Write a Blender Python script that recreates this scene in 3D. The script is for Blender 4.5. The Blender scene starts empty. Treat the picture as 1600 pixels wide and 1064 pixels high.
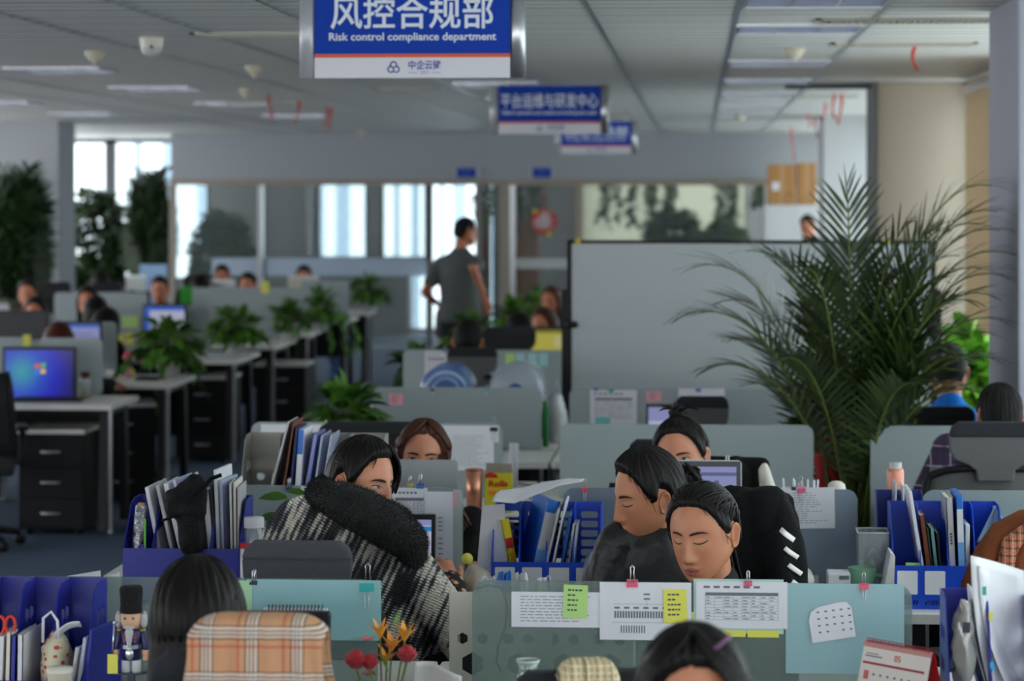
import bpy, math, random
from math import sin, cos, pi, radians, atan2, sqrt
from mathutils import Vector, Matrix, Euler, noise
from mathutils.bvhtree import BVHTree
from mathutils.geometry import tessellate_polygon

SC = bpy.context.scene
COL = SC.collection

# ------------------------------------------------------------------ camera
F_PX = 4300.0                     # focal length in pixels of the 1600 px wide frame
CAM_H = 1.94
YAW = math.atan(290 / F_PX)       # the room's long axis vanishes right of the centre
FWD = Vector((-sin(YAW), cos(YAW), 0)); RGT = Vector((cos(YAW), sin(YAW), 0))
cam_data = bpy.data.cameras.new('camera')
cam = bpy.data.objects.new('camera', cam_data); COL.objects.link(cam)
cam.location = (0, 0, CAM_H); cam.rotation_euler = (pi / 2, 0, YAW)
cam_data.sensor_width = 36; cam_data.lens = 36 * F_PX / 1600
cam_data.shift_y = -(532 - 304) / 1600
cam_data.clip_start = 0.1; cam_data.clip_end = 600
cam_data.dof.use_dof = True; cam_data.dof.focus_distance = 7.1; cam_data.dof.aperture_fstop = 4.2
SC.camera = cam

# ------------------------------------------------------------------ daylight, exposure
world = bpy.data.worlds.new('daylight'); SC.world = world; world.use_nodes = True
wn = world.node_tree; wn.nodes.clear()
w_out = wn.nodes.new('ShaderNodeOutputWorld'); w_bg = wn.nodes.new('ShaderNodeBackground')
w_bg.inputs['Color'].default_value = (0.95, 0.975, 1.0, 1); w_bg.inputs['Strength'].default_value = 9.0
wn.links.new(w_bg.outputs[0], w_out.inputs[0])
SC.view_settings.view_transform = 'Standard'; SC.view_settings.look = 'None'
SC.view_settings.gamma = 1.0; SC.view_settings.exposure = -0.9
SC.view_settings.use_curve_mapping = False
SC.cycles.max_bounces = 8; SC.cycles.diffuse_bounces = 5; SC.cycles.transparent_max_bounces = 16
SC.cycles.caustics_reflective = False; SC.cycles.caustics_refractive = False
SC.cycles.sample_clamp_indirect = 6.0

def area_lamp(name, loc, rot, sx, sy, power, color=(1, 1, 1)):
    l = bpy.data.lights.new(name, 'AREA'); l.shape = 'RECTANGLE'; l.size = sx; l.size_y = sy
    l.energy = power; l.color = color
    o = bpy.data.objects.new(name, l); COL.objects.link(o); o.location = loc; o.rotation_euler = rot
    return o

# ------------------------------------------------------------------ pixel <-> place (1600 x 1064 frame, plane at depth Y)
def P(px, py, Y):
    u = (px - 800) / F_PX; v = (304 - py) / F_PX
    t = Y / (FWD.y + RGT.y * u)
    return Vector(((FWD.x + RGT.x * u) * t, Y, CAM_H + v * t))
def SCL(px, Y):
    return F_PX / (Y / (FWD.y + RGT.y * (px - 800) / F_PX))
def X(px, Y): return P(px, 304, Y).x
def Z(py, Y, px=900): return P(px, py, Y).z

# ------------------------------------------------------------------ materials
def lin(c):
    if isinstance(c, (tuple, list)) and max(c[:3]) > 1.0: c = [v / 255 for v in c[:3]]
    return tuple(((v / 12.92) if v <= 0.04045 else ((v + 0.055) / 1.055) ** 2.4) for v in c[:3])
_M = {}
def M(name, col=None, rough=0.6, metal=0.0, spec=0.4, emit=0.0, bump=0.0, bscale=40.0, var=0.0, vscale=8.0, stretch=None, sheen=0.0, coat=0.0):
    if name in _M: return _M[name]
    m = bpy.data.materials.new(name); m.use_nodes = True
    nt = m.node_tree; b = nt.nodes['Principled BSDF']
    c = lin(col) + (1,)
    b.inputs['Base Color'].default_value = c; b.inputs['Roughness'].default_value = rough
    b.inputs['Metallic'].default_value = metal; b.inputs['Specular IOR Level'].default_value = spec
    if sheen: b.inputs['Sheen Weight'].default_value = sheen
    if coat: b.inputs['Coat Weight'].default_value = coat
    if emit:
        b.inputs['Emission Color'].default_value = c; b.inputs['Emission Strength'].default_value = emit; b.inputs['Base Color'].default_value = (0.02, 0.02, 0.025, 1)
    tc = None
    if bump or var:
        tc = nt.nodes.new('ShaderNodeTexCoord'); mp = nt.nodes.new('ShaderNodeMapping')
        nt.links.new(tc.outputs['Object'], mp.inputs['Vector'])
        if stretch: mp.inputs['Scale'].default_value = stretch
    if var:
        n = nt.nodes.new('ShaderNodeTexNoise'); n.inputs['Scale'].default_value = vscale; n.inputs['Detail'].default_value = 4
        r = nt.nodes.new('ShaderNodeMapRange'); r.inputs['To Min'].default_value = 1 - var; r.inputs['To Max'].default_value = 1 + var
        mx = nt.nodes.new('ShaderNodeMix'); mx.data_type = 'RGBA'; mx.blend_type = 'MULTIPLY'; mx.inputs[0].default_value = 1
        mx.inputs[6].default_value = c
        nt.links.new(mp.outputs[0], n.inputs['Vector']); nt.links.new(n.outputs['Fac'], r.inputs['Value'])
        nt.links.new(r.outputs[0], mx.inputs[7]); nt.links.new(mx.outputs[2], b.inputs['Base Color'])
    if bump:
        n = nt.nodes.new('ShaderNodeTexNoise'); n.inputs['Scale'].default_value = bscale; n.inputs['Detail'].default_value = 3
        bp = nt.nodes.new('ShaderNodeBump'); bp.inputs['Strength'].default_value = bump; bp.inputs['Distance'].default_value = 0.01
        nt.links.new(mp.outputs[0], n.inputs['Vector']); nt.links.new(n.outputs['Fac'], bp.inputs['Height'])
        nt.links.new(bp.outputs[0], b.inputs['Normal'])
    _M[name] = m
    return m
def M_thin(name, col, clear=0.3, rough=0.5, gloss=0.08):
    """thin sheet: partly see-through, partly diffuse (frosted glass, plastic film, window glass)"""
    if name in _M: return _M[name]
    m = bpy.data.materials.new(name); m.use_nodes = True; nt = m.node_tree; nt.nodes.clear()
    out = nt.nodes.new('ShaderNodeOutputMaterial'); t = nt.nodes.new('ShaderNodeBsdfTransparent')
    p = nt.nodes.new('ShaderNodeBsdfPrincipled'); mx = nt.nodes.new('ShaderNodeMixShader')
    c = lin(col) + (1,)
    p.inputs['Base Color'].default_value = c; p.inputs['Roughness'].default_value = rough
    p.inputs['Specular IOR Level'].default_value = gloss * 5
    tint = [0.5 + 0.5 * v for v in c[:3]]
    t.inputs['Color'].default_value = (tint[0], tint[1], tint[2], 1)
    mx.inputs['Fac'].default_value = clear
    nt.links.new(p.outputs[0], mx.inputs[1]); nt.links.new(t.outputs[0], mx.inputs[2]); nt.links.new(mx.outputs[0], out.inputs[0])
    _M[name] = m
    return m
def M_blind(name, col, trans=0.5):
    m = bpy.data.materials.new(name); m.use_nodes = True; nt = m.node_tree; nt.nodes.clear(); _M[name] = m
    o = nt.nodes.new('ShaderNodeOutputMaterial'); d = nt.nodes.new('ShaderNodeBsdfDiffuse'); t = nt.nodes.new('ShaderNodeBsdfTranslucent'); x = nt.nodes.new('ShaderNodeMixShader')
    for n in (d, t): n.inputs['Color'].default_value = lin(col) + (1,)
    x.inputs[0].default_value = trans; nt.links.new(d.outputs[0], x.inputs[1]); nt.links.new(t.outputs[0], x.inputs[2]); nt.links.new(x.outputs[0], o.inputs[0])
    return m
def nodes_of(name):
    m = bpy.data.materials.new(name); m.use_nodes = True; _M[name] = m
    return m, m.node_tree, m.node_tree.nodes['Principled BSDF']

# ------------------------------------------------------------------ mesh builder
class MB:
    def __init__(self, mats=None):
        self.v = []; self.f = []; self.mi = []; self.sm = []
        self.mats = list(mats) if mats else []
        self.m = Matrix.Identity(4)
    def mat(self, m):
        if m is None: return 0
        if m not in self.mats: self.mats.append(m)
        return self.mats.index(m)
    def add(self, vs, fs, mat=None, smooth=False):
        o = len(self.v); k = self.mat(mat); mm = self.m
        self.v.extend([tuple(mm @ Vector(p)) for p in vs])
        for f in fs:
            self.f.append(tuple(i + o for i in f)); self.mi.append(k); self.sm.append(smooth)
        return self
    def box(self, c, s, mat=None, rot=None):
        hx, hy, hz = s[0] / 2, s[1] / 2, s[2] / 2
        vs = [Vector((x, y, z)) for x in (-hx, hx) for y in (-hy, hy) for z in (-hz, hz)]
        if rot is not None:
            R = rot if isinstance(rot, Matrix) else Euler(rot).to_matrix()
            vs = [R @ p for p in vs]
        vs = [p + Vector(c) for p in vs]
        return self.add(vs, [(0, 1, 3, 2), (4, 6, 7, 5), (0, 4, 5, 1), (2, 3, 7, 6), (0, 2, 6, 4), (1, 5, 7, 3)], mat)
    def bb(self, lo, hi, mat=None):
        return self.box([(a + b) / 2 for a, b in zip(lo, hi)], [b - a for a, b in zip(lo, hi)], mat)
    def tube(self, pts, rad, n=8, mat=None, cap=True, flat=1.0, up=None):
        pts = [Vector(p) for p in pts]; k = len(pts)
        if not hasattr(rad, '__len__'): rad = [rad] * k
        vs = []; prev = None
        for i, p in enumerate(pts):
            d = (pts[min(i + 1, k - 1)] - pts[max(i - 1, 0)])
            d = d.normalized() if d.length > 1e-9 else Vector((0, 0, 1))
            if prev is None:
                a = Vector(up) if up is not None else (Vector((0, 0, 1)) if abs(d.z) < 0.9 else Vector((0, 1, 0)))
            else: a = prev
            a = a - d * a.dot(d)
            if a.length < 1e-6: a = Vector((1, 0, 0)) - d * d.x
            a.normalize(); prev = a; b = d.cross(a)
            for j in range(n):
                t = 2 * pi * j / n
                vs.append(p + a * (cos(t) * rad[i] * flat) + b * (sin(t) * rad[i]))
        fs = [(i * n + j, i * n + (j + 1) % n, (i + 1) * n + (j + 1) % n, (i + 1) * n + j) for i in range(k - 1) for j in range(n)]
        if cap: fs += [tuple(range(n - 1, -1, -1)), tuple((k - 1) * n + j for j in range(n))]
        return self.add(vs, fs, mat, True)
    def cyl(self, a, b, r, r2=None, n=16, mat=None):
        return self.tube([a, b], [r, r if r2 is None else r2], n, mat)
    def capsule(self, a, b, ra, rb, n=14, mat=None):
        a = Vector(a); b = Vector(b); d = (b - a); L = d.length; d = d.normalized() if L > 1e-9 else Vector((0, 0, 1))
        pts = []; rr = []
        for t in (-80, -55, -28): pts.append(a + d * ra * sin(radians(t))); rr.append(ra * cos(radians(t)))
        pts.append(a); rr.append(ra); pts.append(b); rr.append(rb)
        for t in (28, 55, 80): pts.append(b + d * rb * sin(radians(t))); rr.append(rb * cos(radians(t)))
        return self.tube(pts, rr, n, mat)
    def ell(self, c, r, nu=16, nv=10, mat=None, rot=None):
        vs = []; c = Vector(c)
        R = None if rot is None else (rot if isinstance(rot, Matrix) else Euler(rot).to_matrix())
        for i in range(nv + 1):
            e = -pi / 2 + pi * i / nv
            for j in range(nu):
                a = 2 * pi * j / nu
                p = Vector((cos(a) * cos(e) * r[0], sin(a) * cos(e) * r[1], sin(e) * r[2]))
                if R is not None: p = R @ p
                vs.append(p + c)
        fs = [(i * nu + j, i * nu + (j + 1) % nu, (i + 1) * nu + (j + 1) % nu, (i + 1) * nu + j) for i in range(nv) for j in range(nu)]
        return self.add(vs, fs, mat, True)
    def lathe(self, prof, c=(0, 0, 0), n=24, mat=None, axis='Z'):
        vs = []; k = len(prof); c = Vector(c)
        for r, h in prof:
            for j in range(n):
                t = 2 * pi * j / n
                if axis == 'Z': vs.append(c + Vector((r * cos(t), r * sin(t), h)))
                elif axis == 'Y': vs.append(c + Vector((r * cos(t), h, r * sin(t))))
                else: vs.append(c + Vector((h, r * cos(t), r * sin(t))))
        fs = [(i * n + j, i * n + (j + 1) % n, (i + 1) * n + (j + 1) % n, (i + 1) * n + j) for i in range(k - 1) for j in range(n)]
        return self.add(vs, fs, mat, True)
    def loft(self, rings, mat=None, cap=True, smooth=True, closed=True):
        n = len(rings[0]); k = len(rings); vs = [p for r in rings for p in r]
        m_ = n if closed else n - 1
        fs = [(i * n + j, i * n + (j + 1) % n, (i + 1) * n + (j + 1) % n, (i + 1) * n + j) for i in range(k - 1) for j in range(m_)]
        if cap and closed: fs += [tuple(range(n - 1, -1, -1)), tuple((k - 1) * n + j for j in range(n))]
        return self.add(vs, fs, mat, smooth)
    def grid(self, fn, nu, nv, mat=None, smooth=True, thick=0.0):
        vs = [Vector(fn(i / nu, j / nv)) for i in range(nu + 1) for j in range(nv + 1)]
        w = nv + 1
        fs = [(i * w + j, (i + 1) * w + j, (i + 1) * w + j + 1, i * w + j + 1) for i in range(nu) for j in range(nv)]
        return self.add(vs, fs, mat, smooth)
    def plate(self, outer, th, holes=(), mat=None, to=None):
        """flat plate from a 2D outline (and holes) in local x,z; thickness th along y, centred; to: Matrix"""
        polys = [[Vector((p[0], p[1], 0)) for p in outer]] + [[Vector((p[0], p[1], 0)) for p in h] for h in holes]
        flat = [p for poly in polys for p in poly]; n = len(flat)
        tris = tessellate_polygon(polys)
        T = to if to is not None else Matrix.Identity(4)
        vs = [T @ Vector((p.x, -th / 2, p.y)) for p in flat] + [T @ Vector((p.x, th / 2, p.y)) for p in flat]
        fs = []
        for t in tris:
            a, b, c = t
            if (flat[b] - flat[a]).cross(flat[c] - flat[a]).z < 0: a, b, c = a, c, b
            fs.append((a, b, c)); fs.append((n + a, n + c, n + b))
        o = 0
        for pi_, poly in enumerate(polys):
            k = len(poly)
            for j in range(k):
                a, b = o + j, o + (j + 1) % k
                fs.append((a, n + a, n + b, b))
            o += k
        return self.add(vs, fs, mat)
    def build(self, name, mat=None, parent=None, label=None, cat=None, group=None, kind=None, loc=None, rotz=0, bevel=0.0):
        me = bpy.data.meshes.new(name)
        me.from_pydata(self.v, [], self.f)
        mats = self.mats if self.mats else ([mat] if mat else [])
        for m in mats: me.materials.append(m)
        me.polygons.foreach_set('material_index', self.mi); me.polygons.foreach_set('use_smooth', self.sm)
        me.update()
        o = bpy.data.objects.new(name, me); COL.objects.link(o)
        if parent is not None: o.parent = parent
        if loc is not None: o.location = loc
        if rotz: o.rotation_euler = (0, 0, rotz)
        if bevel:
            b = o.modifiers.new('edge', 'BEVEL'); b.width = bevel; b.segments = 2; b.limit_method = 'ANGLE'; b.angle_limit = radians(40)
        tag(o, label, cat, group, kind)
        return o
def tag(o, label=None, cat=None, group=None, kind=None):
    if label: o['label'] = label
    if cat: o['category'] = cat
    if group: o['group'] = group
    if kind: o['kind'] = kind
    return o
def thing(name, label, cat, loc=(0, 0, 0), rotz=0, group=None):
    o = bpy.data.objects.new(name, None); COL.objects.link(o); o.empty_display_size = 0.1
    o.location = loc; o.rotation_euler = (0, 0, rotz)
    return tag(o, label, cat, group)
def dup(root, loc=None, rotz=None, label=None, group=None):
    r = root.copy(); COL.objects.link(r)
    if loc is not None: r.location = loc
    if rotz is not None: r.rotation_euler = (0, 0, rotz)
    if label: r['label'] = label
    if group: r['group'] = group
    for ch in list(root.children):
        c = ch.copy(); COL.objects.link(c); c.parent = r
        for g in list(ch.children):
            d = g.copy(); COL.objects.link(d); d.parent = c
    return r
def rrect(x0, x1, z0, z1, r, n=5, corners=(1, 1, 1, 1)):
    """rounded rectangle outline, corners: bl, br, tr, tl"""
    out = []
    for k, (cx, cz, a0) in enumerate(((x0 + r, z0 + r, 180), (x1 - r, z0 + r, 270), (x1 - r, z1 - r, 0), (x0 + r, z1 - r, 90))):
        if corners[k]:
            for i in range(n + 1):
                a = radians(a0 + 90 * i / n); out.append((cx + r * cos(a), cz + r * sin(a)))
        else: out.append(((x0, z0), (x1, z0), (x1, z1), (x0, z1))[k])
    return out
def hexagon(cx, cz, r):
    return [(cx + r * cos(radians(60 * i + 30)), cz + r * sin(radians(60 * i + 30))) for i in range(6)]
def text(body, size, name, mat, parent=None, loc=(0, 0, 0), rot=(pi / 2, 0, 0), depth=0.0006, sx=1.0, align='CENTER', bold=0.0, width=None):
    c = bpy.data.curves.new(name, 'FONT'); c.body = body; c.size = size; c.align_x = align; c.align_y = 'CENTER'
    c.extrude = depth; c.offset = bold; c.resolution_u = 3
    t = bpy.data.objects.new('tmp', c); COL.objects.link(t)
    bpy.context.view_layer.update()
    if width: sx = width / max(t.dimensions.x, 1e-6)
    me = bpy.data.meshes.new_from_object(t.evaluated_get(bpy.context.evaluated_depsgraph_get()))
    COL.objects.unlink(t); bpy.data.objects.remove(t)
    me.materials.clear(); me.materials.append(mat)
    me.transform(Matrix.Diagonal((sx, 1, 1, 1)))
    o = bpy.data.objects.new(name, me); COL.objects.link(o)
    if parent is not None: o.parent = parent
    o.location = loc; o.rotation_euler = rot
    return o
def smooth01(a, b, x):
    t = max(0.0, min(1.0, (x - a) / (b - a))); return t * t * (3 - 2 * t)
def lerp(a, b, t): return a + (b - a) * t
def pw(tab, x):
    if x <= tab[0][0]: return tab[0][1]
    for (a, va), (b, vb) in zip(tab, tab[1:]):
        if x <= b: return va + (vb - va) * (x - a) / (b - a)
    return tab[-1][1]
# ------------------------------------------------------------------ the room
CEIL = 2.72
def mat_floor():
    m, nt, b = nodes_of('carpet_tile')
    tc = nt.nodes.new('ShaderNodeTexCoord'); br = nt.nodes.new('ShaderNodeTexBrick')
    br.offset = 0; br.inputs['Scale'].default_value = 1; br.inputs['Brick Width'].default_value = 0.6; br.inputs['Row Height'].default_value = 0.6
    br.inputs['Mortar Size'].default_value = 0.004
    br.inputs['Color1'].default_value = lin((62, 82, 106)) + (1,); br.inputs['Color2'].default_value = lin((56, 75, 98)) + (1,); br.inputs['Mortar'].default_value = lin((44, 58, 76)) + (1,)
    n = nt.nodes.new('ShaderNodeTexNoise'); n.inputs['Scale'].default_value = 180
    bp = nt.nodes.new('ShaderNodeBump'); bp.inputs['Strength'].default_value = 0.4; bp.inputs['Distance'].default_value = 0.004
    nt.links.new(tc.outputs['Object'], br.inputs['Vector']); nt.links.new(br.outputs['Color'], b.inputs['Base Color'])
    nt.links.new(tc.outputs['Object'], n.inputs['Vector']); nt.links.new(n.outputs['Fac'], bp.inputs['Height']); nt.links.new(bp.outputs[0], b.inputs['Normal'])
    b.inputs['Roughness'].default_value = 0.75
    return m
mWall = M('wall_paint', (196, 197, 198), 0.8, var=0.02)
mWallGrey = M('wall_paint_grey', (158, 162, 166), 0.75, var=0.02)
mPier = M('pier_paint', (172, 160, 144), 0.8, var=0.02)
mCeil = M('ceiling_strip', (226, 225, 220), 0.45, spec=0.35)
mGap = M('strip_gap_shade', (96, 96, 96), 0.8); mGap2 = M('strip_gap_shade_pale', (150, 150, 148), 0.7)
mDark = M('ceiling_void', (70, 70, 72), 0.9)
mAlu = M('aluminium', (190, 192, 196), 0.3, 0.9)
mAluDull = M('dull_aluminium', (128, 124, 120), 0.5, 0.4)
mFrameDark = M('dark_frame', (74, 76, 80), 0.5, 0.3)
mFrameBeige = M('beige_frame', (150, 140, 128), 0.55)
mWinGlass = M_thin('window_glass', (200, 215, 215), 0.94, 0.05, 0.1)
mOfficeGlass = M_thin('office_glass', (205, 214, 214), 0.93, 0.05, 0.06)

b = MB(); b.bb((-9, -5, -0.1), (2.0, 39, 0)); b.build('floor', mat_floor(), kind='structure')
# ceiling: lateral metal strips, gap shade painted as grey bars, dark sheet above, no strip over the light fittings
b = MB(); y = -5.0; k = 0  # unseen run behind the camera added to cut the rear daylight
while y < 38:
    b.bb((-9, y, CEIL), (1.85, y + 0.21, CEIL + 0.004), mCeil); b.bb((-9, y + 0.205, CEIL - 0.001), (1.85, y + 0.236, CEIL + 0.03), mGap if k % 2 else mGap2); y += 0.236; k += 1
b.bb((-9, -5, CEIL + 0.09), (1.85, 38, CEIL + 0.1), mDark)
b.build('ceiling', kind='structure')
n = 1
for x in (-5.25, -4.63, -2.98, -2.35, -1.75, -1.08, -0.45, 0.17, 0.78):
    b = MB(); b.bb((x - 0.012, 1, CEIL - 0.006), (x + 0.012, 34.6, CEIL + 0.004)); b.build('trim_%d' % n, mAlu, kind='structure'); n += 1
# window-side piers
for k, (y0, y1) in enumerate(((10.78, 11.85), (19.2, 20.1), (27.4, 28.3))):
    b = MB(); b.bb((1.24, y0, 0), (1.86, y1, CEIL)); b.build('wall_pier_%d' % (k + 1), (M('pier_lilac', (150, 152, 164), 0.8), mPier, M('pier_white', (186, 187, 188), 0.8))[k], kind='structure', bevel=0.01)
b = MB(); b.bb((1.222, 19.15, 0), (1.242, 20.1, CEIL)); b.bb((0.62, 19.6, CEIL - 0.03), (1.24, 19.7, CEIL)); b.build('trim_21', M('pier_side_dark', (104, 104, 106), 0.7), kind='structure')  # added plate darkens the pier's side face; bar under the ceiling
b = MB(); b.bb((-8.2, 28.9, 0), (X(91, 28.9), 29.7, CEIL)); b.build('wall_pier_4', mWallGrey, kind='structure')
# window wall on the side: sill wall, header, soffit beam, glazing between the piers
b = MB(); b.bb((1.86, -5, 0), (2.0, 38, 0.72)); b.bb((1.86, -5, 2.62), (2.0, 38, CEIL + 0.1)); b.build('wall_right', mPier, kind='structure')  # end behind the camera added unseen, to cut rear daylight
n = 1
for y0, y1 in ((-4.9, -1.5), (-1.4, 2.5), (2.6, 6.6), (6.7, 10.78), (11.85, 15.4), (15.5, 19.2), (20.1, 23.6), (23.7, 27.4), (28.3, 31.4), (31.5, 34.6)):
    w = thing('window_%d' % n, None, None, (1.93, (y0 + y1) / 2, 0)); w['kind'] = 'structure'
    h = (y1 - y0) / 2; b = MB()
    for yy in (-h + 0.03, 0, h - 0.03): b.box((0, yy, 1.67), (0.06, 0.05, 1.9))
    for zz in (0.745, 2.595): b.box((0, 0, zz), (0.06, 2 * h, 0.05))
    b.build('window_frame', mAluDull, w)
    b = MB(); b.box((0, 0, 1.67), (0.008, 2 * h - 0.06, 1.8)); b.build('pane', mWinGlass, w)
    n += 1
mBlind = M_blind('roller_blind_cloth', (206, 188, 160), 0.3)
b = MB(); b.bb((1.8, 15.6, 0.72), (1.806, 18.7, 2.62)); bl = b.build('roller_blind', mBlind, label='pale beige roller blind drawn down beside the window-side piers', cat='blind')
b = MB(); b.cyl((1.81, 15.55, 2.64), (1.81, 18.75, 2.64), 0.03); b.build('roller', mAlu, bl)
# far wall of the main room: header, glazed offices below
YW = 34.7; HEAD = Z(283, YW, 800)
xl = X(267, YW)
b = MB(); b.bb((xl, YW, HEAD + 0.02), (1.86, YW + 0.12, CEIL + 0.1)); b.build('wall_header', mWallGrey, kind='structure')
b = MB(); b.bb((xl, YW - 0.03, HEAD - 0.05), (1.86, YW + 0.15, HEAD + 0.02)); b.build('trim_10', mFrameBeige, kind='structure')
def post(n_, p0, p1, m, y0=YW - 0.02, y1=YW + 0.12):
    b = MB(); b.bb((X(p0, YW), y0, 0), (X(p1, YW), y1, HEAD)); b.build('trim_%d' % n_, m, kind='structure')
post(11, 265, 273, mFrameBeige); post(12, 403, 410, mAlu); post(13, 668, 674, mFrameDark); post(14, 743, 752, mAluDull)
post(15, 781, 797, mFrameBeige); post(16, 797, 805, mAlu); post(17, 898, 910, mFrameBeige); post(18, 1194, 1202, mAlu)
k = 9
for p0, p1 in ((273, 403), (410, 668), (752, 781), (805, 898), (910, 1194)):
    b = MB(); b.bb((X(p0, YW), YW + 0.04, 0.02), (X(p1, YW), YW + 0.05, HEAD - 0.05)); b.build('window_%d' % k, mOfficeGlass, kind='structure'); k += 1
b = MB(); b.bb((X(1202, YW), YW, 0), (1.86, YW + 0.12, HEAD)); b.build('wall_back', mWall, kind='structure')
# frosted band across the meeting-room glass
mBand = M_thin('frosted_band', (196, 210, 226), 0.35, 0.5)
b = MB(); b.bb((X(330, YW), YW + 0.03, Z(432, YW)), (X(668, YW), YW + 0.036, Z(404, YW))); b.build('trim_19', mBand, kind='structure')
mBandW = M_thin('white_band', (214, 216, 216), 0.3, 0.5)
b = MB(); b.bb((X(805, YW), YW + 0.03, Z(420, YW)), (X(898, YW), YW + 0.036, Z(404, YW))); b.build('trim_20', mBandW, kind='structure')
# exterior wall behind the offices
YE = 38.0
b = MB()
def ex(p0, p1, z0=0, z1=CEIL + 0.1): b.bb((X(p0, YE), YE, z0), (X(p1, YE), YE + 0.25, z1))
ex(20, 91); ex(327, 478); ex(487, 493); ex(575, 593); ex(775, 905); ex(1166, 1320)
ex(493, 575, 0, Z(403, YE)); ex(593, 638, 0, Z(403, YE)); ex(478, 487, 0, Z(403, YE)); ex(905, 1166, 0, 0.8)
ex(91, 267, 0, Z(442, YE)); ex(267, 327, 0, Z(442, YE))
b.build('wall_exterior', M('exterior_wall_paint', (150, 150, 150), 0.8), kind='structure')
k = 14
for p0, p1, z0, z1 in ((91, 168, 0.72, CEIL), (168, 327, 0.72, CEIL), (478, 487, 1.02, CEIL), (493, 575, 1.02, CEIL), (593, 668, 1.02, CEIL), (638, 668, 0.02, 1.02), (670, 775, 0.02, CEIL), (905, 1166, 0.8, CEIL)):
    w = thing('window_%d' % k, None, None, (X((p0 + p1) / 2, YE), YE + 0.1, 0)); w['kind'] = 'structure'
    hw = (X(p1, YE) - X(p0, YE)) / 2; b = MB(); t = 0.05
    xs = [-hw + t / 2, hw - t / 2]
    if p0 == 168: xs += [X(176, YE) - X(168, YE) - hw, ]
    for x in xs: b.box((x, 0, (z0 + z1) / 2), (t if hw > 0.2 else 0.015, 0.08, z1 - z0))
    for zz in (z0 + 0.03, z1 - 0.03): b.box((0, 0, zz), (2 * hw, 0.08, 0.06))
    b.build('window_frame', mFrameDark, w)
    b = MB(); b.box((0, 0, (z0 + z1) / 2), (2 * hw - 0.02, 0.008, z1 - z0 - 0.08)); b.build('pane', mWinGlass, w)
    k += 1
# white blind across the window of the plant office
b = MB(); b.bb((X(908, YE), YE - 0.06, 0.8), (X(1164, YE), YE - 0.055, CEIL))
o = b.build('roller_blind', M_blind('white_blind_cloth', (228, 224, 210), 0.62), label='white roller blind glowing behind the hanging plants of the far office', cat='blind')
b = MB(); b.cyl((X(905, YE), YE - 0.05, CEIL - 0.03), (X(1166, YE), YE - 0.05, CEIL - 0.03), 0.03); b.build('roller', mAlu, o)
# long side wall; its unseen window openings are added to let daylight in
b = MB(); b.bb((-9.15, -5, 0), (-9, 38.2, 0.72)); b.bb((-9.15, -5, 2.62), (-9, 38.2, CEIL + 0.1))
for y in (-5, 0.5, 6, 11.5, 17, 22.5, 28, 33.5): b.bb((-9.15, y, 0.7), (-9, y + 1.2, 2.65))
b.build('wall_left', mWall, kind='structure')
# pale towers outside
mTow = M('pale_facade', (232, 234, 238), 0.8); mTow2 = M('facade_window', (168, 184, 200), 0.4)
def tower(cx, cy, w, h, n_, label, seed, z0=-30):
    rnd = random.Random(seed); b = MB(); b.bb((cx - w / 2, cy + 0.6, z0), (cx + w / 2, cy + 14, h), mTow2)
    x = cx - w / 2
    while x < cx + w / 2:
        ww = rnd.choice((0.8, 1.2, 2.0)) * n_; b.bb((x, cy, z0), (x + ww, cy + 0.62, h), mTow); x += ww + rnd.choice((0.5, 0.8, 1.4)) * n_
    b.build('tower_outside', label=label, cat='building')
tower(X(590, 150), 150, 14, 45, 0.55, 'pale tower with upright ribs outside the meeting-room windows', 3)
tower(X(225, 140), 138, 5, 40, 0.5, 'pale narrow tower outside the corner windows', 5)

# ------------------------------------------------------------------ ceiling fittings
mLouv = M('louvre_metal', (170, 178, 196), 0.18, 0.95); mTube = M('unlit_tube', (236, 236, 232), 0.4); mTray = M('light_tray', (120, 124, 140), 0.3, 0.7)
def light_box(x, y, label):
    t = thing('ceiling_light', label, 'ceiling light', (x, y, CEIL), group='unlit louvre lights in the ceiling')
    b = MB()
    b.bb((-0.3, -0.3, -0.012), (0.3, -0.28, 0.02)); b.bb((-0.3, 0.28, -0.012), (0.3, 0.3, 0.02)); b.bb((-0.3, -0.28, -0.012), (-0.28, 0.28, 0.02)); b.bb((0.28, -0.28, -0.012), (0.3, 0.28, 0.02))
    b.build('frame', mAlu, t)
    b = MB(); b.bb((-0.29, -0.29, 0.06), (0.29, 0.29, 0.065)); b.build('tray', mTray, t)
    b = MB()
    for i in range(4): b.bb((-0.28 + 0.186 * i - 0.004, -0.28, -0.01), (-0.28 + 0.186 * i + 0.004, 0.28, 0.05))
    for i in range(9): b.bb((-0.28, -0.28 + 0.07 * i - 0.002, -0.008), (0.28, -0.28 + 0.07 * i + 0.002, 0.045))
    b.build('louvre', mLouv, t)
    for i in range(3):
        b = MB(); b.cyl((-0.187 + 0.187 * i, -0.27, 0.035), (-0.187 + 0.187 * i, 0.27, 0.035), 0.008, n=8); b.build('lamp_tube', mTube, t)
    return t
LB = light_box(0.475, 11.1, 'unlit louvre light panel in the grey strip ceiling above the aisles')
for x, ys in ((0.475, (12.93, 16.3, 18.9, 21.4, 24.5, 27.2)), (-1.4, (13.2, 16.6, 19.3, 22.4, 26)), (-3.95, (12.2, 16.9, 19.9, 23.3, 27.0)), (-5.9, (18.3, 20.4, 23.0, 26.2))):
    for y in ys: dup(LB, (x, y, CEIL))
mVent = M('vent_grille', (190, 186, 172), 0.5)
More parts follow.
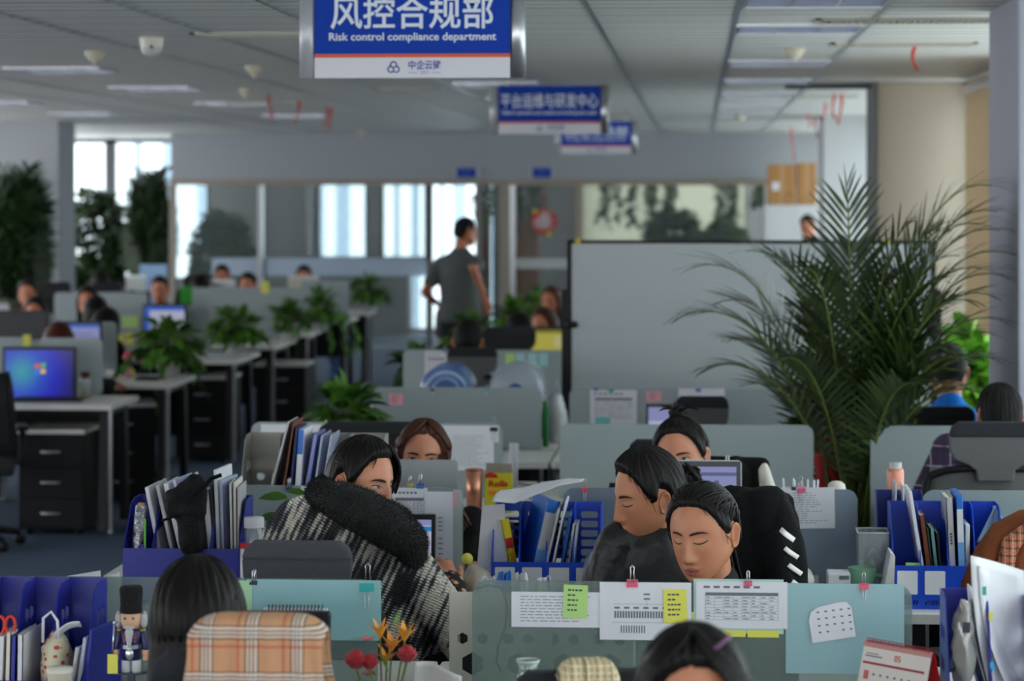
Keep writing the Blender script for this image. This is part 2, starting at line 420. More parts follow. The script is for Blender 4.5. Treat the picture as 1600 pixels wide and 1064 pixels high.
def vent(px, py, w, label, d=0.25):
    t = (CEIL - CAM_H) * F_PX / (304 - py); p = Vector((0, 0, CAM_H)) + FWD * t + RGT * ((px - 800) / F_PX * t)
    r = thing('air_vent', label, 'air vent', (p.x, p.y, CEIL))
    b = MB(); h = w / 2
    b.bb((-h, -d / 2, -0.01), (h, -d / 2 + 0.025, 0.01)); b.bb((-h, d / 2 - 0.025, -0.01), (h, d / 2, 0.01)); b.bb((-h, -d / 2, -0.01), (-h + 0.025, d / 2, 0.01)); b.bb((h - 0.025, -d / 2, -0.01), (h, d / 2, 0.01))
    b.build('frame', mVent, r)
    b = MB(); nn = int(w / 0.03)
    for i in range(nn): b.box((-h + (i + 0.5) * w / nn, 0, 0), (0.006, d - 0.04, 0.02), rot=(0, 0.5, 0))
    b.build('slats', mVent, r)
    b = MB(); b.bb((-h, -d / 2, 0.013), (h, d / 2, 0.016)); b.build('backing', mDark, r)
vent(1440, 31, 0.95, 'long air vent in the ceiling close to the nearest window-side pier', 0.3)
vent(1410, 68, 0.75, 'air vent with a red streamer tied to it, farther from the near pier', 0.25)
vent(400, 53, 0.6, 'beige air vent in the ceiling beside the large blue department sign', 0.3)
vent(640, 138, 0.5, 'small air vent in the ceiling below the large hanging sign')
vent(1280, 150, 0.6, 'air vent in the ceiling above the stacked cardboard boxes')
vent(420, 160, 0.7, 'far air vent with red streamers over the desks on the aisle')
mDome = M('white_plastic', (214, 208, 196), 0.4)
def ceil_at(px, py, drop=0.0):
    t = (CEIL - drop - CAM_H) * F_PX / (304 - py); return Vector((0, 0, CAM_H - 0)) + FWD * t + RGT * ((px - 800) / F_PX * t)
p = ceil_at(237, 58); r = thing('dome_camera', 'white dome security camera hanging from the strip ceiling', 'camera', (p.x, p.y, CEIL))
s = 1 / SCL(237, p.y)
b = MB(); b.lathe([(0.001, 0), (19 * s, 0), (19 * s, -3 * s), (17 * s, -12 * s), (16.5 * s, -16 * s)]); b.build('housing', mDome, r)
b = MB(); b.lathe([(16.5 * s, -16 * s), (14 * s, -24 * s), (9 * s, -29 * s), (0.001, -31 * s)]); b.build('dome', M('dome_cover', (196, 194, 190), 0.25), r)
b = MB(); b.lathe([(0.001, -0.001), (2.5 * s, 0), (2.5 * s, -3 * s), (0.001, -3 * s)], (3 * s, -16 * s, -16 * s), n=10, axis='Y'); b.build('lens', M('black_gloss', (16, 16, 18), 0.15), r)
def detector(px, py, label):
    p = ceil_at(px, py); k = 1 / SCL(px, p.y)
    r = thing('smoke_detector', label, 'smoke detector', (p.x, p.y, CEIL))
    b = MB(); b.lathe([(0.001, 0), (0.055, 0), (0.055, -0.012), (0.05, -0.022), (0.03, -0.05), (0.026, -0.058), (0.001, -0.06)]); b.build('housing', M('aged_white_plastic', (196, 188, 166), 0.5), r)
    b = MB(); b.lathe([(0.012, -0.058), (0.012, -0.07), (0.001, -0.072)], n=10); b.build('sensor', mDome, r)
detector(148, 80, 'smoke detector in the ceiling beside the dome camera'); detector(385, 138, 'smoke detector above the aisle near the red streamers')
detector(397, 103, 'small smoke detector between the dome camera and the large sign'); detector(1242, 75, 'square-looking smoke detector between two light panels near the piers')
detector(1157, 180, 'far smoke detector above the door to the plant office'); detector(565, 203, 'far smoke detector above the grey wall over the meeting-room glass')

mRed = M('red_streamer', (196, 38, 34), 0.7)
def streamer(px, py, L, label, py2=None):
    p = ceil_at(px, py); k = 1 / SCL(px, p.y); L *= k
    rnd = random.Random(px); b = MB()
    def fn(u, v):
        z = -L * u; w = 0.016 + 0.004 * sin(7 * u)
        return (0.03 * sin(3 * u + px) * u + (v - 0.5) * w, 0.02 * sin(5 * u) + (v - 0.5) * 0.012 * sin(4 * u), z)
    b.grid(fn, 14, 2)
    o = b.build('red_streamer', mRed, label=label, cat='streamer', loc=(p.x, p.y, CEIL), group='red ribbon streamers on the ceiling vents')
    sm = o.modifiers.new('thick', 'SOLIDIFY'); sm.thickness = 0.002
for px, py, L in ((420, 147, 40), (467, 156, 36), (510, 166, 30), (518, 168, 34), (1430, 70, 40), (1263, 178, 20), (1274, 182, 34), (1290, 160, 28), (1304, 146, 40), (1315, 146, 48), (1237, 199, 52)):
    streamer(px, py, L, 'red ribbon streamer hanging from an air vent in the strip ceiling')

# ------------------------------------------------------------------ hanging department signs
mBlue = M('sign_blue', (2, 56, 158), 0.5, spec=0.15); mSilver = M('sign_silver', (180, 180, 186), 0.35, 0.3); mOrange = M('sign_orange', (206, 78, 32), 0.4)
mLetter = M('sign_letter', (218, 224, 232), 0.5); mNavy = M('logo_navy', (30, 66, 150), 0.5)
def sign(px0, px1, pyb, w, h, label, zh, en, zh_w, en_w, ink, zh_h, logo=True):
    s = (px1 - px0) / w; Y = F_PX / s * (FWD.y + RGT.y * ((px0 + px1) / 2 - 800) / F_PX)
    zb = Z(pyb, Y, (px0 + px1) / 2); cx = X((px0 + px1) / 2, Y)
    r = thing('department_sign', label, 'sign', (cx, Y, zb))
    e = w * 0.068
    b = MB(); b.bb((-w / 2 + e, -0.012, 0), (w / 2 - e, 0.012, h)); b.build('panel', mSilver, r)
    for sgn in (-1, 1):
        b = MB(); ring = []
        for z in (0, h):
            ring.append([Vector((sgn * (w / 2 - e / 2) + e / 2 * 1.0 * cos(a), 0.02 * sin(a), z)) for a in [2 * pi * i / 20 for i in range(20)]])
        b.loft(ring); b.build('end_profile', mAlu if sgn > 0 else mSilver, r)
    zo = h * 0.215
    b = MB(); b.bb((-w / 2 + e, -0.015, zo + 0.012), (w / 2 - e, -0.011, h)); b.build('blue_field', mBlue, r)
    b = MB(); b.bb((-w / 2 + e, -0.0155, zo), (w / 2 - e, -0.011, zo + 0.013)); b.build('orange_stripe', mOrange, r)
    o = text(zh, zh_h, 'chinese_lettering', mLetter, r, (0, -0.0165, h * 0.66), width=zh_w, bold=0.0016 * zh_h / 0.12)
    if en: text(en, w * 0.047, 'english_lettering', mLetter, r, (0, -0.0165, zo + 0.012 + w * (0.075 if w * h > 0.25 else 0.055)), width=en_w, bold=0.0006)
    if logo:
        text('中企云链', w * 0.042, 'company_lettering', mNavy, r, (w * 0.055, -0.0135, zo * 0.6), width=w * 0.145, bold=0.0006)
        text('CSCC', w * 0.018, 'company_lettering', mNavy, r, (w * 0.055, -0.0135, zo * 0.26), width=w * 0.04)
        b = MB(); c0 = (-w * 0.082, zo * 0.5); R = w * 0.027
        for i in range(3):
            a = radians(90 + 120 * i); ce = (c0[0] + R * 0.48 * cos(a), c0[1] + R * 0.48 * sin(a))
            b.tube([Vector((ce[0] + R * 0.5 * cos(t), -0.0135, ce[1] + R * 0.5 * sin(t))) for t in [a + radians(d) for d in range(-135, 136, 18)]], R * 0.11, 6, mNavy)
            b.tube([Vector((c0[0], -0.0135, c0[1])), Vector((c0[0] + R * 0.55 * cos(a + pi), -0.0135, c0[1] + R * 0.55 * sin(a + pi)))], R * 0.1, 6, mOrange if i == 1 else mNavy)
        for sg in (-1, 1): b.box((w * 0.055 + sg * w * 0.052, -0.0135, zo * 0.26), (w * 0.04, 0.001, w * 0.002), mNavy)
        b.build('company_logo', parent=r)
    for sg in (-1, 1): b = MB(); b.cyl((sg * w * 0.36, 0, h), (sg * w * 0.36, 0, CEIL - zb), 0.006, n=8); b.build('hanging_rod', mAlu, r)
sign(467, 822, 122, 0.8, 0.335, 'large blue hanging sign reading risk control compliance department', '风控合规部', 'Risk control compliance department', 0.575, 0.59, None, 0.122)
sign(766, 951, 209, 0.8, 0.325, 'second blue hanging sign for platform operations and development', '平台运维与研发中心', 'Platform operations and research and development center', 0.66, 0.645, None, 0.105)
sign(868, 995, 240, 0.8, 0.315, 'third blue hanging sign half hidden behind the second', '战略市场部', 'Strategic Marketing Department', 0.62, 0.6, None, 0.11)
for p0, p1, lab in ((713, 745, 'small blue room plate above the open glass door'), (832, 862, 'small blue room plate above the door with the red ornament')):
    s_ = SCL(730, YW); r = thing('room_plate', lab, 'sign', (X((p0 + p1) / 2, YW), YW - 0.03, Z(277, YW)))
    w = (p1 - p0) / s_; b = MB(); b.bb((-w / 2, -0.02, 0), (w / 2, 0, 0.115)); b.build('plate', mBlue, r)
    for sg in (-1, 1): b = MB(); b.box((sg * (w / 2 + 0.015), -0.011, 0.0575), (0.03, 0.022, 0.125)); b.build('end_cap', mSilver, r)
    b = MB()
    for i in range(3): b.bb((-w * 0.25 + i * w * 0.2, -0.022, 0.045), (-w * 0.25 + i * w * 0.2 + w * 0.1, -0.02, 0.075))
    b.build('lettering', M('pale_blue_letter', (90, 130, 200), 0.5), r)
# ------------------------------------------------------------------ furniture makers
mTop = M('white_laminate', (214, 212, 208), 0.4); mBlack = M('black_laminate', (12, 12, 14), 0.6, spec=0.25); mBlackSteel = M('black_steel', (12, 12, 14), 0.5, spec=0.3)
mFrost = M_thin('frosted_screen', (142, 156, 157), 0.2, 0.28, 0.1); mFrostFar = M_thin('frosted_screen_far', (152, 163, 165), 0.1, 0.4, 0.08)
mFrostClear = M_thin('frosted_screen_front', (150, 168, 164), 0.68, 0.25, 0.1)
mFabric = M('chair_fabric', (36, 38, 43), 0.9, bump=0.5, bscale=300); mMesh = M('chair_mesh', (92, 92, 92), 0.85, bump=0.6, bscale=400, sheen=0.2); mChairPl = M('chair_plastic', (17, 17, 19), 0.5, spec=0.3)
mMeshDark = M('chair_mesh_dark', (34, 35, 38), 0.85, bump=0.6, bscale=400)

def desk(x0, x1, y0, y1, label, z=0.75, legs=True, group=None):
    cx, cy = (x0 + x1) / 2, (y0 + y1) / 2; w, d = x1 - x0, y1 - y0
    t = thing('office_desk', label, 'desk', (cx, cy, 0), 0, group)
    b = MB(); b.plate(rrect(-w / 2, w / 2, -d / 2, d / 2, 0.015), 0.028, to=Matrix.Translation((0, 0, z - 0.014)) @ Matrix.Rotation(-pi / 2, 4, 'X') @ Matrix.Diagonal((1, 1, -1, 1)))
    b.build('desk_top', mTop, t, bevel=0.003)
    for sg in (-1, 1):
        b = MB(); xx = sg * (w / 2 - 0.07)
        T = Matrix.Translation((xx, 0, 0)) @ Matrix.Rotation(pi / 2, 4, 'Z')
        o = [(-d / 2 + 0.05, 0.03), (-d / 2 + 0.12, 0.03), (-d / 2 + 0.2, z - 0.07), (d / 2 - 0.2, z - 0.07), (d / 2 - 0.12, 0.03), (d / 2 - 0.05, 0.03), (d / 2 - 0.1, z - 0.03), (-d / 2 + 0.1, z - 0.03)]
        b.plate(o, 0.045, to=T); l = b.build('leg', mBlackSteel, t)
        b = MB(); b.box((xx + 0.03, -d / 2 + 0.16, (z - 0.03) / 2), (0.012, 0.05, z - 0.05)); b.build('cable_channel', mAlu, l)
    b = MB(); b.box((0, d / 2 - 0.12, z - 0.21), (w - 0.2, 0.018, 0.36)); b.build('modesty_panel', mBlack, t)
    b = MB(); b.box((0, 0, z - 0.06), (w - 0.16, 0.05, 0.05)); b.build('crossbar', mBlackSteel, t)
    return t
def screen(x0, x1, Y, label, ztop=1.04, zbot=0.60, mat=None, group=None, both=True):
    t = thing('desk_screen', label, 'desk screen', ((x0 + x1) / 2, Y, 0), 0, group); w = x1 - x0
    b = MB(); b.plate(rrect(-w / 2, w / 2, zbot, ztop, 0.035), 0.012); b.build('glass', mat or mFrost, t)
    for sg in (-1, 1):
        b = MB(); b.box((sg * w * 0.34, 0, 0.745), (0.05, 0.045, 0.07)); b.build('clamp', mAlu, t)
    return t
def pedestal(x, y, label, rotz=0, w=0.4, d=0.5, h=0.62):
    t = thing('drawer_pedestal', label, 'drawer cabinet', (x, y, 0), rotz)
    b = MB(); b.bb((-w / 2, -d / 2 + 0.02, 0.03), (w / 2, d / 2, h - 0.025)); b.build('body', mBlack, t)
    b = MB(); b.bb((-w / 2 - 0.005, -d / 2 - 0.005, h - 0.025), (w / 2 + 0.005, d / 2 + 0.005, h)); b.build('cabinet_top', mTop, t, bevel=0.003)
    for i in range(3):
        z0 = 0.04 + i * (h - 0.075) / 3; z1 = z0 + (h - 0.075) / 3 - 0.006
        b = MB(); b.bb((-w / 2 + 0.004, -d / 2, z0), (w / 2 - 0.004, -d / 2 + 0.02, z1)); dr = b.build('drawer', mBlack, t, bevel=0.002)
        b = MB(); zc = (z0 + z1) / 2
        b.tube([(-0.055, -d / 2, zc), (-0.05, -d / 2 - 0.022, zc), (0.05, -d / 2 - 0.022, zc), (0.055, -d / 2, zc)], 0.007, 8); b.build('handle', mAlu, dr)
    for sx in (-1, 1):
        for sy in (-1, 1):
            b = MB(); b.cyl((sx * (w / 2 - 0.05), sy * (d / 2 - 0.06), 0.03), (sx * (w / 2 - 0.05), sy * (d / 2 - 0.06), 0.0), 0.02, n=10); b.build('caster', mChairPl, t)
    return t
def chair_parts(t, tall=True, meshmat=None, hd=None):
    """high-backed office chair, the sitter looks along +Y"""
    mm = meshmat or mMesh; hd = hd or mFabric
    b = MB(); b.lathe([(0.03, 0.05), (0.03, 0.24), (0.02, 0.24), (0.02, 0.42)]); b.build('gas_column', mChairPl, t)
    for i in range(5):
        a = 2 * pi * i / 5 + 0.3; b = MB()
        b.tube([(0.02 * cos(a), 0.02 * sin(a), 0.1), (0.2 * cos(a), 0.2 * sin(a), 0.085), (0.29 * cos(a), 0.29 * sin(a), 0.065)], [0.026, 0.02, 0.014], 8)
        s_ = b.build('base_spoke', mChairPl, t)
        b = MB(); b.cyl((0.29 * cos(a) - 0.02 * sin(a), 0.29 * sin(a) + 0.02 * cos(a), 0.028), (0.29 * cos(a) + 0.02 * sin(a), 0.29 * sin(a) - 0.02 * cos(a), 0.028), 0.028, n=12); b.build('caster', mChairPl, s_)
    def seatf(u, v):
        x = (u - 0.5); y = (v - 0.5)
        return (x * 0.5 * (1 - 0.15 * (2 * y) ** 4), y * 0.48, 0.47 + 0.02 * (1 - (2 * x) ** 4) * (1 - (2 * y) ** 4) - 0.03 * max(0, 2 * y - 0.6))
    b = MB(); b.grid(seatf, 14, 14); s_ = b.build('seat', mFabric, t); md = s_.modifiers.new('thick', 'SOLIDIFY'); md.thickness = 0.06
    # backrest: frame tube with a mesh panel
    def bk(u, v):   # u across -1..1, v up 0..1
        z = 0.55 + 0.42 * v; w = 0.225 - 0.03 * v ** 3
        return Vector((u * w, -0.24 - 0.05 * v + 0.045 * u * u - 0.02 * sin(pi * v), z))
    loop = [bk(-1, v / 8) for v in range(8)] + [bk(-1 + i / 4, 1) + Vector((0, 0, -0.03 * abs(-1 + i / 4) ** 4)) for i in range(8)] + [bk(1, 1 - v / 8) for v in range(8)] + [bk(1 - i / 4, 0) for i in range(8)]
    b = MB(); b.tube(loop + loop[:2], 0.014, 8, cap=False); b.build('back_frame', mChairPl, t)
    b = MB(); b.grid(lambda u, v: bk(2 * u - 1, v), 10, 10); o = b.build('backrest', mm, t); md = o.modifiers.new('thick', 'SOLIDIFY'); md.thickness = 0.012
    b = MB(); b.tube([(0, -0.1, 0.42), (0, -0.27, 0.45), (0, -0.31, 0.6), (0, -0.31, 0.9)], [0.03, 0.03, 0.022, 0.018], 8, flat=0.6); b.build('back_post', mChairPl, t)
    if tall:
        # headrest narrowing to a neck
        prof = [(0.055, 0.93), (0.06, 0.965), (0.085, 0.985), (0.125, 1.0), (0.14, 1.03), (0.142, 1.075), (0.132, 1.105), (0.11, 1.122), (0.0, 1.126)]
        out = [(w, z) for w, z in prof] + [(-w, z) for w, z in reversed(prof[:-1])]
        def hrest(z0, z1):
            pass
        b = MB(); b.plate(out, 0.03, to=Matrix.Translation((0, -0.3, 0)))
        o = b.build('headrest', mm, t, bevel=0.006)
        top = [(0.141, 1.078), (0.142, 1.085), (0.134, 1.112), (0.112, 1.13), (-0.112, 1.13), (-0.134, 1.112), (-0.142, 1.085), (-0.141, 1.078)]
        b = MB(); b.plate(top, 0.042, to=Matrix.Translation((0, -0.3, 0))); b.build('headrest_band', hd, o, bevel=0.008)
    for sg in (-1, 1):
        b = MB(); b.tube([(sg * 0.2, -0.02, 0.45), (sg * 0.28, -0.02, 0.47), (sg * 0.285, -0.02, 0.64)], [0.018, 0.018, 0.02], 8); a_ = b.build('arm_post', mChairPl, t)
        b = MB(); b.box((sg * 0.285, 0.02, 0.655), (0.07, 0.24, 0.025)); b.build('arm_pad', mChairPl, a_, bevel=0.008)
def chair(x, y, rotz, label, tall=True, scale=1.0, zoff=0, meshmat=None, hd=None):
    t = thing('office_chair', label, 'chair', (x, y, 0), rotz)
    chair_parts(t, tall, meshmat, hd)
    if scale != 1.0: t.scale = (scale, scale, scale)
    return t

# screens at work, monitors and laptops
mScreenBlk = M('monitor_black', (14, 14, 16), 0.35); mLid = M('laptop_silver', (168, 170, 172), 0.4, 0.5)
def emis(name, col, s=0.6): return M(name, col, 0.4, emit=s * 1.6)
mKey = M('keyboard_black', (28, 28, 30), 0.5)
def monitor(x, y, z, w, h, label, screenparts, rotz=0, stand=0.1, group=None, cat='monitor', name='computer_monitor'):
    """screen faces -Y; screenparts: list of (x0,z0,x1,z1,mat) in 0..1 of the lit area"""
    t = thing(name, label, cat, (x, y, z), rotz, group); bz = stand
    bw = 0.018
    b = MB(); b.bb((-w / 2, 0, bz), (w / 2, 0.03, bz + h)); b.build('housing', mScreenBlk, t, bevel=0.006)
    b = MB()
    for k, (a, c, d_, e, m) in enumerate(screenparts):
        b.bb((-w / 2 + bw + (w - 2 * bw) * a, -0.0015 - 0.0004 * k, bz + bw + (h - 2 * bw) * c), (-w / 2 + bw + (w - 2 * bw) * d_, 0.001, bz + bw + (h - 2 * bw) * e), m)
    b.build('lit_screen', parent=t)
    if stand > 0:
        b = MB(); b.box((0, 0.04, bz / 2 + 0.06), (0.06, 0.02, bz + 0.12)); b.build('stand_neck', mScreenBlk, t)
        b = MB(); b.lathe([(0.001, 0), (0.11, 0), (0.11, 0.008), (0.03, 0.016), (0.001, 0.016)], (0, 0.03, 0)); b.build('stand_foot', mScreenBlk, t)
    return t
def laptop(x, y, z, w, label, rotz=0, tilt=15, facing=-1, lidmat=None, parts=None, riser=0.0, bez=None, d=0.23, keys=True):
    """facing -1: the screen looks to -Y (towards the camera); +1: the lid's back does"""
    t = thing('laptop', label, 'laptop', (x, y, z), rotz + (0 if facing < 0 else pi)); h = w * 0.64; lm = lidmat or mLid
    if riser > 0:
        b = MB()
        for sg in (-1, 1):
            b.plate([(-0.11, 0), (0.11, 0), (0.11, riser - 0.01), (-0.11, riser - 0.01)], 0.012, [[(-0.085, 0.02), (0.085, 0.02), (0.085, riser - 0.03), (-0.085, riser - 0.03)]] if riser > 0.08 else (), to=Matrix.Translation((sg * w * 0.38, -0.1, 0)) @ Matrix.Rotation(pi / 2, 4, 'Z'))
        b.bb((-w * 0.4, -0.21, riser - 0.012), (w * 0.4, 0.01, riser - 0.002)); b.build('laptop_riser', mAluDull, t)
    b = MB(); b.bb((-w / 2, -d, riser), (w / 2, 0, riser + 0.016)); b.build('base', lm, t, bevel=0.004)
    if keys:
        b = MB()
        for r in range(5):
            for c in range(12): b.box((-w * 0.44 + w * 0.88 * (c + 0.5) / 12, -0.04 - 0.021 * r, riser + 0.0175), (w * 0.06, 0.016, 0.003))
        b.build('keyboard', mKey, t)
    R = Matrix.Translation((0, 0, riser + 0.012)) @ Matrix.Rotation(-radians(tilt), 4, 'X')
    b = MB(); b.m = R; b.plate(rrect(-w / 2, w / 2, 0, h, 0.012), 0.007); lid = b.build('lid', lm, t)
    b = MB(); b.m = R; b.bb((-w / 2 + 0.004, -0.0048, 0.004), (w / 2 - 0.004, -0.003, h - 0.004)); b.build('bezel', bez or mScreenBlk, lid)
    b = MB(); b.m = R
    for k, (a, c, d_, e, m) in enumerate(parts or [(0, 0, 1, 1, emis('screen_grey', (90, 100, 120), 0.3))]):
        b.bb((-w / 2 + 0.016 + (w - 0.032) * a, -0.0055 - 0.0003 * k, 0.02 + (h - 0.04) * c), (-w / 2 + 0.016 + (w - 0.032) * d_, -0.0045, 0.02 + (h - 0.04) * e), m)
    b.build('lit_screen', parent=lid)
    return t

# papers, notes and clips
mPaper = M('white_paper', (214, 214, 220), 0.8); mInk = M('grey_print', (110, 112, 124), 0.8); mInkDark = M('dark_print', (70, 72, 84), 0.8)
mYel = M('yellow_note', (218, 214, 92), 0.8); mGrn = M('green_note', (178, 214, 132), 0.8); mPink = M('pink_note', (222, 160, 172), 0.8); mTealNote = M('pale_blue_note', (160, 206, 208), 0.8)
def sheet(px0, py0, px1, py1, Y, label, name='paper_sheet', mat=None, kind='lines', rot=0.0, cat='paper', group=None, seed=1, th=0.0012):
    """a sheet taped or clipped to an upright surface facing the camera"""
    pc = P((px0 + px1) / 2, (py0 + py1) / 2, Y); s = SCL((px0 + px1) / 2, Y); w = (px1 - px0) / s; h = (py1 - py0) / s
    b = MB(); b.plate([(-w / 2, -h / 2), (w / 2, -h / 2), (w / 2, h / 2), (-w / 2, h / 2)], th)
    o = b.build(name, mat or mPaper, label=label, cat=cat, group=group, loc=pc)
    o.rotation_euler = (0, rot, 0)
    rnd = random.Random(seed); b = MB(); yy = -th / 2 - 0.0003
    def dash(x0, z0, x1, z1): b.bb((x0, yy, z0), (x1, yy + 0.0003, z1))
    if kind == 'lines':
        n = max(3, int(h / 0.0085))
        for i in range(n):
            z = h / 2 - h * 0.14 - i * h * 0.78 / n; x = -w * 0.4
            end = w * rnd.uniform(0.1, 0.4)
            while x < end:
                k = rnd.uniform(0.006, 0.02); dash(x, z, min(x + k, end), z + 0.0016); x += k + 0.004
    elif kind == 'table':
        dash(-w * 0.4, h * 0.2, w * 0.4, h * 0.27)
        for i in range(9): dash(-w * 0.4, h * 0.2 - i * h * 0.065, w * 0.4, h * 0.2 - i * h * 0.065 + 0.0006)
        for i in range(9): dash(-w * 0.4 + i * w * 0.1 - 0.0003, -h * 0.32, -w * 0.4 + i * w * 0.1 + 0.0003, h * 0.2)
        for i in range(8):
            for j in range(8):
                if rnd.random() < 0.8: dash(-w * 0.39 + i * w * 0.1, h * 0.155 - j * h * 0.065, -w * 0.39 + i * w * 0.1 + w * rnd.uniform(0.03, 0.08), h * 0.155 - j * h * 0.065 + 0.002)
        for i in range(6): dash(-w * 0.42 + i * w * 0.11, h * 0.36, -w * 0.42 + i * w * 0.11 + w * 0.07, h * 0.41)
    elif kind == 'chart':
        dash(-w * 0.02, h * 0.28, w * 0.05, h * 0.31); dash(-w * 0.02, h * 0.2, w * 0.05, h * 0.23); dash(w * 0.012, h * 0.08, w * 0.015, h * 0.2); dash(-w * 0.35, h * 0.12, w * 0.4, h * 0.125)
        for i in range(7): dash(-w * 0.34 + i * w * 0.105, h * 0.04, -w * 0.34 + i * w * 0.105 + w * 0.06, h * 0.075)
        for i in range(24): dash(-w * 0.34 + i * w * 0.03, -h * 0.12, -w * 0.34 + i * w * 0.03 + w * 0.02, h * 0.0)
        dash(-w * 0.37, -h * 0.2, w * 0.38, -h * 0.195)
        for i in range(10): dash(-w * 0.27 + i * w * 0.028, -h * 0.38, -w * 0.27 + i * w * 0.028 + w * 0.014, -h * 0.25)
    elif kind == 'note':
        for i in range(5):
            z = h * 0.32 - i * h * 0.15; x = -w * 0.32
            while x < w * rnd.uniform(0.0, 0.36): k = w * rnd.uniform(0.07, 0.15); dash(x, z, x + k, z + h * 0.05); x += k + w * 0.04
    elif kind == 'month':
        for r in range(4):
            for c in range(4):
                if rnd.random() < 0.85: k = 0.006; dash(-w * 0.36 + c * w * 0.23, h * 0.3 - r * h * 0.19, -w * 0.36 + c * w * 0.23 + w * 0.08, h * 0.3 - r * h * 0.19 + h * 0.06)
    if b.v: q = b.build('printed_marks', mInk if kind != 'note' else mInkDark, o)
    return o
def clip(px, py, Y, color, label, size=0.032, down=True, facing=True):
    """binder clip pinched over the top edge of a screen or a sheet; (px,py) is the middle of its body"""
    c = P(px, py, Y); r = thing('binder_clip', label, 'binder clip', c); h = size * 0.62
    b = MB(); ring = []
    for x in (-size / 2, size / 2):
        ring.append([Vector((x, -0.013, -h / 2)), Vector((x, -0.011, h * 0.3)), Vector((x, -0.006, h / 2)), Vector((x, 0.006, h / 2)), Vector((x, 0.011, h * 0.3)), Vector((x, 0.013, -h / 2))])
    b.loft(ring, smooth=False); b.build('clip_body', color, r)
    for sg in (-1, 1):
        b = MB(); zz = -1 if (down and sg < 0) else 1; L = size * 1.25
        y0 = sg * 0.014; zb = -h / 2 if zz < 0 else h / 2; yt = y0 * 0.6 if zz > 0 else y0 * 1.1
        z0 = -h * 0.4 if zz < 0 else h * 0.1
        b.tube([(-size * 0.2, y0, z0), (-size * 0.13, yt, zb + zz * L * 0.55), (-size * 0.17, yt, zb + zz * L * 0.85), (0, yt, zb + zz * L), (size * 0.17, yt, zb + zz * L * 0.85), (size * 0.13, yt, zb + zz * L * 0.55), (size * 0.2, y0, z0)], 0.0011, 6)
        b.build('wire_handle', mAlu, r)
    return r
mClipPink = M('clip_pink', (214, 78, 110), 0.4); mClipTeal = M('clip_teal', (34, 160, 158), 0.4); mClipBlack = M('clip_black', (20, 20, 22), 0.4); mClipBlue = M('clip_blue', (60, 104, 176), 0.4); mClipNavy = M('clip_navy', (34, 30, 84), 0.4); mClipYel = M('clip_gold', (196, 176, 70), 0.4)

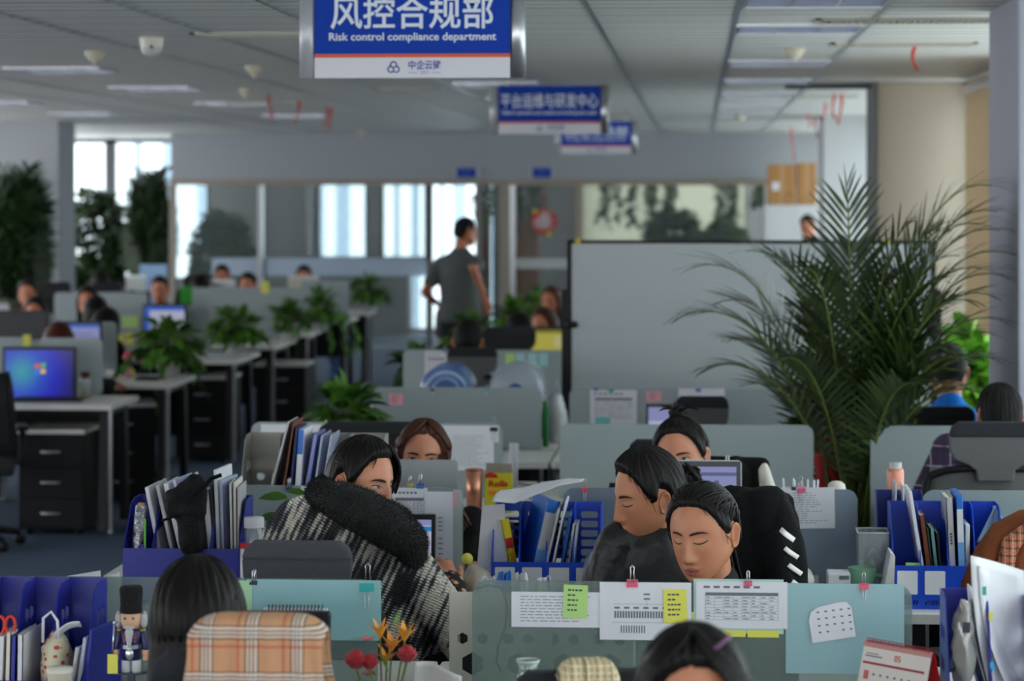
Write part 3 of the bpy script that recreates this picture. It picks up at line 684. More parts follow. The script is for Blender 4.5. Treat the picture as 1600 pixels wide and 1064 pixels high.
# magazine racks
def rack(x, y, z, n, pitch, depth, hb, hf, m, label, style='slots', rotz=0, lab=0, lean_back=True, group=None):
    """open-fronted document rack, front at -Y: back panel, dividers, low front lip with paper labels"""
    t = thing('document_rack', label, 'document rack', (x, y, z), rotz, group); w = n * pitch
    holes = []
    if style == 'slots':
        for i in range(n):
            for k in range(8): 
                z0 = 0.03 + k * (hb - 0.05) / 8; holes.append(rrect(-w / 2 + i * pitch + 0.014, -w / 2 + (i + 1) * pitch - 0.014, z0, z0 + (hb - 0.05) / 8 - 0.009, 0.006, 2))
    elif style == 'dash':
        for i in range(n):
            for r in range(3):
                for k in range(5):
                    xx = -w / 2 + i * pitch + pitch * (0.18 + 0.13 * k) + 0.004 * r; z0 = 0.05 + r * 0.02; holes.append([(xx, z0), (xx + 0.004, z0), (xx + 0.009, z0 + 0.015), (xx + 0.005, z0 + 0.015)])
    elif style == 'hex':
        for i in range(n):
            for k in range(2):
                holes.append(hexagon(-w / 2 + (i + 0.28 + 0.44 * k) * pitch, hf + 0.04, 0.014))
            holes.append(hexagon(-w / 2 + (i + 0.5) * pitch, hf - 0.02, 0.028))
    b = MB(); b.plate([(-w / 2, 0), (w / 2, 0), (w / 2, hb), (-w / 2, hb)], 0.003, holes, to=Matrix.Translation((0, depth / 2, 0))); b.build('back_panel', m, t)
    sideholes = []
    if style == 'slots': sideholes = []
    for i in range(n + 1):
        b = MB(); out = [(-depth / 2, 0), (depth / 2, 0), (depth / 2, hb), (depth / 2 - depth * 0.35, hb), (depth / 2 - depth * 0.5, hb * 0.97), (depth / 2 - depth * 0.58, hb * 0.88), (-depth / 2 + 0.02, hf + 0.02), (-depth / 2, hf)]
        hh = [hexagon(depth * 0.12, hb * 0.75, 0.02), hexagon(depth * 0.3, hb * 0.75, 0.02), hexagon(depth * 0.12, hb * 0.55, 0.02), hexagon(depth * 0.3, hb * 0.55, 0.02)] if style in ('hex', 'hexside') else ()
        b.plate(out, 0.003, hh, to=Matrix.Translation((-w / 2 + i * pitch, 0, 0)) @ Matrix.Rotation(pi / 2, 4, 'Z')); b.build('divider', m, t)
    fh = []
    if style == 'dash':
        for i in range(n):
            for k in range(8):
                xx = -w / 2 + i * pitch + pitch * (0.12 + 0.095 * k); fh.append([(xx, 0.012), (xx + 0.004, 0.012), (xx + 0.01, 0.026), (xx + 0.006, 0.026)])
    b = MB(); b.plate([(-w / 2, 0), (w / 2, 0), (w / 2, hf), (-w / 2, hf)], 0.003, fh, to=Matrix.Translation((0, -depth / 2, 0))); fr = b.build('front_lip', m, t)
    b = MB(); b.bb((-w / 2, -depth / 2, 0), (w / 2, depth / 2, 0.003)); b.build('rack_floor', m, t)
    for i in range(lab):
        cx = -w / 2 + (i + 0.5) * pitch
        b = MB(); b.plate(rrect(cx - pitch * 0.37, cx + pitch * 0.37, hf * 0.34, hf * 0.88, 0.003, 2), 0.001, to=Matrix.Translation((0, -depth / 2 - 0.0022, 0))); q = b.build('paper_label', mPaper, fr)
        b = MB()
        for (a, c_, zz) in ((-0.3, -0.0, 0.79), (-0.3, -0.1, 0.66), (0.15, 0.3, 0.64), (-0.3, -0.12, 0.58)):
            b.bb((cx + a * pitch, -depth / 2 - 0.0032, hf * zz), (cx + c_ * pitch, -depth / 2 - 0.0026, hf * zz + 0.003))
    return t
def folder(x, y, z, w, h, d, m, label, tilt=0.0, name='folder', cat='folder', spine=None, spine_h=(0.6, 0.95), group=None, pages=None, yaw=0.0):
    """upright folder, binder or book, its spine towards the camera (-Y); w thickness, d depth; tilt leans it sideways about its foot"""
    t = thing(name, label, cat, (x, y, z), 0, group); t.rotation_euler = (0, tilt, yaw)
    if pages is None:
        b = MB(); b.bb((-w / 2, -d / 2, 0), (w / 2, d / 2, h), m); b.build('cover', parent=t, bevel=min(0.003, w * 0.2))
    else:
        b = MB(); c = min(0.0025, w * 0.16)
        b.bb((-w / 2, -d / 2, 0), (-w / 2 + c, d / 2, h), m); b.bb((w / 2 - c, -d / 2, 0), (w / 2, d / 2, h), m); b.bb((-w / 2, -d / 2, 0), (w / 2, -d / 2 + c, h), m); b.build('cover', parent=t)
        b = MB(); b.bb((-w / 2 + c, -d / 2 + c, 0.003), (w / 2 - c, d / 2 - 0.004, h - 0.004), pages); b.build('pages', parent=t)
    if spine is not None:
        b = MB(); b.bb((-w * 0.46, -d / 2 - 0.0012, h * spine_h[0]), (w * 0.46, -d / 2 + 0.0003, h * spine_h[1]), spine); b.build('spine_label', parent=t)
    return t

# plants
def M_leaf(name, c1, c2, rough=0.45):
    m, nt, b = nodes_of(name)
    oi = nt.nodes.new('ShaderNodeNewGeometry'); mx = nt.nodes.new('ShaderNodeMix'); mx.data_type = 'RGBA'
    mx.inputs[6].default_value = lin(c1) + (1,); mx.inputs[7].default_value = lin(c2) + (1,)
    nt.links.new(oi.outputs['Random Per Island'], mx.inputs[0]); nt.links.new(mx.outputs[2], b.inputs['Base Color'])
    b.inputs['Roughness'].default_value = rough; b.inputs['Specular IOR Level'].default_value = 0.4
    return m
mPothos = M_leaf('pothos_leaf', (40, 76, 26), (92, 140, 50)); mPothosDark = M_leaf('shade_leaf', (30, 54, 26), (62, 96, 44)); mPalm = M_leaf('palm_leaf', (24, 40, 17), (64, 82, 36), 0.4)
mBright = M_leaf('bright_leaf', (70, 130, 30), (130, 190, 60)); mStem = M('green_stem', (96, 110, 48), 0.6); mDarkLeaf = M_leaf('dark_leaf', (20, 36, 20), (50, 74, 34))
mPotW = M('white_pot', (206, 206, 204), 0.4); mSoil = M('soil', (48, 38, 30), 0.95)
def leaf_into(b, base, d, L, W, droop=0.4, n=4, fold=0.15, mat=None, roll=0.0):
    d = Vector(d).normalized(); side = d.cross(Vector((0, 0, 1)))
    if side.length < 1e-3: side = Vector((1, 0, 0))
    side.normalize(); side = Matrix.Rotation(roll, 3, d) @ side; up = side.cross(d)
    vs = []; p = Vector(base); dd = d.copy()
    for i in range(n + 1):
        t = i / n; w = W * (sin(pi * min(1, t * 0.92 + 0.06)) ** 0.8) * (1 - 0.35 * t) if i < n else 0.0
        if i == 0: w = W * 0.25
        vs += [p - side * w / 2 + up * w * fold, p.copy(), p + side * w / 2 + up * w * fold]
        dd = (dd + Vector((0, 0, -droop / n))).normalized(); p = p + dd * (L / n)
    fs = []
    for i in range(n):
        a = 3 * i; fs += [(a, a + 3, a + 4, a + 1), (a + 1, a + 4, a + 5, a + 2)]
    b.add(vs, fs, mat, True)
def pothos(x, y, z, R, Hh, label, seed, nleaf=110, pot=(0.09, 0.07, 0.16), leafmat=None, trail=0, L=0.11, group=None, name='potted_pothos', potmat=None, up=0.5):
    rnd = random.Random(seed); t = thing(name, label, 'plant', (x, y, z), 0, group); h = pot[2]
    if h > 0:
        b = MB(); b.lathe([(0.001, 0), (pot[1], 0), (pot[0], h), (pot[0] * 1.04, h), (pot[0] * 1.04, h - 0.012), (pot[0] * 0.92, h - 0.014), (pot[0] * 0.9, h - 0.03), (0.001, h - 0.03)]); b.build('pot', potmat or mPotW, t)
        b = MB(); b.lathe([(0.001, h - 0.024), (pot[0] * 0.9, h - 0.026)]); b.build('soil', mSoil, t)
    lf = MB(); st = MB()
    for i in range(nleaf):
        a = rnd.uniform(0, 2 * pi); e = math.asin(rnd.uniform(-0.1, 1.0)); r = rnd.uniform(0.45, 1.0)
        tip = Vector((cos(a) * cos(e) * R * r, sin(a) * cos(e) * R * r, h + sin(e) * Hh * r))
        root = Vector((cos(a) * pot[0] * 0.5, sin(a) * pot[0] * 0.5, h - 0.02))
        mid = root.lerp(tip, 0.5) + Vector((0, 0, Hh * 0.18))
        st.tube([root, mid, tip], [0.0025, 0.002, 0.0016], 5)
        d = (tip - mid).normalized() + Vector((cos(a) * 0.4, sin(a) * 0.4, rnd.uniform(-0.5, 0.1)))
        leaf_into(lf, tip, d, L * rnd.uniform(0.7, 1.2), L * rnd.uniform(0.5, 0.75), rnd.uniform(0.3, 1.0), 4, rnd.uniform(0.05, 0.25), roll=rnd.uniform(-0.6, 0.6))
    for i in range(trail):
        a = rnd.uniform(0, 2 * pi); p = Vector((cos(a) * pot[0], sin(a) * pot[0], h)); pts = [p.copy()]; d = Vector((cos(a), sin(a), 0.3))
        for k in range(8):
            p = p + d * 0.06; d = (d + Vector((rnd.uniform(-.2, .2), rnd.uniform(-.2, .2), -0.45))).normalized(); pts.append(p.copy())
            leaf_into(lf, p, d + Vector((rnd.uniform(-1, 1), rnd.uniform(-1, 1), 0)), L * 0.8, L * 0.55, 0.6)
        st.tube(pts, 0.002, 5)
    st.build('stems', mStem, t); lf.build('foliage', leafmat or mPothos, t)
    return t
def frond_into(lf, st, pts, nl, LL, W, rnd, droop=0.5, base=0.25, r0=0.006, hang=0.0):
    """pinnate palm leaf along a curve of points"""
    pts = [Vector(p) for p in pts]
    st.tube(pts, [r0 * (1 - 0.75 * i / (len(pts) - 1)) for i in range(len(pts))], 6)
    seg = [0]
    for a, c in zip(pts, pts[1:]): seg.append(seg[-1] + (c - a).length)
    T = seg[-1]
    def at(s):
        for i in range(len(pts) - 1):
            if s <= seg[i + 1] or i == len(pts) - 2:
                k = (s - seg[i]) / max(1e-9, seg[i + 1] - seg[i]); return pts[i].lerp(pts[i + 1], k), (pts[i + 1] - pts[i]).normalized()
    for i in range(nl):
        f = base + (1 - base) * (i + 0.5) / nl; p, d = at(f * T)
        side = d.cross(Vector((0, 0, 1)))
        if side.length < 0.05: side = d.cross(Vector((0, 1, 0)))
        side.normalize(); up = side.cross(d).normalized()
        k = (f - base) / (1 - base); ln = LL * (0.45 + 0.55 * sin(pi * (0.12 + 0.78 * k))) * rnd.uniform(0.85, 1.1)
        if k > 0.9: ln *= 0.75
        for sg in (-1, 1):
            dd = (d * (0.55 + 0.75 * k) + side * sg * (1.0 - 0.35 * k) + up * 0.25 * rnd.uniform(0.4, 1.4) + Vector((0, 0, -hang))).normalized()
            q = p.copy(); vs = []; n = 4; w = W * rnd.uniform(0.8, 1.15)
            s2 = dd.cross(up); s2.normalize()
            for j in range(n + 1):
                t = j / n; ww = w * (0.35, 1.0, 0.95, 0.6, 0.0)[j]
                vs += [q - s2 * ww / 2, q + s2 * ww / 2]
                dd = (dd + Vector((0, 0, -droop / n)) ).normalized(); q = q + dd * (ln / n)
            lf.add(vs, [(2 * j, 2 * j + 1, 2 * j + 3, 2 * j + 2) for j in range(n)], None, True)
def bez(a, c, d, n=12):
    a, c, d = Vector(a), Vector(c), Vector(d)
    return [a * (1 - t) ** 2 + c * 2 * t * (1 - t) + d * t * t for t in [i / n for i in range(n + 1)]]
# ------------------------------------------------------------------ people
def M_skin(name, col):
    m, nt, b = nodes_of(name)
    c = lin(col) + (1,)
    tc = nt.nodes.new('ShaderNodeTexCoord'); n = nt.nodes.new('ShaderNodeTexNoise'); n.inputs['Scale'].default_value = 22; n.inputs['Detail'].default_value = 5
    r = nt.nodes.new('ShaderNodeMix'); r.data_type = 'RGBA'; r.inputs[6].default_value = c; r.inputs[7].default_value = (c[0] * 0.9, c[1] * 0.78, c[2] * 0.74, 1)
    mp = nt.nodes.new('ShaderNodeMapRange'); mp.inputs['From Min'].default_value = 0.35; mp.inputs['From Max'].default_value = 0.75
    nt.links.new(tc.outputs['Object'], n.inputs['Vector']); nt.links.new(n.outputs['Fac'], mp.inputs['Value']); nt.links.new(mp.outputs[0], r.inputs[0]); nt.links.new(r.outputs[2], b.inputs['Base Color'])
    b.inputs['Roughness'].default_value = 0.5; b.inputs['Subsurface Weight'].default_value = 0.12; b.inputs['Subsurface Radius'].default_value = (0.012, 0.005, 0.003); b.inputs['Subsurface Scale'].default_value = 1.0
    return m
def M_hair(name, col, shine=0.38):
    m, nt, b = nodes_of(name); c = lin(col) + (1,)
    tc = nt.nodes.new('ShaderNodeTexCoord'); mp = nt.nodes.new('ShaderNodeMapping'); mp.inputs['Scale'].default_value = (130, 130, 16)
    n = nt.nodes.new('ShaderNodeTexNoise'); n.inputs['Scale'].default_value = 1.0; n.inputs['Detail'].default_value = 3
    bp = nt.nodes.new('ShaderNodeBump'); bp.inputs['Strength'].default_value = 0.5; bp.inputs['Distance'].default_value = 0.004
    mx = nt.nodes.new('ShaderNodeMix'); mx.data_type = 'RGBA'; mx.inputs[6].default_value = tuple(v * 0.6 for v in c[:3]) + (1,); mx.inputs[7].default_value = tuple(min(1, v * 1.7) for v in c[:3]) + (1,)
    nt.links.new(tc.outputs['Object'], mp.inputs['Vector']); nt.links.new(mp.outputs[0], n.inputs['Vector']); nt.links.new(n.outputs['Fac'], bp.inputs['Height']); nt.links.new(bp.outputs[0], b.inputs['Normal'])
    nt.links.new(n.outputs['Fac'], mx.inputs[0]); nt.links.new(mx.outputs[2], b.inputs['Base Color'])
    b.inputs['Roughness'].default_value = shine + 0.1; b.inputs['Specular IOR Level'].default_value = 0.17
    return m
mSkin = M_skin('skin', (184, 124, 92)); mSkin2 = M_skin('skin_tan', (186, 116, 84)); mSkin3 = M_skin('skin_fair', (196, 134, 104))
mHair = M_hair('black_hair', (17, 14, 13)); mHairBr = M_hair('brown_hair', (66, 40, 30)); mHairRed = M_hair('reddish_hair', (64, 30, 22)); mHairM = M_hair('short_black_hair', (16, 15, 15), 0.55)
mLip = M('lip', (150, 78, 70), 0.45); mBrow = M('eyebrow_hair', (44, 34, 30), 0.8); mLash = M('eyelash', (30, 22, 20), 0.7); mWhite = M('eye_white', (166, 156, 150), 0.3); mIris = M('iris', (36, 24, 18), 0.2); mLidShade = M('eyelid_crease', (160, 108, 86), 0.6); mNostril = M('nostril_shade', (90, 52, 42), 0.7)  # lid crease, nostril and mouth line colours are painted shade

def remesh(mb, voxel, it=3, fac=0.5):
    me = bpy.data.meshes.new('tmp'); me.from_pydata(mb.v, [], mb.f); me.update()
    o = bpy.data.objects.new('tmp', me); COL.objects.link(o)
    r = o.modifiers.new('r', 'REMESH'); r.mode = 'VOXEL'; r.voxel_size = voxel
    if it: s = o.modifiers.new('s', 'SMOOTH'); s.iterations = it; s.factor = fac
    bpy.context.view_layer.update()
    m2 = bpy.data.meshes.new_from_object(o.evaluated_get(bpy.context.evaluated_depsgraph_get()))
    vs = [v.co.copy() for v in m2.vertices]; fs = [tuple(p.vertices) for p in m2.polygons]
    COL.objects.unlink(o); bpy.data.objects.remove(o); bpy.data.meshes.remove(me); bpy.data.meshes.remove(m2)
    return vs, fs

def head_pt(az, el, male=False, extra=0.0):
    """az 0 faces -Y (radians, towards +X), el up; returns a point of the head, eyes at z = 0"""
    ce, se, sa, ca = cos(el), sin(el), sin(az), cos(az)
    front = ca > 0
    x = sa * ce * 0.077; y = -ca * ce * (0.092 if front else 0.099); z = se * (0.113 if se > 0 else 0.116)
    # fuller side of the skull above, narrowing to the jaw below
    x *= 1 + 0.03 * smooth01(-0.02, 0.06, z)
    t = smooth01(-0.012, -0.116, z)
    x *= 1 + (0.10 if male else 0.055) * sin(pi * t) - (0.04 if male else 0.09) * t
    y += -0.052 * max(0.0, (-z - 0.025) / 0.091) ** 1.7 if z < -0.025 else 0.0
    if y > 0 and z < -0.02: y *= 1 - 0.55 * smooth01(-0.02, -0.1, z)
    if front:
        f = max(0.0, ca)
        y += 0.006 * f * math.exp(-((abs(x) - 0.04) / 0.028) ** 2) * math.exp(-((z - 0.0) / 0.05) ** 2)       # flatten the face towards the temples
        # eye sockets, brow, cheek bones
        y += 0.0085 * math.exp(-((abs(x) - 0.030) / 0.017) ** 2 - ((z - 0.002) / 0.013) ** 2)
        y -= 0.0065 * math.exp(-((abs(x) - 0.031) / 0.0125) ** 2 - ((z + 0.002) / 0.0085) ** 2)                # eyeball under the lids
        y -= 0.0028 * math.exp(-((abs(x) - 0.028) / 0.022) ** 2 - ((z - 0.022) / 0.009) ** 2)
        y -= 0.0045 * math.exp(-((abs(x) - 0.042) / 0.018) ** 2 - ((z + 0.026) / 0.02) ** 2)
        # nose
        if -0.062 < z < 0.02:
            pr = pw([(-0.062, 0), (-0.056, 0.2), (-0.050, 0.72), (-0.044, 1.0), (-0.036, 0.93), (-0.02, 0.6), (0.0, 0.3), (0.02, 0.0)], z)
            wd = pw([(-0.062, 0.012), (-0.046, 0.0115), (-0.035, 0.0092), (-0.01, 0.0075), (0.02, 0.0085)], z)
            y -= 0.0245 * pr * math.exp(-(x / wd) ** 2)
            y -= 0.0075 * math.exp(-((abs(x) - 0.0135) / 0.006) ** 2 - ((z + 0.048) / 0.0075) ** 2)          # wings
        # mouth
        y -= 0.0055 * math.exp(-(x / 0.024) ** 2 - ((z + 0.076) / 0.014) ** 2)
        y -= 0.0030 * math.exp(-(x / 0.019) ** 2 - ((z + 0.070) / 0.004) ** 2)
        y -= 0.0035 * math.exp(-(x / 0.016) ** 2 - ((z + 0.081) / 0.0045) ** 2)
        y += 0.0030 * math.exp(-(x / 0.022) ** 2 - ((z + 0.0755) / 0.0022) ** 2)
        y += 0.0030 * math.exp(-(x / 0.018) ** 2 - ((z + 0.0905) / 0.005) ** 2)
        y -= 0.0050 * math.exp(-(x / 0.018) ** 2 - ((z + 0.104) / 0.010) ** 2)
    p = Vector((x, y, z))
    if extra:
        n = Vector((sa * ce, -ca * ce, se)); p += n * extra
    return p
# hairlines: elevation (degrees) of the hair's edge for the angle away from the face
HL = {'tied': [(0, 43), (22, 42), (42, 34), (55, 22), (66, 4), (74, -8), (80, -10), (88, 10), (103, 6), (112, -22), (135, -42), (180, -46)],
      'swept': [(0, 42), (25, 40), (45, 32), (56, 20), (66, 6), (75, -4), (83, -6), (90, 12), (104, 6), (114, -26), (138, -44), (180, -48)],
      'long': [(0, 42), (20, 41), (38, 32), (50, 18), (58, -6), (64, -34), (80, -45), (180, -52)],
      'short': [(0, 38), (25, 37), (45, 30), (58, 24), (66, 4), (76, -6), (84, -4), (90, 14), (102, 10), (110, -14), (135, -34), (180, -38)]}
def hair_shell(R, style, th, nu, nv, part=None, male=False, amp=0.0015, seed=0, dome=0.0):
    vs = []; tab = HL[style]
    for i in range(nv + 1):
        el = -pi / 2 + pi * i / nv
        for j in range(nu):
            az = 2 * pi * j / nu; A = abs((math.degrees(az) + 180) % 360 - 180)
            h = math.degrees(el) - pw(tab, A)
            k = smooth01(-1.5, 11, h); off = lerp(-0.006, th + dome * max(0, sin(el)) ** 2, k)
            if style == 'short' and A > 60: off = lerp(-0.006, th * 0.55 + (th * 0.5) * smooth01(0, 40, math.degrees(el)), smooth01(-3, 14, h))
            if k > 0.3:
                off += amp * (0.6 * sin(az * 46 + 3 * sin(az * 7 + seed)) + 0.6 * sin(az * 23 + 2 * el + 2 * sin(az * 5 + el * 3))) * min(1, ce_(el) * 1.5) * k
                if part is not None and el > 0.35:
                    d_ = abs(((math.degrees(az) - part + 180) % 360 - 180)) * ce_(el)
                    if A < 100: off -= 0.007 * math.exp(-(d_ / 2.6) ** 2)
            vs.append(R @ head_pt(az, el, male, off))
    fs = [(i * nu + j, i * nu + (j + 1) % nu, (i + 1) * nu + (j + 1) % nu, (i + 1) * nu + j) for i in range(nv) for j in range(nu)]
    return vs, fs
def ce_(e): return cos(e)
def hair_curtain(b, R, a0, a1, L, w_bot=1.0, th=0.02, nA=40, nT=16, seed=0, front=0.0, sway=0.0, el0=24, taper=0.5, yshift=0.02):
    """hair hanging from the side and back of the head; angles in degrees from the face"""
    rnd = random.Random(seed); ph = rnd.uniform(0, 6)
    rings = []
    for k in range(nT + 1):
        t = k / nT; outer = []; inner = []
        for j in range(nA + 1):
            a = radians(lerp(a0, a1, j / nA)); p0 = head_pt(a, radians(el0), False, 0.014)
            z = lerp(p0.z, -L + 0.02 * sin(j * 1.7 + ph) * t, t)
            fw = 1.0 + (w_bot - 1.0) * t
            if z > -0.03:
                ez = max(-0.5, min(1, z / 0.116)); e = math.asin(ez) if abs(ez) < 1 else 0
                p = head_pt(a, e, False, 0.016)
            else:
                q = head_pt(a, math.asin(-0.03 / 0.116), False, 0.016); s_ = smooth01(-0.03, -L, z)
                p = Vector((q.x * lerp(1.0, w_bot, s_), q.y * lerp(1.0, 0.75, s_) + yshift * s_, z))
            wav = 0.003 * sin(j * 2.1 + ph + 2 * sin(3 * t)) + 0.004 * sin(5 * t + j * 0.4 + ph) * t
            n = Vector((sin(a), -cos(a), 0)); p = p + n * wav + Vector((sway * t * t, 0, 0)); p.z = z
            outer.append(R @ p); tk = th * (1 - taper * t); inner.append(R @ (p - n * tk))
        rings.append(outer + inner[::-1])
    b.loft(rings)
def lock(b, R, pts, r0, r1, n=5):
    k = len(pts); b.tube([R @ p for p in pts], [lerp(r0, r1, (i / (k - 1)) ** 1.5) * (0.4 if i == 0 else 1) for i in range(k)], n)
def strip(b, bvh, R, pts, off=0.0007, rows=2, mat=None):
    """ribbon hugging the front of the face: pts (x, z, half width)"""
    vs = []; n = len(pts)
    for i, (x, z, w) in enumerate(pts):
        a = pts[max(0, i - 1)]; c = pts[min(n - 1, i + 1)]; d = Vector((c[0] - a[0], c[1] - a[1])); d.normalize(); nx, nz = -d.y, d.x
        for j in range(rows + 1):
            s = (2 * j / rows - 1) * w; px, pz = x + nx * s, z + nz * s
            hit = bvh.ray_cast(Vector((px, -0.3, pz)), Vector((0, 1, 0)))[0]
            if hit is None: hit = Vector((px, -0.05, pz))
            vs.append(R @ (hit + Vector((0, -off - (0.0006 if 0 < j < rows else 0), 0))))
    w_ = rows + 1
    b.add(vs, [(i * w_ + j, i * w_ + j + 1, (i + 1) * w_ + j + 1, (i + 1) * w_ + j) for i in range(n - 1) for j in range(rows)], mat, True)
def ear_into(b, R, sg, mat):
    c = Vector((sg * 0.0745, 0.010, -0.014)); vs = []; nu, nr = 20, 6
    prof = [(0.0, -0.004), (0.35, -0.005), (0.6, -0.001), (0.78, 0.005), (0.92, 0.007), (1.0, 0.003), (1.0, -0.008)]
    for r, h in prof:
        for j in range(nu):
            a = 2 * pi * j / nu
            py = cos(a) * 0.0165 * r * (1.0 if sin(a) > 0 else 0.78); pz = sin(a) * 0.031 * r
            yy = py + 0.006 * (pz / 0.031); 
            p = Vector((sg * (h * 0.8 + 0.001 + 0.008 * max(0, yy + 0.006) / 0.02), yy, pz)); vs.append(R @ (c + p))
    k = len(prof)
    b.add(vs, [(i * nu + j, i * nu + (j + 1) % nu, (i + 1) * nu + (j + 1) % nu, (i + 1) * nu + j) for i in range(k - 1) for j in range(nu)], mat, True)
_HAND = {}
def hand_geo(curl=0.5):
    """right-hand mesh, wrist at the origin, fingers to -Y, palm down, thumb to -X"""
    key = round(curl, 2)
    if key in _HAND: return _HAND[key]
    b = MB()
    b.m = Matrix.Diagonal((1, 1, 0.62, 1))
    b.capsule((-0.012, -0.03, 0), (-0.016, -0.075, 0), 0.026, 0.024, 12); b.capsule((0.012, -0.03, 0), (0.018, -0.07, 0), 0.026, 0.021, 12); b.capsule((0, 0.012, 0), (0, -0.03, 0), 0.027, 0.03, 12)
    b.m = Matrix.Identity(4)
    for x, y0, L, sp in ((-0.031, -0.088, 0.070, -0.10), (-0.011, -0.094, 0.078, -0.02), (0.010, -0.090, 0.072, 0.06), (0.029, -0.080, 0.057, 0.16)):
        p = Vector((x, y0 + 0.012, 0.002)); a = 0.12; r = 0.0088 if L > 0.06 else 0.0075; 
        for s_, da in ((0.46, curl * 0.55), (0.3, curl * 0.85), (0.24, curl * 0.6)):
            a += da; d = Vector((sin(sp) * cos(a), -cos(sp) * cos(a), -sin(a))); q = p + d * L * s_ * 1.12; b.capsule(p, q, r, r * 0.93, 10); p = q; r *= 0.92
    p = Vector((-0.022, -0.025, -0.006)); 
    for L, d, r in ((0.038, (-0.75, -0.6, -0.28), 0.0125), (0.03, (-0.45, -0.85, -0.25), 0.0105), (0.025, (-0.15, -0.95, -0.25), 0.0092)):
        q = p + Vector(d).normalized() * L; b.capsule(p, q, r, r * 0.9, 10); p = q
    _HAND[key] = remesh(b, 0.0036, 3, 0.4)
    return _HAND[key]
def put_hand(b, wrist, direction, side, mat, roll=0.0, curl=0.5, up=(0, 0, 1)):
    vs, fs = hand_geo(curl); d = Vector(direction).normalized(); u = Vector(up); u = (u - d * u.dot(d)).normalized(); x = (-d).cross(u)
    Rm = Matrix((x, -d, u)).transposed(); Rm = Rm @ Matrix.Rotation(roll, 3, 'Y')
    f = -1 if side < 0 else 1    # side +1: the person's right hand (thumb to the body's left)
    vs = [Rm @ Vector((v.x * f, v.y, v.z)) + Vector(wrist) for v in vs]
    b.add(vs, [tuple(reversed(q)) for q in fs] if f < 0 else fs, mat, True)
def ik(a, c, l1, l2, pole):
    a, c = Vector(a), Vector(c); d = c - a; L = min(d.length, (l1 + l2) * 0.995); d.normalize(); c = a + d * L
    x = (l1 * l1 - l2 * l2 + L * L) / (2 * L); h = sqrt(max(0, l1 * l1 - x * x)); p = Vector(pole); p = (p - d * p.dot(d)).normalized()
    return a + d * x + p * h, c

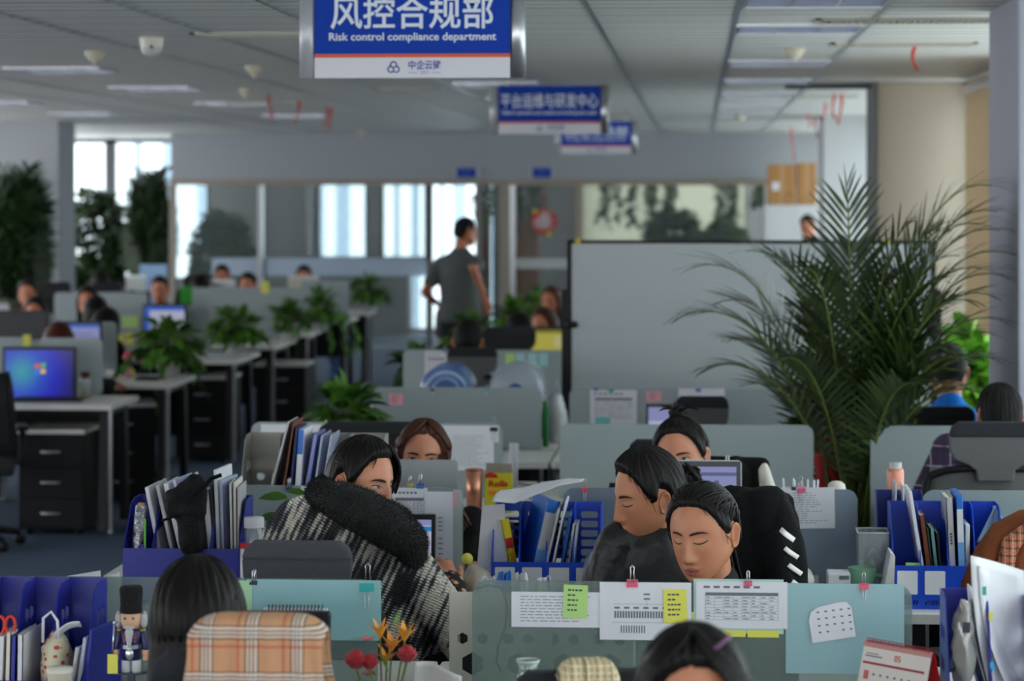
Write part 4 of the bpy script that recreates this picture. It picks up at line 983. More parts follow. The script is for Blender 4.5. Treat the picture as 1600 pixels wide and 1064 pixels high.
def person(label, hip, tyaw, head, hrot, hair='tied', hairmat=None, skin=None, top=None, trousers=None, male=False, near=False, arms='desk', hands=None, sw=1.0,
           gaze='down', group=None, hairfn=None, topname='sweater', part=None, hair_th=0.012, standing=False, legpose=None, sleeve='long', top_vox=None, brows=True, lips=True, curl=0.5, dome=0.0, collar=True, bulk=1.0, extra=()):
    skin = skin or mSkin; hairmat = hairmat or (mHairM if male else mHair)
    base = Vector((hip[0], hip[1], 0)); C = Vector(head) - base; tz = Matrix.Rotation(tyaw, 3, 'Z')
    RH3 = Matrix.Rotation(hrot[0], 3, 'Z') @ Matrix.Rotation(hrot[1], 3, 'X') @ Matrix.Rotation(hrot[2], 3, 'Y')
    R = Matrix.Translation(C) @ RH3.to_4x4()
    t = thing('person', label, 'person', base, 0, group)
    hz = 0.93 if standing else 0.53
    nk = R @ Vector((0, 0.022, -0.085)); N = R @ Vector((0, 0.03, -0.09)) + Vector((0, 0, -0.07)) + tz @ Vector((0, 0.015, 0))
    hipP = Vector((0, 0, hz)); side = tz @ Vector((1, 0, 0)); fr = tz @ Vector((0, -1, 0))
    spine = N - hipP
    def sp(f): return hipP.lerp(N, f) + fr * (-0.03 * sin(pi * f))
    def ring(f, hw, hd, n=20, k=0.0):
        c = sp(f); return [c + side * (hw * cos(a) * (1 + 0)) - fr * (hd * sin(a)) for a in [2 * pi * i / n for i in range(n)]]
    def torso(b, g, neckr=0.05):
        w = sw
        b.loft([ring(-0.14, 0.155 * w + g, 0.115 + g), ring(0.0, 0.168 * w + g, 0.125 + g), ring(0.3, 0.14 * w + g, 0.105 + g), ring(0.62, 0.152 * w + g, 0.115 + g), ring(0.76, 0.17 * w + g, 0.11 + g), ring(0.85, 0.172 * w + g, 0.09 + g), ring(0.93, 0.125 * w + g, 0.07 + g), ring(0.985, 0.075 + g, 0.058 + g), ring(1.04, neckr + g * 0.5, neckr + g * 0.5)])
    sh = {s_: sp(0.80) + side * (s_ * 0.158 * sw) for s_ in (-1, 1)}
    L1, L2 = (0.285, 0.255) if male else (0.265, 0.235)
    wr = {}; el = {}
    for s_ in (-1, 1):
        if hands and s_ in hands: target = Vector(hands[s_]) - base
        elif arms == 'desk': target = sp(0.0) * 0 + fr * 0.36 + side * (s_ * 0.13) + Vector((0, 0, 0.79))
        elif arms == 'lap': target = fr * 0.26 + side * (s_ * 0.08) + Vector((0, 0, 0.64))
        else: target = sh[s_] + Vector((0, 0, -0.5)) + side * (s_ * 0.05)
        el[s_], wr[s_] = ik(sh[s_], target, L1, L2, (side * s_ * 0.25 - fr * 0.9) if standing else (side * s_ * 0.55 + Vector((0, 0, -0.8)) - fr * 0.35))
    vox = 0.009 if near else 0.016
    # skin body: one continuous surface of neck, torso, arms, then head, ears and hands on it
    b = MB(); torso(b, -0.022)
    b.capsule(N + Vector((0, 0, -0.03)), nk, 0.047 if not male else 0.056, 0.046 if not male else 0.055); b.capsule(nk, R @ Vector((0, 0.014, -0.04)), 0.046, 0.05)
    for s_ in (-1, 1):
        b.capsule(sh[s_], el[s_], 0.042, 0.035); b.capsule(el[s_], wr[s_], 0.035, 0.025)
    vs, fs = remesh(b, vox, 4)
    B = MB([skin]); B.add(vs, fs, skin, True)
    nu, nv = (112, 96) if near else (52, 44)
    hv = [head_pt(2 * pi * j / nu, -pi / 2 + pi * i / nv, male) for i in range(nv + 1) for j in range(nu)]
    hf = [(i * nu + j, i * nu + (j + 1) % nu, (i + 1) * nu + (j + 1) % nu, (i + 1) * nu + j) for i in range(nv) for j in range(nu)]
    B.add([R @ p for p in hv], hf, skin, True)
    for s_ in (-1, 1):
        ear_into(B, R, s_, skin)
        if arms or hands: put_hand(B, wr[s_], (wr[s_] - el[s_]).normalized() + Vector((0, 0, -0.05)), -s_, skin, curl=curl)
    B.build('body', parent=t)
    bvh = BVHTree.FromPolygons(hv, [q for q in hf])
    FB = None
    def face(nm, m, lst, off=0.0007, rows=2):
        q = MB()
        for pts in lst: strip(q, bvh, R, pts, off, rows)
        q.build(nm, m, t)
    def mir(pts): return [(-x, z, w) for x, z, w in pts]
    if brows:
        br = [(0.010, 0.0150, 0.0020), (0.017, 0.0170, 0.0036), (0.028, 0.0188, 0.0036), (0.040, 0.0180, 0.0026), (0.050, 0.0135, 0.0008)]
        face('eyebrows', mBrow, [br, mir(br)])
        if gaze == 'down':
            la = [(0.0155, -0.0035, 0.0008), (0.022, -0.0075, 0.0014), (0.031, -0.0090, 0.0017), (0.040, -0.0070, 0.0016), (0.0485, -0.0025, 0.0008)]
            cr = [(0.017, 0.0035, 0.0003), (0.026, 0.0065, 0.0006), (0.036, 0.006, 0.0006), (0.046, 0.001, 0.0003)]
            face('eyelashes', mLash, [la, mir(la)], 0.001); face('eyelid_crease_shades', mLidShade, [cr, mir(cr)], 0.0005)
        else:
            wh = [(0.0165, -0.0035, 0.0004), (0.022, -0.0012, 0.0030), (0.031, -0.0005, 0.0045), (0.040, -0.0003, 0.0032), (0.0465, 0.0002, 0.0004)]
            face('eyes', mWhite, [wh, mir(wh)], 0.0008)
            gx = 0.003 if gaze == 'side' else 0.0
            q = MB()
            for sg in (-1, 1):
                strip(q, bvh, R, [(sg * 0.031 + gx - 0.0052, -0.0004, 0.0012), (sg * 0.031 + gx - 0.003, -0.0004, 0.0042), (sg * 0.031 + gx, -0.0004, 0.0048), (sg * 0.031 + gx + 0.003, -0.0004, 0.0042), (sg * 0.031 + gx + 0.0052, -0.0004, 0.0012)], 0.0014)
            q.build('irises', mIris, t)
            la = [(0.0155, -0.0035, 0.0006), (0.022, 0.0022, 0.0010), (0.031, 0.0044, 0.0013), (0.040, 0.0032, 0.0013), (0.0485, 0.0006, 0.0008)]
            face('eyelashes', mLash, [la, mir(la)], 0.0018)
    if lips:
        up = [(-0.0225, -0.0757, 0.0005), (-0.013, -0.0720, 0.0034), (-0.005, -0.0700, 0.0046), (0, -0.0710, 0.0042), (0.005, -0.0700, 0.0046), (0.013, -0.0720, 0.0034), (0.0225, -0.0757, 0.0005)]
        lo = [(-0.021, -0.0762, 0.0005), (-0.012, -0.0796, 0.0030), (0, -0.0810, 0.0042), (0.012, -0.0796, 0.0030), (0.021, -0.0762, 0.0005)]
        face('lips', mLip, [up, lo], 0.0006, 3)
        ml = [(-0.022, -0.0757, 0.0003), (0, -0.0757, 0.0007), (0.022, -0.0757, 0.0003)]
        face('mouth_nostril_shade', mNostril, [ml, [(0.0035, -0.0555, 0.0006), (0.0065, -0.0548, 0.0016), (0.0095, -0.0552, 0.0008)], [(-0.0035, -0.0555, 0.0006), (-0.0065, -0.0548, 0.0016), (-0.0095, -0.0552, 0.0008)]], 0.0012)
    # hair
    hb = MB(); nuh, nvh = (160, 72) if near else (64, 36)
    vs, fs = hair_shell(R, hair, hair_th, nuh, nvh, part, male, 0.0024 if near else 0.001, dome=dome); hb.add(vs, fs, None, True)
    if hairfn: hairfn(hb, R)
    ho = hb.build('hair', hairmat, t)
    # clothes
    if top is not None:
        b = MB(); g = 0.012 * bulk; torso(b, g, 0.058)
        for s_ in (-1, 1):
            if sleeve == 'long':
                b.capsule(sh[s_], el[s_], 0.058 * bulk, 0.05 * bulk); b.capsule(el[s_], wr[s_].lerp(el[s_], 0.06), 0.05 * bulk, 0.038 * bulk)
            else:
                b.capsule(sh[s_], sh[s_].lerp(el[s_], 0.62), 0.066, 0.06)
        for a, c, ra, rc in extra: b.capsule(a - base, c - base, ra, rc, 18)
        if collar: b.capsule(N + Vector((0, 0, -0.02)), N + Vector((0, 0, 0.012)), 0.066, 0.062)
        vs, fs = remesh(b, top_vox or (0.008 if near else 0.016), 3)
        q = MB(); q.add(vs, fs, None, True); q.build(topname, top, t)
    b = MB(); b.loft([ring(-0.16, 0.168 * sw, 0.13), ring(0.0, 0.176 * sw, 0.135), ring(0.16, 0.155 * sw, 0.12)])
    for s_ in (-1, 1):
        hj = hipP + side * (s_ * 0.09) + Vector((0, 0, -0.04))
        if standing:
            k = (legpose or {-1: 0.0, 1: 0.0})[s_]; kn = hj + fr * (0.18 * k + 0.02) + Vector((0, 0, -0.42)); an = kn + fr * (0.06 * k - 0.06 * (1 if k < 0 else 0) - 0.02) + Vector((0, 0, -0.40))
        else:
            kn = hj + fr * 0.40 + Vector((0, 0, 0.0)); an = kn + fr * 0.02 + Vector((0, 0, -0.40))
        b.capsule(hj, kn, 0.088, 0.062); b.capsule(kn, an, 0.06, 0.05)
    vs, fs = remesh(b, 0.018, 3); q = MB(); q.add(vs, fs, None, True); q.build('trousers', trousers or mTrouser, t)
    for s_ in (-1, 1):
        hj = hipP + side * (s_ * 0.09)
        if standing:
            k = (legpose or {-1: 0, 1: 0})[s_]; an = hj + fr * (0.24 * k - 0.06 * (1 if k < 0 else 0)) + Vector((0, 0, -0.86))
        else: an = hj + fr * 0.42 + Vector((0, 0, -0.44))
        an.z = 0.0
        q = MB(); q.capsule(an - fr * 0.03 + Vector((0, 0, 0.045)), an + fr * 0.15 + Vector((0, 0, 0.04)), 0.045, 0.04); q.build('shoe', mShoe, t)
    t['_dummy'] = 0; del t['_dummy']
    PERSON_INFO[label] = dict(R=R, N=N + base, sp=[p + base for p in (sp(0), sp(0.5), sp(0.845))], wr={k: v + base for k, v in wr.items()}, el={k: v + base for k, v in el.items()}, sh={k: v + base for k, v in sh.items()}, base=base, side=side, fr=fr)
    return t
PERSON_INFO = {}
mTrouser = M('dark_trousers', (34, 36, 44), 0.85); mShoe = M('dark_shoe', (24, 22, 22), 0.5)
def cloth(name, col, **k): return M(name, col, k.pop('rough', 0.9), bump=0.3, bscale=120, spec=0.15, **k)

def tied_locks(b, R, bun, bun_r=0.03, n=70, seed=1, bunshape=True, r=(0.006, 0.004), lift=0.013, style='tied', droop=None):
    """locks combed from the hairline to the knot, and the knot itself"""
    rnd = random.Random(seed); bun = Vector(bun)
    bd = bun.normalized(); aB = atan2(bd.x, -bd.y); eB = math.asin(max(-1, min(1, bd.z)))
    for i in range(n):
        A = rnd.uniform(-175, 175); e0 = pw(HL[style], abs(A)) + rnd.uniform(3, 8)
        if e0 > 88: continue
        d0 = Vector((sin(radians(A)) * cos(radians(e0)), -cos(radians(A)) * cos(radians(e0)), sin(radians(e0))))
        if d0.dot(bd) > 0.93: continue
        w = d0.angle(bd) if d0.angle(bd) > 1e-3 else 1e-3; pts = []; rnd0 = rnd.random()
        for k in range(11):
            f = k / 10; d = (d0 * sin((1 - f) * w) + bd * sin(f * w)) / sin(w)
            if abs(A) < 112 and eB < 0.6:
                em = radians(lerp(34, 70, rnd0)); md = Vector((sin(radians(97 if A > 0 else -97)) * cos(em), -cos(radians(97)) * cos(em), sin(em))); d = (d0 * (1 - f) ** 2 + md * 2 * f * (1 - f) * 1.15 + bd * f * f).normalized()
            pts.append(head_pt(atan2(d.x, -d.y), math.asin(max(-1, min(1, d.z))), False, lift * smooth01(-0.05, 0.3, f) - 0.0015 + rnd.uniform(-0.0008, 0.0008)))
        lock(b, R, pts, rnd.uniform(r[0] * 0.7, r[0]), r[1])
    for i in range(34):   # fine strands along the hairline
        A = rnd.choice((-1, 1)) * rnd.uniform(30, 78); e0 = pw(HL[style], abs(A)); k_ = rnd.uniform(6, 18); s_ = 1 if A > 0 else -1
        lock(b, R, [head_pt(radians(A + s_ * 5 * f * f), radians(e0 + 6 - k_ * f), False, 0.004 + 0.004 * sin(pi * f)) for f in [j / 6 for j in range(7)]], 0.0009, 0.0003, 4)
    if bunshape:
        for i in range(26):
            a0 = rnd.uniform(0, 2 * pi); tilt = rnd.uniform(-0.5, 0.5); rr = bun_r * rnd.uniform(0.55, 1.0)
            ax = Vector((rnd.uniform(-.4, .4), rnd.uniform(-.4, .4), 0)) + bd; ax.normalize(); u = ax.orthogonal().normalized(); v = ax.cross(u)
            pts = [bun + u * rr * cos(a0 + s) + v * rr * sin(a0 + s) + ax * (tilt * bun_r * cos(2 * s) + 0.3 * bun_r * sin(s)) for s in [j * 0.42 for j in range(12)]]
            lock(b, R, pts, 0.007, 0.004)
        b.ell(R @ bun, (bun_r * 0.85,) * 3, 14, 10)
def flyaway(b, R, n, seed, zmin=0.03, L=0.05):
    rnd = random.Random(seed)
    for i in range(n):
        a = pi + rnd.uniform(-1.7, 1.7); e = rnd.uniform(0.2, 1.4); p = head_pt(a, e, False, 0.012); tn = p.normalized().cross(Vector((rnd.uniform(-1, 1), rnd.uniform(-1, 1), rnd.uniform(-1, 1)))).normalized(); LL = L * rnd.uniform(0.4, 1.0)
        pts = [p + tn * (LL * s / 6) + p.normalized() * (LL * (0.32 * s / 6 - 0.3 * (s / 6) ** 2)) for s in range(7)]
        b.tube([R @ q for q in pts], 0.0004, 3, cap=False)
# ------------------------------------------------------------------ rows of desks and their screens
R0, R1, R2, R3, R4 = 6.40, 8.45, 10.8, 12.8, 15.9
XM = ((-3.0, -1.86), (-1.85, -0.66), (-0.65, 0.55), (0.56, 1.72))       # desk columns, the last one at the window side
D = 0.57
def row_desks(Y, near, far, where):
    for k, (ck, cl) in enumerate(((1, 'aisle-side'), (2, 'middle'), (3, 'window-side'))):
        x0, x1 = XM[ck]
        if Y > 10 and ck == 3: x1 = 1.22 if 10 < Y < 12.5 else 1.7
        if 10 < Y < 12.5: x0, x1 = (0.74 if ck == 3 else x0), (0.43 if ck == 2 else x1)
        if near: desk(x0, x1, Y - 0.02 - D, Y - 0.02, 'white-topped %s desk in front of the screens of the %s' % (cl, where))
        if far: desk(x0, x1, Y + 0.02, Y + 0.02 + D, 'white-topped %s desk behind the screens of the %s' % (cl, where))
row_desks(R0, True, True, 'row nearest the camera'); row_desks(R1, True, True, 'second row')
row_desks(R2, True, True, 'third row with the palm'); row_desks(R3, True, True, 'fourth row by the whiteboard')
row_desks(R4, True, True, 'fifth row beyond the whiteboard')
screen(-1.72, X(590, R0), R0, 'frosted screen with the teal clip in front of the grey headrest chair', mat=mFrostClear)
screen(X(738, R0), X(1425, R0), R0, 'frosted screen covered with printed tables and sticky notes', mat=mFrostClear)
mFrostBlue = M_thin('frosted_screen_blue', (128, 142, 158), 0.18, 0.28, 0.1)
screen(X(372, R1), X(723, R1), R1, 'frosted screen behind the woman in the knitted cardigan', mat=mFrost)
screen(X(880, R1), X(1340, R1), R1, 'frosted screen with the typed list hanging by a pink clip', mat=mFrostBlue)
screen(X(1441, R1), 1.62, R1, 'frosted screen behind the bright blue document rack', mat=mFrost)
screen(X(393, R2), X(785, R2), R2, 'frosted screen with wide white sheets clipped along its top', mat=mFrostFar)
screen(X(875, R2), X(1271, R2), R2, 'plain frosted screen behind the woman with the topknot', mat=mFrostFar)
screen(X(1360, R2), 1.21, R2, 'plain frosted screen behind the copper bottle beside the palm', mat=mFrostFar)
screen(X(583, R3), X(846, R3), R3, 'frosted screen with a pink note below the two water jugs', mat=mFrostFar)
screen(X(890, R3), X(1254, R3), R3, 'frosted screen with a printed form in front of the whiteboard', mat=mFrostFar)
screen(X(630, R4), X(888, R4), R4, 'frosted screen with a row of small notes beside the whiteboard', mat=mFrostFar)

# bench of desks on the other side of the aisle, all facing the far wall
XB = -3.3
benches = [(15.35, 16.12), (17.05, 18.0), (19.55, 20.65), (21.4, 22.5), (23.3, 24.1), (25.9, 26.7), (27.6, 28.2)]
names = ['nearest', 'second', 'third', 'fourth', 'fifth', 'sixth', 'farthest']
for (y0, y1), nm in zip(benches, names):
    desk(XB - 1.2, XB, y0, y1, 'white desk end on black legs, %s along the far side of the aisle' % nm)
    desk(XB - 2.42, XB - 1.22, y0, y1, 'white desk one place in from the aisle, %s of the far bench' % nm)
pedestal(X(88, 15.6), 15.72, 'black drawer pedestal with three bright handles under the desk with the blue desktop monitor', h=0.60, w=0.38)
pedestal(X(190, 17.4), 17.42, 'black drawer pedestal with a pale side under the second desk of the far bench', h=0.62, rotz=0.25)
pedestal(X(325, 20.0), 20.02, 'black drawer pedestal under the desk with the second potted pothos', h=0.62)
pedestal(X(445, 21.9), 21.9, 'black drawer pedestal under the fourth desk of the far bench', h=0.6)
for (pa, pb, Y, zt, lab) in ((60, 160, 16.09, 1.09, 'grey-green screen behind the monitor with the blue desktop'), (122, 182, 17.97, 1.1, 'grey screen beside the lavender monitor'), (-60, 50, 17.1, 1.04, 'grey screen cut off by the picture edge behind the blue desktop monitor'),
                       (160, 330, 20.62, 1.1, 'frosted screen with the pale yellow notes behind the first potted pothos'), (330, 470, 22.46, 1.09, 'pale frosted screen behind the second potted pothos'), (-40, 85, 19.6, 1.08, 'grey screen with a green note at the far bench'),
                       (300, 480, 24.06, 1.12, 'long pale screen in front of the man in the dark red shirt'), (470, 545, 26.66, 1.1, 'pale screen next to the pothos on the sixth desk'), (85, 230, 23.34, 1.1, 'grey screen in front of two bowed heads')):
    screen(X(pa, Y), X(pb, Y), Y, lab, ztop=zt, zbot=0.75, mat=mFrostFar)

# ------------------------------------------------------------------ chairs
chair(X(470, 7.12), 7.36, 0.0, 'grey headrest chair behind the screen with the teal clip', meshmat=M('chair_grey', (72, 74, 80), 0.9, bump=0.4, bscale=300), hd=M('chair_grey2', (74, 76, 82), 0.9, bump=0.4, bscale=300)).scale = (1.0, 1.0, 0.925)
chair(X(1545, 9.7), 9.95, 0.05, 'tall mesh chair of the man in the purple checked shirt', meshmat=mMesh).scale = (1.12, 1.05, 1.02)
chair(X(1097, 11.75), 12.0, 0.0, 'empty mesh headrest chair beside the laptop in front of the whiteboard', hd=mFabric).scale = (0.8, 1, 0.96)
chair(X(739, 14.9), 15.15, 0.0, 'mesh headrest chair behind the two water jugs').scale = (0.98, 1, 0.985)
chair(X(797, 16.9), 17.15, 0.0, 'dark headrest chair behind the row of small notes', meshmat=mMeshDark).scale = (1.15, 1, 1.0)
chair(X(1458, 11.7), 11.95, 0.1, 'dark headrest chair in front of the man in the bright blue shirt', meshmat=mMeshDark).scale = (1.0, 1, 0.93)
chair(X(566, 9.7), 9.6, pi, 'black headrest chair of the woman behind the silver laptop lid', meshmat=mMeshDark).scale = (1.3, 1, 0.99)
chair(X(1045, 9.3), 9.2, pi, 'navy chair of the woman with the topknot', meshmat=M('chair_navy', (26, 28, 40), 0.9), hd=M('chair_navy2', (28, 30, 42), 0.9)).scale = (1.0, 1, 0.97)
chair(X(1084, 6.85), 6.87, pi - 0.45, 'black chair under the draped jacket with white sleeve stripes', meshmat=mMeshDark).scale = (0.78, 1, 0.96)
chair(X(380, 5.02), 5.22, 0.0, 'chair under the plaid shawl in front of the screen with the teal clip', meshmat=mMeshDark).scale = (1.05, 1, 0.99)
chair(X(955, 5.0), 5.05, pi + 0.2, 'black chair with a beige tweed jacket behind the cropped woman', meshmat=mMeshDark).scale = (1, 1, 0.9)
chair(X(1662, 7.4), 7.62, 0.1, 'black chair hung with the brown coat at the picture edge', meshmat=mMeshDark).scale = (1, 1, 1.02)
chair(X(862, 18.2), 18.6, pi, 'black chair half hidden by the whiteboard post', meshmat=mMeshDark)
chair(X(-40, 15.0), 14.9, 0.3, 'black chair cut off by the picture edge at the nearest far-bench desk', meshmat=mMeshDark, tall=False)
for px, Y, tall, lab in ((155, 24.5, True, 'black chair below the tall pot plants at the far bench'), (300, 27.2, True, 'black chair beside the green folder'), (205, 22.95, False, 'low black chair back behind the bowed heads of the far bench'), (75, 24.9, True, 'black chair behind the woman nearest the picture edge')):
    chair(X(px, Y), Y, pi, lab, meshmat=mMeshDark, tall=tall)

# ------------------------------------------------------------------ people
mBlackCloth = cloth('black_cloth', (15, 15, 17)); mCharcoal = cloth('charcoal_cloth', (38, 39, 42)); mLeather = M('black_leather', (19, 19, 21), 0.42, spec=0.5, bump=0.35, bscale=45)
mGreyShirt = cloth('grey_tshirt', (86, 90, 90)); mNavyCloth = cloth('navy_cloth', (28, 30, 48)); mRedShirt = cloth('dark_red_shirt', (74, 26, 24)); mBlueShirt = cloth('bright_blue_shirt', (32, 116, 206))
def pc(px, py, Y): return P(px, py, Y)
def at_hip(px, Y): return (X(px, Y), Y)

def bun_low(b, R):
    tied_locks(b, R, (0.02, 0.118, 0.0), 0.036, 110, 4); flyaway(b, R, 60, 5, L=0.035)
def pony(b, R):
    tied_locks(b, R, (0, 0.1, -0.03), 0.02, 120, 7, bunshape=False)
    rnd = random.Random(3)
    for i in range(40):
        a = rnd.uniform(0, 2 * pi); r = rnd.uniform(0, 0.02); pts = [Vector((r * cos(a) * (1 + f), 0.098 + 0.012 * f + r * sin(a), -0.03 - 0.24 * f + 0.01 * sin(4 * f + a))) for f in [k / 8 for k in range(9)]]
        lock(b, R, pts, 0.006, 0.002)
    flyaway(b, R, 40, 9, L=0.03)
# woman in front with closed eyes, hair tied back
person('woman with closed eyes and tied-back black hair bending over the screen of printed tables', at_hip(1108, 7.03), -0.35, pc(1099, 829, 6.8), (-0.48, 0.2, -0.06), 'swept', top=mCharcoal, near=True, hairfn=pony, gaze='down', hair_th=0.010, sw=0.98)
# profile woman in the leather jacket
def bun_clip(b, R):
    tied_locks(b, R, (0.0, 0.125, 0.012), 0.038, 120, 11); flyaway(b, R, 90, 12, L=0.04)
person('woman in a black leather jacket seen in profile with her hair in a low clip', at_hip(1050, 7.5), pi - 0.12, pc(1012, 772, 7.45), (-1.12, 0.22, 0.06), 'swept', top=mLeather, near=True, hairfn=bun_clip, gaze='down', hair_th=0.016, topname='leather_jacket', bulk=1.15, sw=1.0, dome=0.006, extra=[(P(968, 850, 7.45), P(1060, 812, 7.52), .062, .07), (P(962, 860, 7.45), P(950, 950, 7.45), .062, .07), (P(1060, 815, 7.52), P(1152, 850, 7.5), .07, .062), (P(1156, 860, 7.5), P(1175, 950, 7.5), .062, .07), (P(1010, 870, 7.48), P(1010, 980, 7.5), .1, .12), (P(1105, 870, 7.5), P(1105, 980, 7.5), .1, .12)], skin=mSkin)
def topknot(b, R):
    tied_locks(b, R, (0.0, 0.03, 0.128), 0.028, 120, 21, style='tied'); flyaway(b, R, 40, 22, L=0.03)
    rnd = random.Random(8)
    for i in range(14):
        a = rnd.uniform(-1.4, 1.4); pts = [Vector((0.02 * sin(a) + 0.05 * f * sin(a), 0.03, 0.145 + 0.045 * f * cos(a) - 0.02 * f * f)) for f in [k / 5 for k in range(6)]]
        lock(b, R, pts, 0.003, 0.001)
person('woman with a reddish topknot looking down behind the raised laptop', at_hip(1066, 9.1), 0.05, pc(1065, 711, 8.85), (-0.28, 0.1, -0.12), 'tied', top=mBlackCloth, near=True, hairfn=topknot, gaze='ahead', skin=mSkin3)
# brown long hair behind the silver lid
def longbr(b, R):
    hair_curtain(b, R, 60, 300, 0.36, 1.12, 0.022, seed=3)
    rnd = random.Random(31)
    for i in range(36):    # lock falling forward over one shoulder
        o = Vector((0.062 + rnd.uniform(-0.012, 0.02), -0.045 + rnd.uniform(-0.02, 0.02), 0.02)); pts = [o + Vector((0.03 * f + 0.16 * f * f, -0.05 * f, -0.36 * f)) + Vector((0, 0.01 * sin(5 * f + i), 0.008 * sin(7 * f + i))) for f in [k / 10 for k in range(11)]]
        lock(b, R, pts, 0.008, 0.003)
    for i in range(26):
        A = 20 - rnd.uniform(2, 40); pts = [head_pt(radians(lerp(18, lerp(70, 100, i / 26), f)), radians(lerp(78, 12, f)), False, 0.016) for f in [k / 8 for k in range(9)]]
        lock(b, R, pts, 0.007, 0.004)
        pts = [head_pt(radians(lerp(14, -lerp(64, 100, i / 26), f)), radians(lerp(78, 12, f)), False, 0.016) for f in [k / 8 for k in range(9)]]
        lock(b, R, pts, 0.007, 0.004)
person('woman with long brown hair whose face is half hidden by a silver laptop lid', at_hip(668, 9.35), 0.0, pc(661, 711, 9.12), (0.05, 0.08, 0.05), 'long', hairmat=mHairBr, top=mBlackCloth, near=True, hairfn=longbr, gaze='ahead', part=15, skin=mSkin3, hands={1: P(738, 885, 8.72)})
# knitted cardigan
def M_knit():
    m, nt, b = nodes_of('black_white_knit'); N_ = nt.nodes.new; L_ = nt.links.new
    tc = N_('ShaderNodeTexCoord'); mp = N_('ShaderNodeMapping'); mp.inputs['Rotation'].default_value = (0, -0.42, 0); L_(tc.outputs['Object'], mp.inputs['Vector'])
    wv = N_('ShaderNodeTexWave'); wv.wave_type = 'BANDS'; wv.bands_direction = 'X'; wv.inputs['Scale'].default_value = 17; wv.inputs['Distortion'].default_value = 1.6; wv.inputs['Detail'].default_value = 2; wv.inputs['Detail Scale'].default_value = 6
    st = N_('ShaderNodeTexWave'); st.bands_direction = 'Z'; st.inputs['Scale'].default_value = 42; st.inputs['Distortion'].default_value = 1.0
    m2 = N_('ShaderNodeMapping'); m2.inputs['Scale'].default_value = (17, 10, 6.5); L_(mp.outputs[0], m2.inputs['Vector'])
    ns = N_('ShaderNodeTexNoise'); ns.inputs['Scale'].default_value = 1.0; ns.inputs['Detail'].default_value = 2
    L_(mp.outputs[0], wv.inputs['Vector']); L_(mp.outputs[0], st.inputs['Vector']); L_(m2.outputs[0], ns.inputs['Vector'])
    a1 = N_('ShaderNodeMath'); a1.operation = 'MULTIPLY_ADD'; a1.inputs[1].default_value = 0.40; L_(wv.outputs['Fac'], a1.inputs[0])
    a2 = N_('ShaderNodeMath'); a2.operation = 'MULTIPLY_ADD'; a2.inputs[1].default_value = 2.7; a2.inputs[2].default_value = -1.08; L_(ns.outputs['Fac'], a2.inputs[0]); L_(a2.outputs[0], a1.inputs[2])
    a3 = N_('ShaderNodeMath'); a3.operation = 'MULTIPLY_ADD'; a3.inputs[1].default_value = 0.16; L_(st.outputs['Fac'], a3.inputs[0]); L_(a1.outputs[0], a3.inputs[2])
    r = N_('ShaderNodeValToRGB'); e = r.color_ramp.elements; e[0].position = 0.34; e[0].color = lin((28, 28, 32)) + (1,); e[1].position = 0.8; e[1].color = lin((222, 216, 200)) + (1,)
    q = e.new(0.5); q.color = lin((84, 86, 94)) + (1,); L_(a3.outputs[0], r.inputs[0]); L_(r.outputs[0], b.inputs['Base Color'])
    bp = N_('ShaderNodeBump'); bp.inputs['Strength'].default_value = 0.9; bp.inputs['Distance'].default_value = 0.008
    mm = N_('ShaderNodeMath'); mm.operation = 'MULTIPLY'; L_(wv.outputs['Fac'], mm.inputs[0]); L_(st.outputs['Fac'], mm.inputs[1]); L_(mm.outputs[0], bp.inputs['Height']); L_(bp.outputs[0], b.inputs['Normal'])
    b.inputs['Roughness'].default_value = 0.9
    return m
def sidebang(b, R):
    tied_locks(b, R, (0.0, 0.112, -0.03), 0.03, 120, 41, style='swept')
    rnd = random.Random(5)
    for i in range(40):   # fringe swept across to the far temple
        f0 = i / 40; pts = [head_pt(radians(lerp(30, 62 + 10 * sin(i), f)), radians(lerp(60, lerp(30, -12, f0), f)), False, 0.017 + 0.004 * sin(pi * f)) for f in [k / 8 for k in range(9)]]
        lock(b, R, pts, 0.006, 0.003)
    flyaway(b, R, 50, 6, L=0.035)
KN = person('woman in a black and white knitted cardigan peering over its fur collar', at_hip(540, 7.6), pi - 0.15, pc(566, 753, 7.6), (1.02, 0.12, 0.10), 'swept', hairmat=mHair, top=M_knit(), near=True, hairfn=sidebang, gaze='side', topname='knitted_cardigan', bulk=1.3, sw=1.2, part=25, extra=[(P(462, 812, 7.62), P(560, 800, 7.62), .062, .09), (P(450, 835, 7.62), P(428, 975, 7.66), .072, .078), (P(500, 850, 7.6), P(505, 1000, 7.6), .1, .13), (P(570, 850, 7.6), P(590, 1000, 7.6), .13, .14), (P(630, 868, 7.6), P(668, 985, 7.62), .075, .07)], skin=mSkin3, hands={-1: P(700, 915, 7.75), 1: P(450, 960, 7.9)}, hair_th=0.014, dome=0.006)
kb = KN.location; b = MB(); rnd = random.Random(2)
chain = [(P(497, 772, 7.5), .03), (P(530, 782, 7.42), .05), (P(572, 801, 7.38), .058), (P(610, 824, 7.40), .058), (P(640, 845, 7.46), .048), (P(650, 882, 7.52), .026)]
for (a, ra), (c, rc) in zip(chain, chain[1:]): b.capsule(a - kb, c - kb, ra, rc)
back = [(P(500, 770, 7.56), .04), (P(525, 765, 7.72), .045), (P(620, 812, 7.72), .04), (P(645, 850, 7.6), .04)]
for (a, ra), (c, rc) in zip(back, back[1:]): b.capsule(a - kb, c - kb, ra, rc)
vs, fs = remesh(b, 0.008, 4); b = MB(); b.add(vs, fs, None, True)
tri = []
